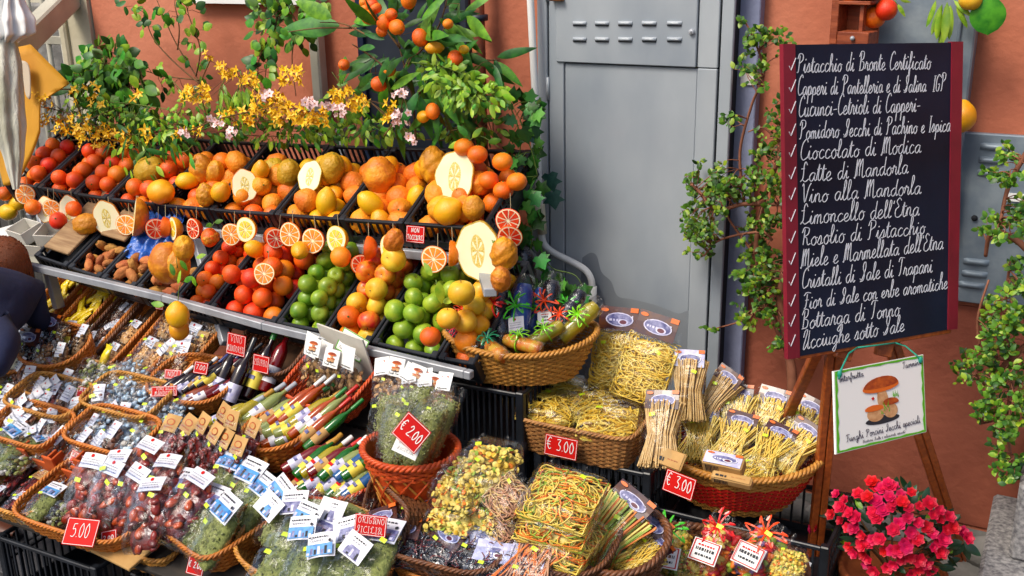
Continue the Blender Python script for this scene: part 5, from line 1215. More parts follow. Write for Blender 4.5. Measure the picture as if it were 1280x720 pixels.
# tall lattice basket with herb bunches
cB6 = on_display(517, 640, 0)
B6 = bk(0, 0, .31, .28, .26, 0, .0, 'tall orange lattice basket with herb bunches', p=cB6-Vector((0, 0, .03)), m=W_RO, sq=2, taper=.5, lattice=True, rimr=.009)
K_bun = []
for s in (1, 2, 3):
    b = ells(520, .1, .26, .09, .0058, [m_herb, m_herbl, m_herb], s, (1, .5, .35), 5, 3); core(.1, .25, .09, m_herb, s, b)
    K_bun.append(pack('herb_bunch', .11, .27, .08, b, s, None, stk=True, fm=C_FW))
for i, (px, py, sp, le) in enumerate([(487, 528, .12, 1.15), (507, 522, -.05, 1.1), (528, 520, .05, 1.1), (553, 532, -.25, 1.15), (500, 545, .1, 1.0), (535, 545, -.2, 1.0)]):
    drop(K_bun[i % 3], px, py, ['oregano bunch in cellophane leftmost in the tall basket', 'oregano bunch standing behind the price card', 'oregano bunch right of the price card', 'oregano bunch rightmost in the tall basket', 'oregano bunch low behind the red card', 'oregano bunch low at the right of the card'][i], 'herb bunch', None, 0, le, sp, .9, 0, 0, p=at(517+(px-517)*.9, py+5, Y=cB6.y+.03+(.06 if i < 4 else -.02)))
for i in range(5):
    drop(K_mush, 0, 0, 'dried mushroom pack hanging above the herb bunches', 'bag', 'mushroom packs above the herbs', lean=1.0, s=.75, spin=rnd.uniform(-.5, .5), p=at(482+i*18, 490+i*5, Y=-1.22))

# front left baskets
B0 = bk(42, 622, .34, .28, .07, .0, TILT*.7, 'shallow wicker basket of kraft packs at the lower left edge', m=W_H, off=-.02)
putin(B0, [K_tomk[0], K_lab[0], K_clear[0]], 3, 3, 'small kraft or clear pack in the lower left basket', 'packet', 'packs in the lower left basket', lean=.15, z=-.01, s=.75)
B1 = bk(128, 646, .52, .34, .09, .02, TILT*.7, 'large honey wicker basket of dried tomato bags at front left', m=W_O, off=-.01)
putin(B1, K_tom, 3, 1, 'dark red dried tomato bag with white header in the large front basket', 'bag', 'dried tomato bags in the large front basket', lean=.75, z=.05, s=1.25, xr=(-.08, .5), spin=.25)
for i, (px, py, sp) in enumerate([(146, 615, .25), (176, 598, -.1), (205, 622, .15), (235, 640, -.2), (190, 652, .3)]):
    drop(K_tom[i % 3], px, py, ['dried tomato bag standing at the left beside the red card', 'dried tomato bag at the back with a white header', 'dried tomato bag in front of the kraft bags', 'dried tomato bag rightmost in the front heap', 'dried tomato bag lowest in the front heap'][i], 'bag', None, .12, .75, sp, 1.3)
putin(B1, [K_her[0], K_clear[3], K_lab[0]], 2, 2, 'green herb or clear pack in the left half of the large front basket', 'packet', 'herb packs in the front basket', lean=.2, z=-.01, xr=(-.5, -.1), s=.85)
Bh = bk(190, 690, .34, .2, .08, .0, TILT*.5, 'honey wicker basket bottom showing beneath the tomato basket', m=W_H, off=-.08)
b = MB(); b.box((0, 0, 0), (.2, .14, .012), m_kraft, bev=.002); tag(link('cardboard_sheet', b.mesh('cardboard_sheet'), T(on_display(158, 683, .02))@RX(.25)@RZ(-.1)), 'flat brown cardboard sheet in the honey basket at front', 'cardboard')
B2 = bk(282, 602, .34, .24, .08, -.3, TILT*.8, 'honey wicker basket of dark bags with kraft headers', m=W_H, off=.0)
putin(B2, K_tomk, 4, 1, 'dark bag with kraft header in the honey basket', 'bag', 'kraft header bags', lean=.85, z=.05, spin=.15)
putin(B2, K_tomk, 3, 1, 'dark bag with kraft header in the back row', 'bag', 'back row kraft header bags', lean=.95, z=.07, yr=(.2, .6))
drop(K_tomk[0], 208, 560, 'kraft header bag left of the honey basket', 'bag', None, .09, .85); drop(K_tomk[1], 224, 558, 'second kraft header bag left of the honey basket', 'bag', None, .09, .85, -.3)
B3 = bk(290, 668, .34, .34, .09, -.3, TILT*.7, 'orange brown basket of oregano bags with blue picture cards', m=W_O, off=-.01)
putin(B3, K_her, 3, 2, 'oregano bag with a blue picture card in the orange brown basket', 'bag', 'oregano bags in the orange brown basket', lean=.55, z=.03, spin=.3, s=1.2)
B4 = bk(400, 712, .50, .36, .12, -.05, TILT*.6, 'big honey wicker basket with handle full of oregano bags', m=W_H, sq=2.6, handle=True, off=-.04)
for i, (px, py, sp) in enumerate([(372, 690, .1), (400, 705, -.1), (437, 705, .1), (360, 655, 0), (395, 662, .2), (425, 668, -.2), (455, 700, -.1), (470, 712, .1), (350, 712, 0), (385, 720, .1)]):
    drop(K_hern[i % 2] if i not in (1, 7) else K_her[1], px, py, 'oregano bag in the big handled basket'+where((px-350)/120, (720-py)/65), 'bag', 'oregano bags in the handled basket', .1, .55, sp, 1.25)
for i, (px, py, st, sp) in enumerate([(352, 612, 'blue', .5), (368, 628, 'blue', -.3), (385, 643, 'blue', .1), (414, 638, 'blue', .0), (378, 660, 'blue', -.3), (434, 660, 'blue', -.5), (402, 682, 'blue', -.4), (444, 684, 'blue', .3), (336, 632, 'blue', .4)]):
    me = header(st, .092, .074, i+1); tag(link('picture_card', me, T(on_display(px, py, .2))@RX(.75)@RZ(-sp)), ['picture card topmost over the oregano', 'picture card with rooftops below the topmost', 'tilted picture card left of centre', 'upright picture card below the bottles', 'picture card over the wicker handle', 'picture card left of the ORIGANO card', 'picture card lying on a green bag', 'blue sea picture card in the middle', 'picture card lowest on the right', 'blue picture card at the left', 'picture card at the lower left of the group'][i], 'card')
# ------------------------------------------------------------ pasta heaps at the front
Bp = bk(575, 690, .40, .34, .12, .05, TILT*.8, 'dark brown wicker basket around the heap of pasta coins', m=W_B, sq=4, off=-.02)
Yh = Bp[0].translation.y
cz0 = on_display(572, 682, .03); cz1 = on_display(614, 676, .03)
for i, (c_, dz, dx, dy, le, sp, s_, K) in enumerate([(cz0, .0, 0, 0, .2, -.1, .95, 1), (cz1, .0, 0, 0, .2, .15, .95, 0), (cz0, .085, -.01, .02, .3, .1, .98, 0), (cz1, .085, .0, .02, .3, -.15, .98, 1), (cz0, .165, .0, .06, .45, -.05, 1.0, 1), (cz1, .175, -.03, .06, .5, .1, 1.1, 0)]):
    drop(K_disc[K], 0, 0, ['bag of coin pasta at the bottom left of the heap', 'bag of coin pasta at the bottom right of the heap', 'bag of coin pasta in the left middle of the heap', 'bag of coin pasta in the right middle of the heap', 'bag of coin pasta at the top left of the heap', 'bag of coin pasta on top of the heap at right'][i], 'bag', None, lean=le, spin=sp, s=s_*.95, p=c_+Vector((dx, dy, dz)))
for px, py, l in [(636, 625, 'pinkish twisted pasta bag leaning on the coin heap'), (632, 655, 'second pinkish twisted pasta bag lower down')]: drop(K_pink[0], 0, 0, l, 'bag', None, lean=.7, s=.8, spin=-.5, p=at(px, py, Y=Yh+.0))
Bm = bk(700, 700, .36, .3, .1, .0, TILT*.6, 'brown basket under the stacked mixed pasta bags', m=W_B, sq=3, off=-.03)
Ym = Bm[0].translation.y
cz2 = on_display(697, 706, .02)
for i in range(4):
    drop(K_mix[i % 2], 0, 0, ['bottom bag of orange green pasta in the stack', 'second bag from below in the mixed pasta stack', 'third bag from below in the mixed pasta stack', 'top bag of orange and green pasta'][i], 'bag', None, lean=.2+.07*i, spin=[.1, -.12, .08, -.03][i], s=.97, p=cz2+Vector(([0, .01, -.008, .004][i], .012*i, .062*i)))
Bs3 = bk(768, 700, .34, .30, .1, -.15, TILT*.7, 'dark brown braided basket round the bag of pasta sticks', m=W_B, sq=2.3, rimr=.009, off=-.06)
drop(K_stick, 0, 0, 'bag of thick yellow green pasta sticks', 'bag', None, lean=.75, spin=-.45, s=1.1, p=at(758, 672, Y=Bs3[0].translation.y))
drop(K_stick, 0, 0, 'lower bag of pasta sticks under the first', 'bag', None, lean=.5, spin=-.6, s=1.0, p=at(735, 700, Y=Bs3[0].translation.y-.05))
drop(K_pink[1], 0, 0, 'fan of orange brown pasta in the front', 'bag', None, lean=.5, spin=0, s=1.15, p=at(672, 712, Y=Ym-.14))
drop(K_pink[1], 0, 0, 'orange brown pasta left of the front fan', 'bag', None, lean=.5, spin=.2, s=.9, p=at(628, 704, Y=Ym-.10))
Bf = bk(560, 728, .36, .18, .08, .0, TILT*.5, 'reddish brown wicker basket at the bottom edge with truffle packs', m=W_O, sq=2.5, off=-.06)
for i, (px, py, sp, K) in enumerate([(480, 672, .6, 0), (502, 688, .25, 0), (548, 692, -.3, 0), (590, 696, -.1, 1), (612, 716, .1, 1), (655, 722, .1, 1)]):
    drop(K_dark[K], 0, 0, ['brown label pack beside the ORIGANO card', 'brown label pack second from the left', 'brown label pack in the middle of the front', 'pale violet label pack at the front', 'pale violet label pack at the bottom edge', 'violet label pack lowest at the bottom edge'][i], 'bag', None, lean=.55, spin=sp, s=.95, p=on_display(px, py, .08))
drop(K_dark[0], 520, 655, 'dark grey crinkled pack under the brown wicker lid', 'bag', None, .06, .5, .4, 1.2)

# ------------------------------------------------------------ right: square basket of pasta
cP = at(737, 592, Y=-.98); cP.z = .485
BP = bk(0, 0, .45, .34, .14, .03, .10, 'square tan wicker basket of yellow pasta with a red price card', p=Vector((-1.40, -.79, .56)), m=W_T, sq=7, taper=.86)
for i, (x, y_, s) in enumerate([(-.12, -.06, 1.1), (.1, -.07, 1.1), (-.14, .07, 1.0), (.0, .02, 1.0)]):
    drop(K_nest2[i % 2], 0, 0, ['pasta bag lying front left in the square basket', 'pasta bag lying front right in the square basket', 'pasta bag lying at the back left of the square basket', 'pasta bag in the middle of the square basket'][i], 'bag', None, lean=.1, spin=.3*i, s=s*1.15, p=BP[0]@Vector((x, y_, .11)))
for i, (px, py, Y, le, sp, s, K, lab) in enumerate([(772, 452, -.62, 1.15, .05, 1.0, K_nest[0], 'big upright bag of yellow pasta left of its twin'), (808, 462, -.66, 1.1, -.15, 1.02, K_nest[1], 'big upright bag of yellow pasta under the violet header'),
    (862, 488, -.66, 1.1, .1, 1.0, K_spag[1], 'thick bundle of tan spaghetti standing behind'), (893, 500, -.58, 1.05, -.45, .9, K_spag[0], 'second spaghetti bundle leaning right'), (828, 545, -.92, .95, .15, 1.05, K_spag[0], 'slanting spaghetti pack with dark header in front'), ]):
    drop(K, 0, 0, lab, 'bag', None, lean=le, spin=sp, s=s, p=at(px, py, Y=Y))
# red banded round basket
cR = Vector((-.90, -.66, .402))
BR = bk(0, 0, .60, .44, .19, .06, .06, 'large round honey basket with a red woven band full of pasta bags', p=cR, m=W_H, sq=2, taper=.62, band=(.2, .74, W_R), dip=.02, handle=False, rimr=.01)
i = 0
for x, y_, z, le, sp, s, K, lab in [(-.12, .0, .15, .75, .1, 1.0, K_fan[0], 'pasta bag in the middle left of the round basket'), (.0, -.02, .16, .7, -.1, 1.0, K_fan[1], 'pasta bag in the centre of the round basket'), (.12, -.05, .16, .6, -.3, 1.0, K_fan[0], 'pasta bag in the middle right of the round basket'),
    (.2, .0, .17, .8, -.4, .95, K_fan[1], 'pasta bag at the right rim of the round basket'), (-.02, .1, .2, .9, .1, 1.0, K_fan[0], 'pasta bag behind with brown header, left'), (.09, .12, .2, .95, -.1, 1.0, K_fan[1], 'pasta bag behind with brown header, middle'), (.2, .12, .19, 1.0, -.3, 1.0, K_fan[0], 'pasta bag behind with brown header, right'),
    (.1, -.12, .14, .3, .8, .8, K_nest2[0], 'small nest bag at the front of the round basket'), (-.05, .15, .22, 1.0, .3, .9, K_fan[1], 'pasta bag highest at the back of the round basket'), (.02, -.12, .13, .35, .2, .8, K_nest2[1], 'small pasta bag under the labels in the round basket')]:
    drop(K, 0, 0, lab, 'bag', None, lean=le, spin=sp, s=s*.95, p=BR[0]@Vector((x, y_, z+.035)))
def tin(px, py, Y, w_, d, h_, m, top, label, yaw=0, lean=.5):
    b = MB(); b.box((0, 0, 0), (w_, d, h_), m, bev=.004); t = link('pasta_box', b.mesh('pasta_box'), T(at(px, py, Y=Y))@RZ(yaw)@RX(lean)); tag(t, label, 'box')
    part('printed_label', header(top, w_*.92, d*.9, 2), t, T(0, 0, h_/2+.002)); b = MB(); 
    for q in range(9): b.box((-w_*.4+q*.005, -d/2-.0006, 0), (.0018 if q % 3 else .003, .001, h_*.6), m_ink)
    part('barcode', b, t); return t
tin(905, 580, -1.0, .13, .05, .05, m_kraft, 'violet', 'small box with violet lid label at the front of the round basket'); tin(915, 600, -1.02, .13, .03, .03, m_kraft, 'cream', 'flat cream carton in front of the small box'); tin(837, 573, -1.0, .11, .06, .01, m_kraft, 'cream', 'cream card with barcode on the left rim of the round basket', -.25, .9)

# ------------------------------------------------------------ ribbon basket
cQ = Vector((-1.665, -.81, .79))
BQ = bk(0, 0, .55, .36, .13, .42, .0, 'honey wicker basket of ribbon tied gift packs', p=cQ, m=W_H, sq=2.2, taper=.72, dip=.035, rimr=.009)
rib = {k: mat(k+'_ribbon', c, rough=.35, coat=.3) for k, c in dict(red='d81414', green='3fc01c', teal='1a8a62', orange='f04a10', pink='d8204a', lime='8ad81c').items()}
def bow(m, s=.045, n=9, seed=1):
    b = MB(); g = random.Random(seed)
    for i in range(n):
        a = i*6.283/n+g.uniform(-.2, .2); L_ = s*g.uniform(.7, 1.2); z = g.uniform(.01, .03)
        P = [(0, 0, .004), (math.cos(a)*L_*.5, math.sin(a)*L_*.5, z), (math.cos(a)*L_, math.sin(a)*L_, z*.5), (math.cos(a+.25)*L_*.7, math.sin(a+.25)*L_*.7, .004)]
        b.tube(smooth_line(P, 3), .0032, m, 4, flat=.3, ref=np.array([0, 0, 1.0]))
    b.ell((0, 0, .006), (.007, .006, .005), m, 8, 6); return b
def gift(m_in_, rb, L_=.2, r=.036, tag_=True, seed=1, film_=None, band=True):
    b = MB(); b.lathe([(.0001, -L_*.46), (r*.8, -L_*.45), (r*.86, -L_*.3), (r*.84, L_*.3), (r*.6, L_*.42), (.0001, L_*.44)], m_in_, 14, RX(-R(90))@T(0, 0, 0))
    wq = MB(); 
    def f(u, v):
        a = u*6.2832; t = v*2-1; rr = r*(1+.08*wob(np.stack([np.cos(a)*2, np.sin(a)*2, t*5], 1), seed, 2))*(1-.25*np.abs(t)**5); return np.stack([rr*np.cos(a), t*L_*.56, rr*np.sin(a)], 1)
    wq.grid(f, 21, 16, film_ or C_FW, cu=True)
    ch = [kit('filling', b.mesh('filling')), kit('wrapper', wq.mesh('wrapper')), kit('bow', bow(rb, seed=seed).mesh('bow'), T(0, .01, r*1.02))]
    if band: bb = MB(); a = np.linspace(0, 6.283, 17)[:-1]; bb.tube(np.column_stack([r*1.03*np.cos(a), 0*a+.01, r*1.03*np.sin(a)]), .003, rb, 4, closed=True); ch.append(kit('ribbon_band', bb.mesh('ribbon_band')))
    if tag_: ch.append(kit('paper_tag', header('white' if seed % 2 else 'tag', .05, .042, seed), T(.008, -.045, r*1.08)@RZ(.2)))
    return kit('gift_pack', None, I4, ch)
m_spice = mat('orange_spice', 'd8661a', 'c8a02a', 30, .5); m_oliv = mat('olive_oil_pack', 'b8a21c', '8a8a1c', 20, .3, coat=.5); m_bluef = mat('blue_foil', '1a3a8c', '2a62b8', 14, .3, .002, 60, coat=.5)
GP = [(-.21, -.07, .15, .35, 1.2, m_darkc, 'pink', .95, 0, 'dark gift pack with a pink bow at the far left rim'), (-.10, -.12, .14, .3, 1.1, m_spice, 'teal', .9, 0, 'orange pack with teal ribbon at the front'),
 (-.15, .0, .19, .9, .65, m_bluef, 'teal', 1.05, 1, 'blue gift pack tied in teal with a paper tag'), (-.08, .04, .22, 1.0, .35, m_darkc, 'red', 1.2, 0, 'dark tall gift pack with a red bow'), (.0, .03, .22, 1.05, .1, m_bluef, 'green', 1.2, 1, 'blue tall gift pack with a green bow'),
 (.01, -.11, .15, .3, 1.45, m_spice, 'lime', .85, 0, 'short orange pack with lime band at the front middle'), (.09, -.07, .17, .7, -.75, m_oliv, 'lime', .85, 0, 'olive and gold pack with a lime band'), (.10, .07, .23, 1.1, .05, m_darkc, 'orange', 1.1, 1, 'dark gift pack with an orange red bow at the back right'),
 (.15, .0, .2, .9, -.35, m_darkc, 'orange', .9, 1, 'dark pack with paper tag left of the olive bottle'), (.21, -.01, .2, .85, -.6, m_oliv, 'lime', 1.0, 0, 'olive yellow bottle pack with a lime ribbon at the right rim'), (.18, .08, .21, 1.0, -.3, m_darkc, 'green', .95, 0, 'dark pack with a green bow by the ivy'),
 (-.2, .06, .19, .7, .9, m_darkc, 'orange', .9, 0, 'dark pack with an orange red bow at left'), (.05, .1, .2, 1.0, -.1, m_bluef, 'green', 1.0, 0, 'blue pack behind the green bowed one')]
for i, (x, y_, z, le, sp, inn, rb, s_, tg, lab) in enumerate(GP):
    drop(gift(inn, rib[rb], seed=i+1, tag_=bool(tg)), 0, 0, lab, 'gift pack', None, lean=le, spin=sp, s=s_, p=BQ[0]@Vector((x, y_, z)))
Wd = basket_kit(.26, .2, .12, m=W_B, sq=6)
spawn(Wd, T(on_display(520, 652, .02))@RZ(-.5)@RX(1.25), 'brown wicker basket lying on its side left of the pasta coins', 'basket', None)
drop(K_dark[0], 0, 0, 'brown label pack in the dark braided basket behind the pasta sticks', 'bag', None, lean=.6, spin=-.5, s=1.0, p=at(800, 676, Y=Bs3[0].translation.y+.06)); drop(K_fan[0], 0, 0, 'pasta pack at the right side of the dark braided basket', 'bag', None, lean=.45, spin=-.7, s=.8, p=at(798, 702, Y=Bs3[0].translation.y))
# ribbon bags bottom right
BT = bk(0, 0, .52, .26, .1, .08, .25, 'brown wicker basket of ribboned pasta bags at the bottom right', p=at(900, 730, Y=-1.16), m=W_B, sq=2.6, rimr=.01)
m_c1 = mat('coloured_pasta_red', 'c81c24', rough=.5); m_c2 = mat('coloured_pasta_lilac', '8a6a9a', rough=.5)
for i, (px, py, rb, sp, ms, st) in enumerate([(842, 700, 'green', .15, [m_py, m_pg, m_pasta], 1), (893, 694, 'red', -.2, [m_py, m_c1, m_po], 2), (948, 700, 'orange', -.4, [m_po, m_c2, m_c1, m_pg], 3)]):
    b = ells(150, .1, .15, .06, .011, ms, i+4, (1.4, .7, .6), 7, 5); core(.08, .13, .04, ms[0], 3, b)
    K = pack('ribboned_pasta_bag', .11, .17, .06, b, i+1, None, stk=False, fm=C_FW, extra=[kit('bow', bow(rib[rb], .05, 10, i).mesh('bow'), T(0, .055, .085)), kit('paper_tag', header('tag', .075, .06, i+1), T(0, -.02, .092)@RZ(-sp*.5)), kit('price_sticker', STK, T(.01, .055, .105))])
    drop(K, 0, 0, ['bag of pale pasta with a green ribbon bow', 'bag of red and cream pasta with a red ribbon bow', 'bag of many coloured pasta at the bottom right'][i], 'bag', None, lean=.75, spin=sp, s=1.15, p=at(px, py, Y=-1.16))
for px, py in [(985, 712), (865, 716), (815, 712)]: drop(K_disc[0], 0, 0, 'small bag of mixed pasta shapes at the bottom edge', 'bag', 'small mixed pasta bags at the bottom edge', lean=.5, s=.6, p=at(px, py, Y=-1.2))

# ------------------------------------------------------------ red price cards
def sg(px, py, pw, ph, lines, label, Y=None, off=None, n=(.3, -1, .5), rl=0, m=m_red, edge=m_signw, r=.0014, sk=0, name='price_card'):
    c = at(px, py, Y=Y) if Y is not None else on_display(px, py, off if off is not None else .12); dd = depth(c)/FOC
    return sign(c, pw*dd, ph*dd, lines, n, rl, m, label=label, edge=edge, r=r, name=name, sk=sk)
sg(101, 665, 46, 34, [('5.00', -.3, .3, -.2, .26)], 'bright red card reading 5.00 on the front rim', off=.13, n=(.2, -1, .9), rl=.05)
sg(118, 632, 15, 26, [('2.00', -.4, .4, -.1, .13)], 'narrow red card reading 2.00 beside the tomato bags', off=.12, rl=-.25, n=(.3, -1, .3))
sg(136, 672, 22, 18, [('2.00', -.35, .35, -.15, .16)], 'small red card folded over the basket rim', off=.08, rl=.3, n=(.2, -1, .7))
sg(245, 706, 23, 26, [('€ 2.00', -.42, .42, -.15, .14)], 'red card reading € 2.00 at the bottom of the orange brown basket', off=.06, rl=-.15)
sg(514, 541, 40, 36, [('€ 2.00', -.42, .42, -.16, .2)], 'red and white price card reading € 2.00 on the herb bunches', Y=cB6.y-.16, rl=-.62, n=(.2, -1, .35), r=.0018)
b = sg(508, 560, 34, 20, [('ORIGANO', -.35, .35, .1, .08), ('SICILIA', -.35, .35, -.25, .08)], 'white printed leaflet under the tilted red price card', Y=cB6.y-.155, rl=-.35, m=m_signw, edge=None, r=.0004, name='leaflet')
for c_ in b.children: c_.data.materials[0] = m_ink
sg(463, 657, 42, 26, [('ORIGANO', -.4, .44, .1, .14), ('SICILIA', -.44, .4, -.36, .14)], 'red card reading ORIGANO SICILIA between the oregano and the brown packs', off=.22, rl=-.03, r=.0007)
sg(701, 559, 43, 27, [('€ 3.00', -.44, .42, -.2, .28)], 'red card reading € 3.00 on the square wicker basket', Y=-1.0, n=(.1, -1, .15), rl=-.05, r=.0018)
sg(849, 606, 41, 28, [('€ 3.00', -.44, .42, -.2, .28)], 'red card reading € 3.00 on the rim of the red banded basket', Y=-1.07, n=(-.1, -1, .3), rl=-.1, r=.0018)
sg(295, 431, 28, 27, [('VINO', -.3, .34, .1, .15), ('MANDORLA', -.45, .45, -.34, .14)], 'square red card reading VINO MANDORLA on a wine bottle', off=.2, n=(.1, -1, .2), rl=-.08, r=.00055)
sg(326, 455, 24, 22, [('2IBIBBO' if False else 'ZIBIBBO', -.42, .42, -.1, .17)], 'square red card below the green bottle cap', off=.16, n=(.1, -1, .2), rl=-.08, r=.00055)
sg(205, 489, 35, 13, [('VINO ALLA', -.3, .44, .1, .17), ('MANDORLA', -.36, .44, -.34, .17)], 'wide red card reading VINO ALLA MANDORLA', off=.14, rl=.1, r=.0006)
sg(216, 468, 23, 12, [('CAPPERI' if False else 'NOCI', -.3, .3, -.2, .25)], 'faded red card above the wide wine card', off=.14, rl=0, m=m_redp, r=.0008)
sg(251, 460, 19, 15, [('7.00', -.35, .35, -.15, .22)], 'small red card reading 7.00 among the wine necks', off=.17, rl=-.1, r=.001)
sg(107, 492, 26, 14, [('MISTO', -.35, .4, .1, .14), ('5.00', -.2, .4, -.32, .14)], 'tilted red card in the shallow yellow tray', off=.12, rl=-.18, r=.0008)
sg(41, 414, 14, 26, [('MISTO', -.4, .4, .2, .09), ('1.50', -.35, .35, -.3, .12)], 'tall narrow red card on the leftmost wicker tray', off=.12, rl=.08, n=(.2, -1, .2), r=.0008)
sg(38, 457, 9, 13, [('2.50', -.4, .4, -.1, .14)], 'smaller of two red cards on the round basket', off=.11, n=(.1, -1, .2), r=.0006); sg(58, 457, 22, 10, [('CAPPERI' if False else 'PISTACCHI', -.45, .45, -.1, .2)], 'wider of two red cards on the round basket', off=.11, n=(.1, -1, .2), rl=-.04, r=.0006)
sg(62, 563, 18, 30, [('CAPPERI', -.44, .44, .15, .11), ('5.00', -.38, .38, -.25, .12)], 'red card at the left of the orange trays', off=.08, n=(.2, -1, .3), rl=-.35, r=.0008)
sg(97, 575, 24, 18, [('CAPPERI', -.44, .44, .1, .14), ('5.00', -.3, .38, -.32, .14)], 'red card in the middle of the orange trays', off=.08, n=(.2, -1, .3), rl=-.35, m=m_redp, r=.0008)
sg(135, 581, 20, 15, [('OLIVE', -.4, .4, -.15, .2)], 'faded red card on the right orange tray', off=.08, n=(.2, -1, .3), rl=-.15, m=m_redp, r=.0008)
sg(199, 382, 12, 10, [('5.00', -.35, .35, -.15, .2)], 'tiny red card under the rack by the dangling leaves', off=.2, n=(.1, -1, .2), r=.0005)
# ------------------------------------------------------------ chalkboard
q = quad3([(979, 56), (1203, 53), (1196, 410), (985, 448)], 3.2)
bc = (q[0]+q[1]+q[2]+q[3])/4; bx = (q[1]-q[0]+q[2]-q[3]).normalized(); by = (q[0]-q[3]+q[1]-q[2]); MBd = frame(bc, bx, by); MBi = MBd.inverted()
def on_plane(px, py, M_, Mi_):
    n = np.array(M_.col[2][:3]); c = np.array(M_.translation); r_ = ray(px, py); t = (n@(c-CAM))/(n@r_); p = Mi_@Vector(CAM+r_*t); return (p.x, p.y)
pl = lambda x, y: on_plane(x, y, MBd, MBi)
cr_ = [pl(979, 56), pl(1203, 53), pl(1196, 410), pl(985, 448)]
brd = empty('chalkboard', MBd, 'large black chalkboard with maroon side strips and white Italian handwriting', 'chalkboard')
b = MB(); b.prism([cr_[3], cr_[2], cr_[1], cr_[0]], -.012, 0, m_slate); part('board', b, brd)
for a_, c_ in (((979, 56, 993, 56), (985, 448, 999, 446)), ((1190, 53, 1203, 53), (1185, 411, 1196, 410))):
    b = MB(); o_ = [pl(a_[0]-1, a_[1]-1), pl(a_[2], a_[3]-1), pl(c_[2], c_[3]+1), pl(c_[0]-1, c_[1]+1)]
    b.prism([o_[3], o_[2], o_[1], o_[0]], -.013, .0035, m_maroon); part('side_strip', b, brd)
LINES = [('Pistacchio di Bronte Certificato', 995, 91, 1163, 86), ('Capperi di Pantelleria e di Salina  IGP', 996, 119, 1181, 114), ('Cucunci-Cetrioli di Capperi-', 997, 146, 1150, 139),
 ('Pomidoro Secchi di Pachino e Ispica', 998, 174, 1188, 164), ('Cioccolato di Modica', 999, 200, 1151, 191), ('Latte di Mandorla', 999, 228, 1135, 217), ('Vino alla Mandorla', 1001, 254, 1151, 242),
 ("Limoncello dell'Etna", 999, 281, 1149, 269), ('Rosolio di Pistacchio', 1000, 308, 1156, 292), ("Miele e Marmellata dell'Etna", 1000, 335, 1179, 311), ('Cristalli di Sale di Trapani', 1001, 361, 1165, 340),
 ('Fior di Sale con erbe aromatiche', 1003, 387, 1184, 361), ('Bottarga di Tonno', 1000, 412, 1124, 394), ('Acciughe sotto Sale', 1002, 437, 1130, 414)]
for i, (s_, x0, y0, x1, y1) in enumerate(LINES):
    p0, p1 = np.array(pl(x0, y0)), np.array(pl(x1, y1)); tot = sum(GL[c][0] for c in s_); x = 0
    for wd in s_.split(' '):
        ww = sum(GL[c][0] for c in wd)
        if wd:
            b = MB(); write(b, wd, p0+(p1-p0)*x/tot, p0+(p1-p0)*(x+ww)/tot, .026 if len(s_) < 30 else .024, m_chalk, .0017, 4, i, upv=(.1, .995)); part('lettering', b, brd, T(0, 0, .001))
        x += ww+.7
    b = MB(); c0 = pl(985, y0-3-(1 if i else 0)); write(b, 'v', c0, (c0[0]+.028, c0[1]+.002), .017, m_chalk, .0011, 3, i) if False else b.tube([(c0[0], c0[1]+.012, .0045), (c0[0]+.007, c0[1], .0045), (c0[0]+.024, c0[1]+.034, .0045)], .0012, m_chalk, 4)
    part('check_mark', b, brd)
# easel
m_dw = m_wood_e
es = empty('easel', T(-.5, -.4, 0), 'reddish brown wooden easel carrying the chalkboard', 'easel')
def beam(a, c, w_, h_, name, ref=(1, .6, 0), m=m_wood_e, off=0):
    a, c = Vector(a), Vector(c); d = c-a; Mb = frame((a+c)/2, d, ref); b = MB(); b.box((0, 0, 0), (d.length, w_, h_), m, bev=.003)
    part(name, b, es, T(.5, .4, 0)@Mb@T(0, off, 0))
def bp(px, py, z): x, y_ = pl(px, py); return MBd@Vector((x, y_, z))
fl = at(1013, 748, Z=.0); fr = at(1203, 700, Z=.0)
tl = bp(1062, 395, -.05); tr = bp(1117, 395, -.05)
for a_, c_ in ((tl, fl), (tr, fr)):
    beam(a_, c_, .024, .03, 'leg', off=.0135); beam(a_, c_, .024, .03, 'leg', off=-.0135)
tt = bp(1088, 70, -.06); beam(tl, tt, .03, .025, 'upright'); beam(tr, tt+Vector(bx)*.03, .03, .025, 'upright')
beam(bp(1045, 430, -.06), at(930, 640, Z=.0)+Vector((0, .0, 0)), .035, .025, 'rear_leg'); beam(bp(1062, 452, -.035), bp(1072, 425, -.035), .05, .03, 'bracket'); beam(bp(1113, 448, -.035), bp(1120, 420, -.035), .05, .03, 'bracket')
beam(bp(1000, 446, -.012), bp(1190, 413, -.012), .02, .02, 'ledge')
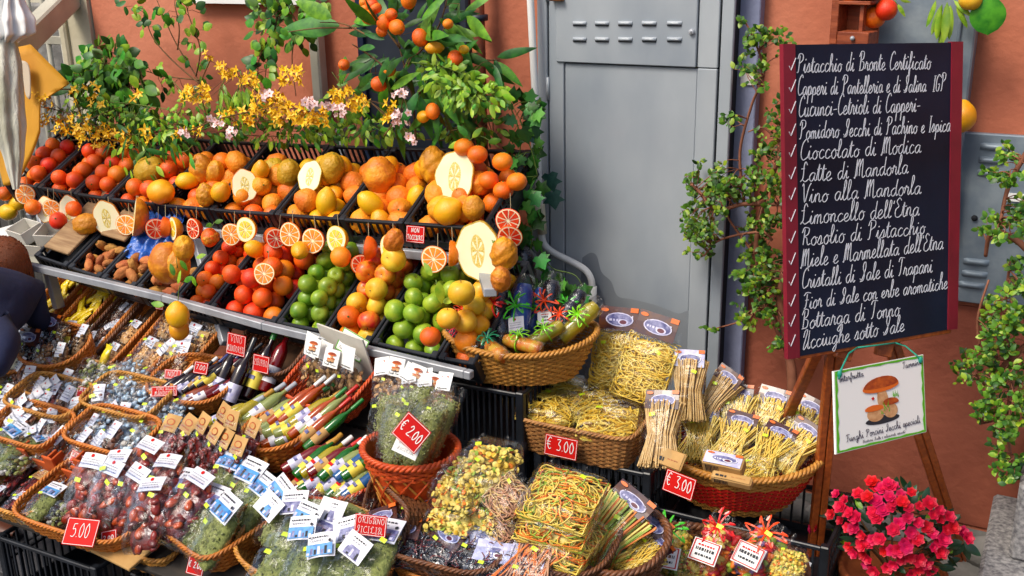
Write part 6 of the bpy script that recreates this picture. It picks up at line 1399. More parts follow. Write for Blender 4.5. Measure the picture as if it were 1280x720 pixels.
# hanging mushroom sign
q = quad3([(1042, 464), (1154, 443), (1158, 540), (1045, 568)], 2.93)
sc_ = (q[0]+q[1]+q[2]+q[3])/4; sx_ = (q[1]-q[0]+q[2]-q[3]); sy_ = (q[0]-q[3]+q[1]-q[2]); MS = frame(sc_, sx_, sy_); MSi = MS.inverted(); ps = lambda x, y: on_plane(x, y, MS, MSi)
cs = [ps(1042, 464), ps(1154, 443), ps(1158, 540), ps(1045, 568)]
t = empty('hanging_sign', MS, 'white hanging sign with green edge and painted porcini mushrooms', 'sign')
b = MB(); b.prism([cs[3], cs[2], cs[1], cs[0]], -.006, 0, m_signw); part('board', b, t)
b = MB(); g = random.Random(5); c0 = (sum(p[0] for p in cs)/4, sum(p[1] for p in cs)/4)
for i in range(4):
    a_, d_ = np.array(cs[i]), np.array(cs[(i+1) % 4]); cc = np.array(c0); n_ = 14
    for k in range(n_):
        f0, f1 = k/n_, (k+1)/n_; o0, o1 = a_+(d_-a_)*f0, a_+(d_-a_)*f1; w0 = .038+.012*math.sin(k*2.1+i); w1 = .038+.012*math.sin((k+1)*2.1+i)
        k0 = .012 if i in (3,) else 0; i0 = o0+(cc-o0)*(w0+.03); i1 = o1+(cc-o1)*(w1+.03); o0 = o0+(cc-o0)*.018; o1 = o1+(cc-o1)*.018
        b.add([(*o0, .0012), (*o1, .0012), (*i1, .0012), (*i0, .0012)], [[0, 1, 2, 3]], m_grn, False)
part('green_edge', b, t)
b = MB(); cm = ps(1101, 500); e0 = ps(1065, 515); e1 = ps(1132, 500); mushroom_art(b, cm[0], cm[1], .088, True)
ang = math.atan2(e1[1]-e0[1], e1[0]-e0[0]); 
part('printed_picture', b, t, T(cm[0], cm[1], .0006)@RZ(ang*.6)@SC(1.3, .98, 1)@T(-cm[0], -cm[1], 0))
b = MB(); ip = mat('violet_ink', '2a2440', rough=.7)
for s_, x0, y0, x1, y1, xh, r_ in [('Interfrutta', 1048.5, 478, 1079, 470, .0085, .0009), ('Taormina', 1128, 461, 1151, 455, .0085, .0009), ('Funghi Porcini Secchi speciali', 1057, 553, 1150, 528, .0095, .00095), ('(Nostrani Scelti e selezionati amanti)', 1078, 554, 1131, 541, .0042, .0005)]:
    write(b, s_, ps(x0, y0), ps(x1, y1), xh, ip, r_, 3, 2, upv=(.2, .98))
part('lettering', b, t, T(0, 0, .0016))
st = empty('sign_cord', T(sc_), 'turquoise cord tying the mushroom sign to the easel', 'cord'); b = MB(); S0 = sc_
def spx(px, py, z): x, y_ = ps(px, py); return MS@Vector((x, y_, z))-S0
b.tube([spx(1047, 474, .004), spx(1050, 462, .004), bp(1058, 441, .01)-S0, bp(1070, 434, .006)-S0], .0028, m_string, 6)
b.tube([bp(1070, 434, .006)-S0, bp(1095, 431, .006)-S0, bp(1117, 428, .006)-S0], .0028, m_string, 6); b.tube([bp(1117, 428, .006)-S0, bp(1130, 432, .006)-S0, spx(1144, 444, .004), spx(1149, 450, .004)], .0026, m_string, 6)
for px, py in ((1048, 468), (1149, 450)): b.ell(spx(px, py, .004), (.007, .006, .011), m_string, 8, 6)
part('cord', b, st)

# ------------------------------------------------------------ things on and beside the board
c = at(1070, 22, Y=-.22)
t = empty('wooden_box', T(c)@RZ(-.15), 'small reddish wooden box with a knobbed drawer above the chalkboard', 'box')
b = MB(); b.box((-.055, 0, .0), (.025, .1, .17), m_wood_r, bev=.002); b.box((.0, .045, .0), (.13, .01, .17), m_wood_r); b.box((.0, 0, .05), (.12, .1, .012), m_wood_r, bev=.002); b.box((.03, -.02, .0), (.012, .03, .09), m_wood_r); b.box((.0, 0, .09), (.14, .1, .03), m_wood_r, bev=.002); part('case', b, t)
b = MB(); b.box((.02, -.03, -.062), (.105, .09, .042), m_wood_r, bev=.002); o = part('drawer', b, t)
b = MB(); b.ell((0, 0, 0), (.008, .008, .008), m_rail, 10, 8); part('knob', b, o, T(.022, -.082, -.06))
one('orange', 1093, 22, -.2, 'orange tucked inside the small wooden box', 'orange', 1.0); one('blood', 1108, 12, -.22, 'red orange right of the small wooden box', 'orange', 1.0); one('blood', 1063, -6, -.22, 'orange on top of the small wooden box', 'orange', .9)
one('quince', 1213, 0, -.2, 'yellow orange fruit above the right end of the board', 'citrus fruit', .95); one('cedro', 1202, 146, -.14, 'bright lemon peeking out behind the right edge of the board', 'lemon', .85)

# ------------------------------------------------------------ leaves
def leafmesh(name, L_, W, m, kind='oval', fold=.25, curl=.25, n=7):
    b = MB(); 
    if kind == 'ivy':
        pts = [(0, 0), (.22, -.12), (.5, .05), (.34, .28), (.62, .55), (.3, .6), (.0, 1.0), (-.3, .6), (-.62, .55), (-.34, .28), (-.5, .05), (-.22, -.12)]
        V = [(x*W, y_*L_, -abs(x)*W*fold*.6-.1*curl*L_*y_*y_) for x, y_ in pts]+[(0, .35*L_, .02*L_)]; k = len(pts)
        b.add(V, [[i, (i+1) % k, k] for i in range(k)], m, True)
    else:
        v = np.linspace(0, 1, n); wv = {'oval': np.sin(np.pi*v**.85)**.8, 'lance': np.sin(np.pi*v**.8)**.9, 'bean': np.sin(np.pi*v)**.6}[kind]
        V = []
        for i in range(n):
            z = -curl*L_*v[i]**2; w_ = W/2*wv[i]
            V += [(-w_, v[i]*L_, z-fold*w_), (0, v[i]*L_, z), (w_, v[i]*L_, z-fold*w_)]
        F_ = []
        for i in range(n-1):
            for j in range(2): F_.append((i*3+j, i*3+j+1, (i+1)*3+j+1, (i+1)*3+j))
        b.add(V, np.array(F_), m, True)
    return b
def LM(*a, **k): return leafmesh('leaf', *a, **k).mesh('leaf')
def dirM(p, d, roll=None, n=(0, -1, .4)):       # leaf +y along d, face towards n
    d = Vector(d).normalized(); z = Vector(n)+Vector((rnd.uniform(-.5, .5), rnd.uniform(-.3, .3), rnd.uniform(-.5, .5))) if roll is None else Vector(n)
    z = (z-d*z.dot(d)).normalized(); x = d.cross(z); return Matrix(((x.x, d.x, z.x, p[0]), (x.y, d.y, z.y, p[1]), (x.z, d.z, z.z, p[2]), (0, 0, 0, 1)))
def plant(name, label, cat, stems, leaves, meshes, Y, m_st=m_stem, r0=.004, extra=None, yj=.05, down=.35, sc=(.75, 1.2)):
    """stems: px polylines; leaves: (px, py, rx, ry, n) clusters or single (px, py, dirx, diry, size)"""
    o0 = at(*stems[0][0][:2], Y=Y); t = empty(name, T(o0), label, cat); b = MB()
    allp = []
    for s_ in stems:
        P = [tuple(at(p[0], p[1], Y=Y+rnd.uniform(-yj, yj)*.5)-o0) for p in s_]; L2 = smooth_line(P, 5); b.tube(L2, np.linspace(r0, r0*.45, len(L2)), m_st, 6); allp += [Vector(p) for p in L2]
    for lf in leaves:
        if len(lf) == 5 and isinstance(lf[4], int):
            px, py, rx, ry, n = lf
            for i in range(n):
                a = rnd.uniform(0, 6.28); k = math.sqrt(rnd.random()); y_ = Y+rnd.uniform(-yj, yj)*1.6; p = at(px+rx*k*math.cos(a), py+ry*k*math.sin(a), Y=y_)-o0
                d = Vector((math.cos(a)+rnd.uniform(-.7, .7), rnd.uniform(-.8, .3), math.sin(-a)-down+rnd.uniform(-.7, .7)))
                near = min(allp, key=lambda w_: (w_-p).length_squared)
                if (near-p).length < .22 and i % 3 == 0: b.tube([near, (near+p)/2+Vector((0, -.01, .01)), p], .0013, m_st, 4)
                part('leaf', rnd.choice(meshes), t, dirM(p, d)@SC(rnd.uniform(*sc)))
        else:
            px, py, dx, dy, s_ = lf; p = at(px, py, Y=Y+rnd.uniform(-yj, yj))-o0; part('leaf', rnd.choice(meshes), t, dirM(p, (dx, rnd.uniform(-.3, .0), dy))@SC(s_))
    part('stem', b, t)
    return t, o0
Lr = [LM(.055, .04, m_leaf), LM(.05, .034, m_leafl), LM(.05, .036, m_leafd)]
Ld = [LM(.06, .042, m_leafd), LM(.055, .04, m_leaf), LM(.06, .04, m_leaf)]
Ll = [LM(.15, .036, m_leafd, kind='lance', n=9, curl=.3), LM(.17, .04, m_leaf, kind='lance', n=9, curl=.2), LM(.13, .03, m_leafd, kind='lance', n=9, curl=.4)]
Lb = [LM(.05, .018, m_leafl, kind='bean', curl=.2), LM(.045, .02, m_leafl, kind='bean')]
Li = [LM(.05, .05, m_ivy, kind='ivy'), LM(.045, .045, m_ivy, kind='ivy'), LM(.055, .05, m_leafd, kind='ivy')]
Ls = [LM(.035, .02, m_leafl), LM(.03, .016, m_leaf)]
Lbig = LM(.17, .1, m_leafd, n=9); 
plant('leafy_shrub', 'bushy bright green shrub behind the left crates', 'shrub', [[(140, 160), (135, 120), (130, 60)], [(140, 150), (110, 110), (95, 85)], [(140, 150), (165, 100), (175, 80)]],
      [(135, 80, 34, 28, 110), (120, 108, 38, 24, 100), (160, 112, 28, 30, 70), (150, 145, 44, 18, 80)], Ld+Lr[:2], -.35, sc=(.9, 1.4))
plant('large_leaf_branch', 'single large dark leaf at the left above the blood oranges', 'branch', [[(95, 112), (75, 112), (55, 118)]], [(92, 110, -1, .1, 1.0)], [LM(.24, .09, m_leafd, n=9)], -.45)
P_ = [[(262, 130), (245, 95), (222, 58), (205, 22), (193, -8)], [(250, 105), (215, 75), (190, 45), (180, 12)], [(250, 100), (205, 95), (172, 85)], [(222, 62), (224, 35), (218, 5)], [(245, 95), (250, 60), (236, 20), (232, -5)]]
plant('climbing_branch', 'tall thin branch with scattered green leaves against the orange wall', 'branch', P_,
      [(185, 35, 14, 14, 12), (186, 12, 16, 12, 10), (215, 12, 14, 12, 12), (245, 22, 14, 18, 8), (240, 72, 6, 8, 3), (245, 45, 12, 14, 9), (250, 92, 8, 12, 6), (190, 85, 12, 5, 6), (202, 103, 8, 14, 6), (225, 112, 14, 12, 7), (160, 5, 12, 5, 5), (225, 0, 10, 8, 8)], Lr, -.25, m_stem, .004)
plant('round_leaf_branch', 'dense branch of rounded yellow green leaves hanging over the pale conduit', 'branch', [[(350, -10), (345, 30), (335, 70), (330, 110)], [(350, -5), (372, 30), (378, 60)], [(340, 40), (325, 70), (322, 95)], [(390, -10), (375, 25), (365, 70), (370, 120)]],
      [(335, 30, 24, 36, 90), (365, 20, 28, 24, 70), (328, 80, 14, 24, 34), (395, 5, 14, 10, 10), (375, 50, 14, 16, 14)], Lr, -.3)
plant('broad_leaf_branch', 'branch with one broad ribbed leaf reaching left of the kumquats', 'branch', [[(460, 45), (430, 30), (400, 28)], [(440, 35), (400, 35), (360, 40)]], [(425, 32, -1, .0, 1.0), (415, 22, -.9, .35, .7), (442, 28, .5, .3, .5), (432, 70, -.2, -1, .45)], [LM(.26, .09, m_leaf, n=11, kind='oval', curl=.1)], -.45)
plant('bean_pod_branch', 'drooping cluster of pale green narrow leaves in the blossom', 'branch', [[(300, 88), (285, 95), (275, 110)], [(300, 88), (305, 105)]], [(278, 122, 8, 18, 16), (298, 128, 9, 18, 16), (310, 118, 8, 10, 8)], [LM(.075, .02, m_leafl, kind='lance', curl=.1)], -.5, m_stemg, .003, down=2.5)
tk, ok_ = plant('kumquat_branch', 'spreading branch of long dark leaves with small orange fruit', 'branch', [[(520, 180), (515, 120), (500, 60), (490, -10)], [(510, 110), (470, 75), (440, 55)], [(510, 80), (545, 40), (560, -5)], [(520, 120), (570, 80), (625, 75)], [(500, 60), (470, 20), (462, 0)], [(560, 170), (555, 120), (548, 60), (558, 30)]],
      [(495, 60, 40, 55, 34), (480, 120, 26, 40, 18), (545, 25, 40, 35, 26), (590, 75, 36, 16, 12), (530, 100, 30, 40, 22), (560, 130, 30, 35, 26), (520, 60, 60, 60, 30)], Ll, -.5, m_stem, .005, yj=.09)
for i, (px, py, s_) in enumerate([(457, 12, .6), (465, 6, .6), (461, 21, .8), (470, 10, .55), (480, 28, .75), (489, 18, .6), (496, 34, .8), (525, 47, .8), (543, 60, .7), (569, 73, .75), (580, 62, .5), (486, 88, .65), (474, 105, .8), (430, 81, .6), (541, 139, .75), (529, 146, .7), (511, 0, .8), (477, 39, .55), (455, 3, .5), (560, 30, .5)]):
    part('kumquat', F['lemon' if i in (15, 8, 10) else 'orange'][0], tk, T(at(px, py, Y=-.62)-ok_)@rot()@SC(s_, s_, s_*1.2))
plant('feathery_branch', 'light green feathery twigs hanging between kumquats and ivy', 'branch', [[(515, 78), (560, 85), (620, 115), (640, 130)], [(545, 95), (590, 110), (630, 125)], [(540, 90), (560, 110), (590, 135)]], [(560, 95, 34, 20, 100), (595, 118, 36, 16, 110), (575, 110, 24, 16, 60)], Ls+Lb, -.62, m_stemg, .003)
plant('fine_leaf_plant', 'dark fine leaved greenery lying along the back of the upper crates', 'plant', [[(60, 172), (200, 165), (330, 170), (460, 172), (620, 178)], [(100, 160), (240, 155), (380, 165)]],
      [(130, 158, 64, 18, 130), (240, 165, 70, 14, 130), (360, 168, 70, 12, 110), (480, 160, 50, 14, 70), (590, 160, 40, 20, 90)], [LM(.04, .018, m_leafd), LM(.045, .016, m_leaf, kind='lance'), LM(.04, .02, m_leafl)], -.42, m_stem, .003)
plant('drooping_foliage', 'long green leaves drooping over the oranges in the left middle crates', 'foliage', [[(175, 165), (168, 190), (160, 225)], [(185, 170), (190, 200), (180, 240)], [(170, 170), (150, 190), (142, 215)], [(195, 170), (230, 190), (250, 165)]],
      [(160, 190, 24, 26, 60), (180, 212, 18, 30, 46), (205, 175, 30, 12, 40), (232, 190, 8, 20, 6)], [Ll[2], LM(.08, .03, m_leaf, kind='lance'), LM(.07, .03, m_leafl, kind='lance')], -.6, m_stemg, .003, down=1.4, sc=(.6, 1.0))
plant('airy_branch', 'airy fresh green twigs arching through the yellow blossom', 'branch', [[(60, 165), (120, 130), (200, 135), (250, 150)], [(230, 170), (300, 150), (380, 160), (450, 150)], [(210, 165), (230, 125), (215, 100)], [(420, 170), (430, 120), (415, 90)], [(330, 165), (300, 120), (300, 95)]],
      [(110, 140, 50, 22, 80), (200, 150, 50, 16, 80), (235, 130, 26, 20, 26), (300, 140, 46, 20, 60), (380, 155, 50, 16, 80), (430, 130, 26, 26, 40), (450, 165, 40, 12, 40)], [LM(.038, .02, m_leafl), LM(.032, .018, m_leafl), LM(.042, .022, m_leaf)], -.48, m_stemg, .003, down=.8)
# blossoms
m_yf = mat('yellow_petal', 'f6b808', 'fbd024', 30, .5, rv=.08, sub=.05); m_pf = mat('pink_petal', 'e8b0b0', 'f5e4e2', 60, .5, rv=.05); m_pc = mat('flower_heart', 'd08a1c', rough=.6)
def flower(k, L_, W, m, open_=.5, heart=m_pc):
    b = MB()
    for i in range(k):
        Mx = RZ(i*6.2832/k+.1)@RX(open_); lf = leafmesh('p', L_, W, m, fold=-.2, curl=.25, n=5); b.add(lf.V[0], lf.F[0][0], m, True, Mx)
    b.ell((0, 0, .002), (.0025, .0025, .003), heart, 6, 4); return b.mesh('flower')
FY = [flower(4, .022, .009, m_yf, .5), flower(4, .02, .009, m_yf, .9)]; FP = [flower(5, .016, .013, m_pf, .3), flower(5, .014, .012, m_pf, .6)]
def blossoms(label, stems, clusters, meshes, Y, name='blossoming_branch'):
    o0 = at(*stems[0][0], Y=Y); t = empty(name, T(o0), label, 'branch'); b = MB(); ap = []
    for s_ in stems:
        L2 = smooth_line([tuple(at(x, y, Y=Y+rnd.uniform(-.03, .03))-o0) for x, y in s_], 5); b.tube(L2, np.linspace(.0035, .0015, len(L2)), m_stem, 5); ap += [Vector(p) for p in L2]
    for px, py, rx, ry, n in clusters:
        for i in range(int(n*2.1)):
            p = at(px+rnd.uniform(-rx, rx), py+rnd.uniform(-ry, ry), Y=Y+rnd.uniform(-.1, .04))-o0; near = min(ap, key=lambda w_: (w_-p).length_squared)
            if i % 2 == 0 and (near-p).length < .2: b.tube([near, p], .0011, m_stem, 4)
            z = Vector((rnd.uniform(-.8, .8), -1, rnd.uniform(-.5, .9))).normalized(); part('flower', rnd.choice(meshes), t, T(p)@z.to_track_quat('Z', 'Y').to_matrix().to_4x4()@RZ(rnd.uniform(0, 6))@SC(rnd.uniform(.8, 1.25)))
    part('stem', b, t); return t
blossoms('yellow flowering forsythia twigs along the left crates', [[(30, 130), (80, 140), (140, 165), (200, 170)], [(60, 180), (110, 150), (160, 130)], [(90, 175), (130, 175), (190, 185)]],
         [(55, 125, 12, 10, 10), (90, 155, 22, 12, 22), (120, 165, 25, 10, 16), (110, 120, 20, 15, 9), (160, 170, 30, 10, 14), (130, 180, 30, 6, 8), (55, 150, 6, 8, 4), (170, 120, 8, 6, 3)], FY, -.55)
blossoms('yellow flowering forsythia twigs in the middle above the citrons', [[(265, 70), (250, 110), (258, 150), (240, 170)], [(290, 90), (330, 120), (390, 140), (460, 125)], [(280, 160), (340, 150), (400, 150)], [(320, 155), (350, 110), (360, 85)]],
         [(245, 118, 18, 10, 22), (285, 90, 12, 8, 9), (262, 70, 5, 5, 2), (310, 100, 12, 8, 7), (340, 130, 25, 14, 26), (365, 95, 14, 10, 12), (390, 145, 22, 10, 18), (360, 140, 18, 16, 14), (430, 120, 18, 12, 12), (450, 130, 10, 8, 7), (488, 140, 6, 12, 6), (300, 145, 25, 10, 12), (235, 165, 20, 6, 7)], FY, -.55)
blossoms('pale pink cherry blossom twigs among the forsythia', [[(225, 170), (270, 150), (340, 135), (430, 130)], [(480, 170), (500, 140), (505, 110)]],
         [(232, 165, 6, 6, 4), (270, 152, 8, 6, 6), (333, 118, 5, 5, 4), (388, 130, 8, 8, 7), (425, 138, 8, 6, 6), (408, 133, 5, 4, 3), (500, 115, 9, 5, 6), (502, 148, 12, 8, 9), (512, 175, 6, 6, 3), (290, 166, 6, 4, 3), (240, 55, 1, 1, 0)], FP, -.6)
# ivy
t, o0 = plant('ivy_plant', 'bright ivy trailing down beside the white pipe at the shelf end', 'ivy', [[(632, 120), (650, 170), (648, 230), (665, 290), (660, 340), (690, 370)], [(675, 310), (690, 335), (720, 345), (735, 375)], [(650, 150), (665, 190), (672, 220)]],
      [(650, 145, 22, 24, 34), (655, 190, 16, 22, 18), (655, 235, 16, 18, 14), (658, 275, 16, 22, 18), (664, 320, 16, 18, 16), (682, 345, 14, 12, 10), (715, 370, 20, 12, 16), (690, 365, 18, 12, 10)], Li, -.42, m_stemg, .003)
Lv = [LM(.075, .075, m_ivyd, kind='ivy')]
for px, py, dx, dy in [(686, 218, .3, -1), (662, 216, -.6, -.3), (664, 142, -.2, .5), (659, 160, .4, -.6), (690, 240, .2, -1)]: part('leaf', Lv[0], t, dirM(at(px, py, Y=-.3)-o0, (dx, 0, dy), n=(0, -1, .2)))
b = MB(); b.ell((0, 0, .1), (.09, .07, .15), m_darkc, 24, 16, fn=lambda d: 1+.12*wob(d, 4, 4)); tag(link('plastic_bag', b.mesh('plastic_bag'), T(at(652, 350, Y=-.42)-Vector((0, 0, .1)))), 'crumpled black plastic bag behind the ivy at the shelf end', 'bag')
# leaves on hanging fruit
for k, (stem, lv, lab, Y) in enumerate([([(222, 395), (224, 360), (232, 350)], [(205, 382, -1, .2, .9), (215, 378, -.6, -.6, .8), (222, 355, .2, 1, .8), (218, 345, -.3, 1, .7), (230, 352, .8, .5, .7)], 'green leafy stem of the dangling lemons', -1.2), ([(222, 335), (220, 320)], [(215, 330, -.4, -1, .7), (225, 325, .5, -.8, .7), (245, 322, .6, .3, .7), (240, 345, .3, -1, .6)], 'leaves on the hanging citron bunch', -1.16),
                                  ([(268, 278), (262, 288)], [(265, 280, -.8, -.3, .6), (268, 278, .8, .3, .6)], 'leaf pair on the hanging mandarin', -.93), ([(615, 300), (622, 320)], [(617, 300, .4, -1, 1.6)], 'dark lance leaf beside the biggest white citron half', -.92), ([(545, 350), (548, 375)], [(548, 352, .1, -1, 1.2), (553, 378, .6, .3, .8), (540, 345, -.4, .6, .8)], 'fresh leaves lying on the green apples', -1.02),
                                  ([(580, 180), (600, 170), (625, 185)], [(590, 172, .5, .5, .8), (600, 185, -.4, -.8, .7), (610, 178, .8, .2, .8), (628, 190, .6, -.5, .7), (585, 170, -.6, .6, .8), (575, 178, -.5, -.2, .8), (620, 205, .6, .2, .7)], 'leaves of the hanging mandarin cluster', -.62)]):
    plant('leafy_sprig', lab, 'sprig', [stem], lv, [LM(.07, .032, m_leaf), LM(.07, .03, m_leafl)], Y, m_stemg, .002, yj=.02)
plant('pepper_bunch', 'bunch of long green pods hanging at the top of the duct', 'peppers', [[(1180, -12), (1182, 0)]], [(1178, 5, -.2, -1, 1.0), (1184, 2, 0, -1, 1.3), (1170, 0, -.3, -1, .9), (1188, 6, .1, -1, 1.1), (1195, 8, .6, -1, .8), (1182, 15, -.1, -1, 1.1), (1192, 0, .9, -.7, .8), (1176, 10, 0, -1, 1.0)], [LM(.1, .022, m_leafl, kind='bean', fold=.6, curl=.1)], -.2, m_stemg, .003)
plant('citrus_leaf', 'large rounded green leaf right of the fruit above the board', 'leaf', [[(1225, -20), (1238, -8)]], [(1236, -6, .15, -1, 1.0)], [LM(.12, .11, m_leaf, n=9, kind='bean')], -.2, m_stemg, .003, yj=.0)
plant('citrus_sprig', 'small leaves on the red orange near the wooden box', 'leaf', [[(1118, 0), (1122, 6)]], [(1122, 5, .7, -1, .7), (1125, 0, .9, -.2, .5)], [LM(.07, .02, m_leafl, kind='lance')], -.24, m_stemg, .002, yj=.0)

# small leaved climbers: branching woody stems with hundreds of fleshy leaves
def climber(label, stems, clusters, Y, seed):
    g = random.Random(seed); o0 = at(*stems[0][0][:2], Y=Y); t = empty('jade_bush', T(o0), label, 'shrub'); b = MB(); ap = []
    for s_ in stems:
        r0 = s_[0][2] if len(s_[0]) > 2 else .005; L2 = smooth_line([tuple(at(p[0], p[1], Y=Y+g.uniform(-.03, .03))-o0) for p in s_], 6); b.tube(L2, np.linspace(r0, r0*.5, len(L2)), m_stemr, 7); ap += [Vector(p) for p in L2]
    lv = MB(); base = leafmesh('l', .022, .014, m_leaf, fold=.2, curl=.3, n=5, kind='oval'); bV, bF = base.V[0], base.F[0][0]; nb = len(bV); acc = {0: [[], []], 1: [[], []], 2: [[], []]}
    for px, py, rx, ry, n in clusters:
        k = max(1, n//5)
        for i in range(k):
            a = g.uniform(0, 6.28); kk = math.sqrt(g.random()); p = at(px+rx*kk*math.cos(a), py+ry*kk*math.sin(a), Y=Y+g.uniform(-.1, .06))-o0
            near = min(ap, key=lambda w_: (w_-p).length_squared)
            d = (p-near); 
            if d.length < .3: b.tube(smooth_line([tuple(near), tuple((near+p)/2+Vector((g.uniform(-.015, .015), -.01, .012))), tuple(p)], 3), np.linspace(.0022, .0012, 7), m_stemr, 5)
            d = (d.normalized()+Vector((g.uniform(-.6, .6), g.uniform(-.6, .3), g.uniform(-.4, .7)))).normalized(); e = p+d*.05; b.tube([p, (p+e)/2, e], .001, m_stemr, 4)
            for j in range(9):
                pp = p+d*(.05*j/8); dd = Vector((g.uniform(-1, 1), g.uniform(-1, .4), g.uniform(-.6, 1))).normalized(); A = np.array(dirM(pp, dd)@SC(g.uniform(.5, 1.35))); c_ = acc[g.choice([0, 0, 1, 2])]
                c_[1].append(bF+len(c_[0])*nb); c_[0].append(bV@A[:3, :3].T+A[:3, 3])
    for k_, mm in ((0, m_leaf), (1, m_leafl), (2, m_leafd)): lv.add(np.concatenate(acc[k_][0]), np.concatenate(acc[k_][1]), mm)
    part('foliage', lv, t, kind='stuff'); part('branches', b, t)
climber('small leaved woody climber between the grey cabinet and the chalkboard', [[(990, 520, .022), (990, 470), (984, 430), (975, 370), (985, 320)], [(985, 440, .012), (960, 380), (945, 320), (955, 250), (975, 190), (980, 110)], [(975, 255, .009), (930, 255), (895, 262), (870, 235), (856, 226)], [(930, 250, .006), (925, 190), (940, 130), (955, 90), (938, 40), (928, 24)], [(945, 320, .006), (915, 280), (900, 250)], [(960, 380, .005), (930, 400), (893, 411)], [(965, 300, .006), (950, 290), (900, 300), (880, 320)], [(975, 180, .005), (955, 160), (935, 165)]],
    [(885, 250, 26, 50, 200), (880, 300, 16, 26, 90), (905, 235, 22, 30, 90), (932, 40, 16, 18, 30), (950, 62, 14, 14, 40), (945, 95, 14, 20, 45), (918, 155, 12, 10, 20), (940, 230, 22, 26, 90), (945, 300, 20, 30, 110), (950, 340, 20, 34, 160), (968, 370, 18, 34, 160), (940, 385, 16, 20, 70), (893, 411, 7, 5, 14), (968, 250, 14, 40, 110), (974, 160, 10, 46, 90), (972, 60, 8, 14, 24), (980, 420, 12, 16, 40), (965, 200, 16, 30, 80)], -.28, 4)
climber('small leaved green bush hanging in from the right edge', [[(1300, 330, .012), (1270, 300), (1240, 290), (1232, 320)], [(1300, 420, .014), (1262, 450), (1235, 480), (1220, 470)], [(1290, 180, .01), (1262, 230), (1250, 280)], [(1262, 450, .008), (1255, 400), (1262, 330)], [(1275, 440, .008), (1262, 500), (1262, 560), (1272, 590)], [(1262, 450, .007), (1230, 440), (1222, 400), (1236, 350)], [(1225, 530, .004), (1245, 525), (1270, 510)]],
    [(1250, 420, 26, 40, 200), (1265, 370, 16, 46, 160), (1240, 290, 20, 14, 60), (1262, 210, 18, 22, 90), (1272, 270, 10, 40, 80), (1220, 462, 14, 20, 70), (1228, 515, 10, 14, 40), (1258, 500, 22, 30, 160), (1262, 555, 16, 36, 140), (1250, 455, 20, 24, 110), (1268, 590, 10, 10, 30)], -.34, 9)

# ------------------------------------------------------------ azalea in its pot
m_az = mat('azalea_petal', 'c80c38', 'de1c50', 30, .5, rv=.12, rh=.012, sub=.05); m_azl = mat('azalea_leaf', '16301e', '244a2c', 20, .35, .001, 40, rv=.3); m_pot = mat('terracotta_pot', 'b4602e', '94481f', 8, .8, .002, 40)
pc = at(1115, 716, Y=-.62); pr = .17
t = empty('azalea_pot', T(pc.x, pc.y, 0), 'red azalea in a terracotta pot under the easel', 'potted plant')
hh = pc.z+.02; b = MB(); b.lathe([(.0001, .0), (pr*.62, .0), (pr*.66, .01), (pr*.92, hh-.05), (pr*.95, hh-.045), (pr*1.04, hh-.045), (pr*1.05, hh), (pr*.95, hh), (pr*.93, hh-.03), (.0001, hh-.03)], m_pot, 32); part('pot', b, t)
def azf(s_):
    b = MB(); g = random.Random(s_)
    for l in range(3):
        for i in range(6-l): 
            lf = leafmesh('p', .034-.006*l, .026, m_az, fold=-.25, curl=-.15+.1*l, n=5, kind='bean'); b.add(lf.V[0], lf.F[0][0], m_az, True, RZ(i*6.2832/(6-l)+l*.5+g.uniform(-.15, .15))@RX(.25+.35*l))
    return b.mesh('flower')
AZ = [azf(s_) for s_ in (1, 2, 3)]; AL = [LM(.05, .022, m_azl), LM(.055, .024, m_azl), LM(.04, .02, m_leafl)]
o0 = Vector((pc.x, pc.y, 0)); g = random.Random(8)
dome = at(1118, 668, Y=-.62)
for i in range(230):
    a, e_ = g.uniform(0, 6.28), g.uniform(-.5, 1.4); rr = .21*g.uniform(.65, 1.0); d = Vector((math.cos(a)*math.cos(e_), math.sin(a)*math.cos(e_)*.75, math.sin(e_)*.72))
    part('leaf', AL[2] if i % 14 == 0 else AL[i % 2], t, dirM(dome-o0+d*rr, (d+Vector((g.uniform(-.5, .5), g.uniform(-.5, .5), g.uniform(-.2, .6)))), n=tuple(d+Vector((0, -.4, .3))))@SC(g.uniform(.8, 1.2)))
for px, py in [(1053, 626), (1048, 652), (1015, 662), (1079, 623), (1070, 648), (1096, 610), (1102, 612), (1116, 610), (1093, 627), (1118, 628), (1128, 620), (1104, 640), (1096, 648), (1150, 633), (1135, 635), (1165, 642), (1175, 650), (1145, 655), (1116, 661), (1075, 670), (1067, 690), (1078, 682), (1090, 675), (1144, 674), (1130, 680), (1125, 686), (1108, 690), (1165, 668), (1172, 678), (1184, 663), (1175, 690), (1155, 705), (1110, 708), (1092, 712), (1165, 716), (1060, 640), (1209, 671), (1085, 700), (1128, 700), (1140, 716), (1060, 662)]:
    k = 1-min(1, ((px-1118)/105)**2+((py-668)/75)**2); p = at(px, py, Y=-.62-.17*math.sqrt(max(0, k)))-o0; z = Vector((p.x-dome.x+o0.x, p.y-dome.y+o0.y-.12, p.z-dome.z+.1)).normalized()
    for q_ in ((0, 0), (g.choice([-1, 1]), .8)): part('flower', AZ[g.randrange(3)], t, T(p+Vector((q_[0]*.02+g.uniform(-.006, .006), g.uniform(-.01, .012), q_[1]*.018)))@z.to_track_quat('Z', 'Y').to_matrix().to_4x4()@RZ(g.uniform(0, 6))@SC(g.uniform(.55, .85)))
b = MB(); 
for i in range(14): a = i*.45; b.tube(smooth_line([(0, 0, hh-.03), (.06*math.cos(a), .05*math.sin(a), hh+.05), (.16*math.cos(a), .12*math.sin(a), dome.z+.02)], 3), .004, m_stem, 5)
p = at(1205, 678, Y=-.64)-o0; b.tube(smooth_line([(0, 0, hh), (p.x*.5, p.y*.5, hh+.06), tuple(p)], 4), .004, m_stem, 5); part('stem', b, t)
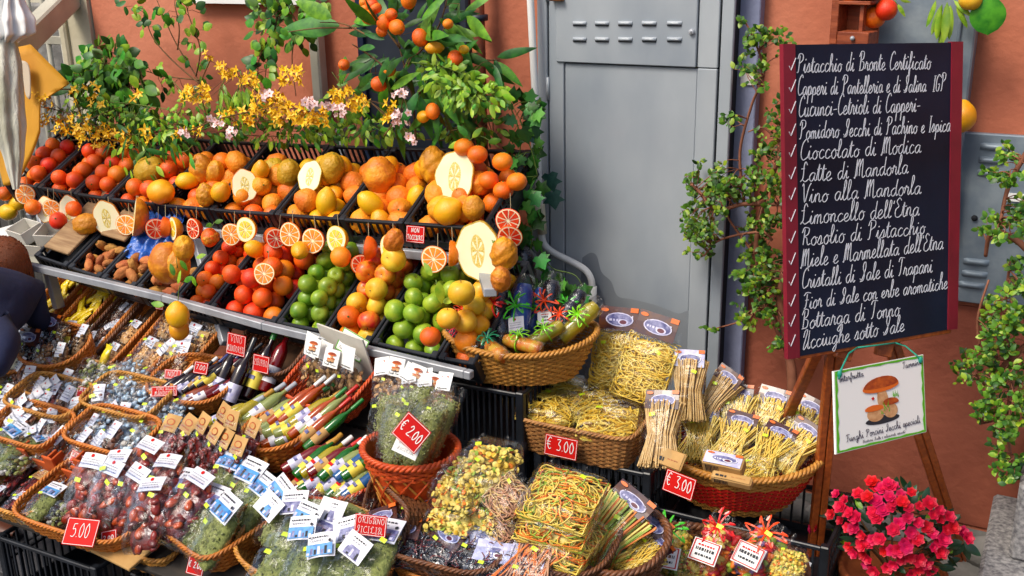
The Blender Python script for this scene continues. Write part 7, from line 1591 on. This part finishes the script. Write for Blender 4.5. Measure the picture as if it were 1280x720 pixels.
for dx, dz in ((-.5, -1), (.3, -1), (.8, -.4), (-.9, -.3)): part('leaf', AL[0], t, dirM(p, (dx, -.2, dz))@SC(1.3))

# ------------------------------------------------------------ customer bending at the left edge
m_nav = mat('navy_jacket', '0a1330', '101c42', 5, .85, .006, 14, detail=5); m_hair = mat('brown_hair', '6a3216', '8f4a20', 60, .5, .003, 90, stretch=(12, 12, 1)); m_shoe = mat('brown_shoe', '5a3020', rough=.5); m_skin = mat('skin', 'c58a68', rough=.5, sub=.1)
m_trou = mat('dark_trousers', '1a1c24', '22252e', 20, .85)
def skin_obj(name, nodes, edges, m, parent, sub=2):
    me = bpy.data.meshes.new(name); me.from_pydata([n[:3] for n in nodes], edges, []); me.materials.append(m); o = link(name, me, I4, parent)
    md = o.modifiers.new('skin', 'SKIN'); md.use_smooth_shade = True; 
    lay = me.skin_vertices[0] if len(me.skin_vertices) else None
    if lay is None:
        bpy.context.view_layer.objects.active = o
    for i, n in enumerate(nodes): me.skin_vertices[0].data[i].radius = n[3] if isinstance(n[3], tuple) else (n[3], n[3])
    me.skin_vertices[0].data[0].use_root = True
    s_ = o.modifiers.new('sub', 'SUBSURF'); s_.levels = sub; s_.render_levels = sub; return o
ft = at(6, 672, Z=0.0); sh = at(12, 384, D=4.2); hd = at(4, 334, D=4.5); pv = at(-75, 395, D=4.15)
o0 = Vector((ft.x, ft.y, 0)); per = empty('person', T(o0), 'person in a navy jacket with brown hair bending at the left edge', 'person')
L = lambda v: tuple(Vector(v)-o0)
mid = (sh+pv)/2+Vector((0, 0, .05)); 
nd = [(*L(pv), (.15, .13)), (*L(mid), (.17, .14)), (*L(sh), (.15, .12)), (*L(hd+(sh-hd)*.45), (.06, .06)), (*L(sh+Vector((.05, -.13, -.05))), (.075, .075)), (*L(at(10, 425, D=3.9)), (.06, .06)), (*L(at(-10, 470, D=3.75)), (.045, .045)),
      (*L(sh+Vector((-.08, .16, .0))), (.075, .075)), (*L(at(45, 398, D=4.35)), (.055, .055)), (*L(at(60, 412, D=4.4)), (.035, .035)), (*L(pv+Vector((0, 0, -.12))), (.15, .13))]
try:
    skin_obj('jacket', nd, [(0, 1), (1, 2), (2, 3), (2, 4), (4, 5), (5, 6), (2, 7), (7, 8), (8, 9), (0, 10)], m_nav, per)
    kn = Vector(((pv.x+ft.x)/2-.1, ft.y-.05, .5))
    skin_obj('trousers', [(*L(pv+Vector((0, 0, -.1))), (.14, .12)), (*L(kn), (.075, .075)), (*L(ft+Vector((-.12, 0, .1))), (.05, .05)), (*L(kn+Vector((-.15, .25, 0))), (.075, .075)), (*L(ft+Vector((-.35, .25, .1))), (.05, .05))], [(0, 1), (1, 2), (0, 3), (3, 4)], m_trou, per)
except Exception as ex: print('SKIN', ex)
b = MB(); b.ell((0, 0, 0), (.085, .1, .12), m_skin, 18, 14, T(hd-o0)); part('head', b, per)
b = MB()
for i in range(260):
    a = rnd.uniform(0, 6.28); e_ = rnd.uniform(.0, 1.5); p0 = Vector((math.cos(a)*math.cos(e_)*.09, math.sin(a)*math.cos(e_)*.105, .02+math.sin(e_)*.11)); c0 = hd-o0
    p1 = p0*1.12+Vector((0, 0, -.08)); p2 = Vector((p0.x*1.15, p0.y*1.1, -.16+rnd.uniform(-.03, .03)))
    if p0.x < -.05 and abs(p0.y) < .05: continue
    b.tube(smooth_line([tuple(c0+p0*.9), tuple(c0+p0*1.06), tuple(c0+p1), tuple(c0+p2)], 3), [.0045]*10, m_hair, 4)
b.ell((0, 0, 0), (.095, .112, .125), m_hair, 20, 14, T(hd-o0+Vector((.006, 0, .012)))); part('hair', b, per)
for dx, dy in ((0, 0), (-.25, .25)):
    b = MB(); b.grid(lambda u, v: np.stack([(v-.5)*.27, .045*np.cos(u*6.283)*np.sin(np.pi*np.clip(v, .02, .98))**.4, .04+.045*np.sin(u*6.283)*(1-.4*v)*np.sin(np.pi*np.clip(v, .03, .97))**.4], 1), 17, 12, m_shoe, cu=True)
    b.box((0, 0, .008), (.26, .08, .016), m_ink, bev=.004); part('shoe', b, per, T(-.06+dx, dy, 0))
# produce on the white stand at far left
one('lemon', 10, 265, -.75, 'lemon on the white stand at far left', 'lemon', 1.25, (1, 0, .3)); one('lemon', 22, 254, -.72, 'dull yellow lemon behind another on the white stand', 'lemon', 1.15, (1, 0, .3)); one('blood', 6, 242, -.75, 'red orange at the far left edge', 'orange', 1.0)
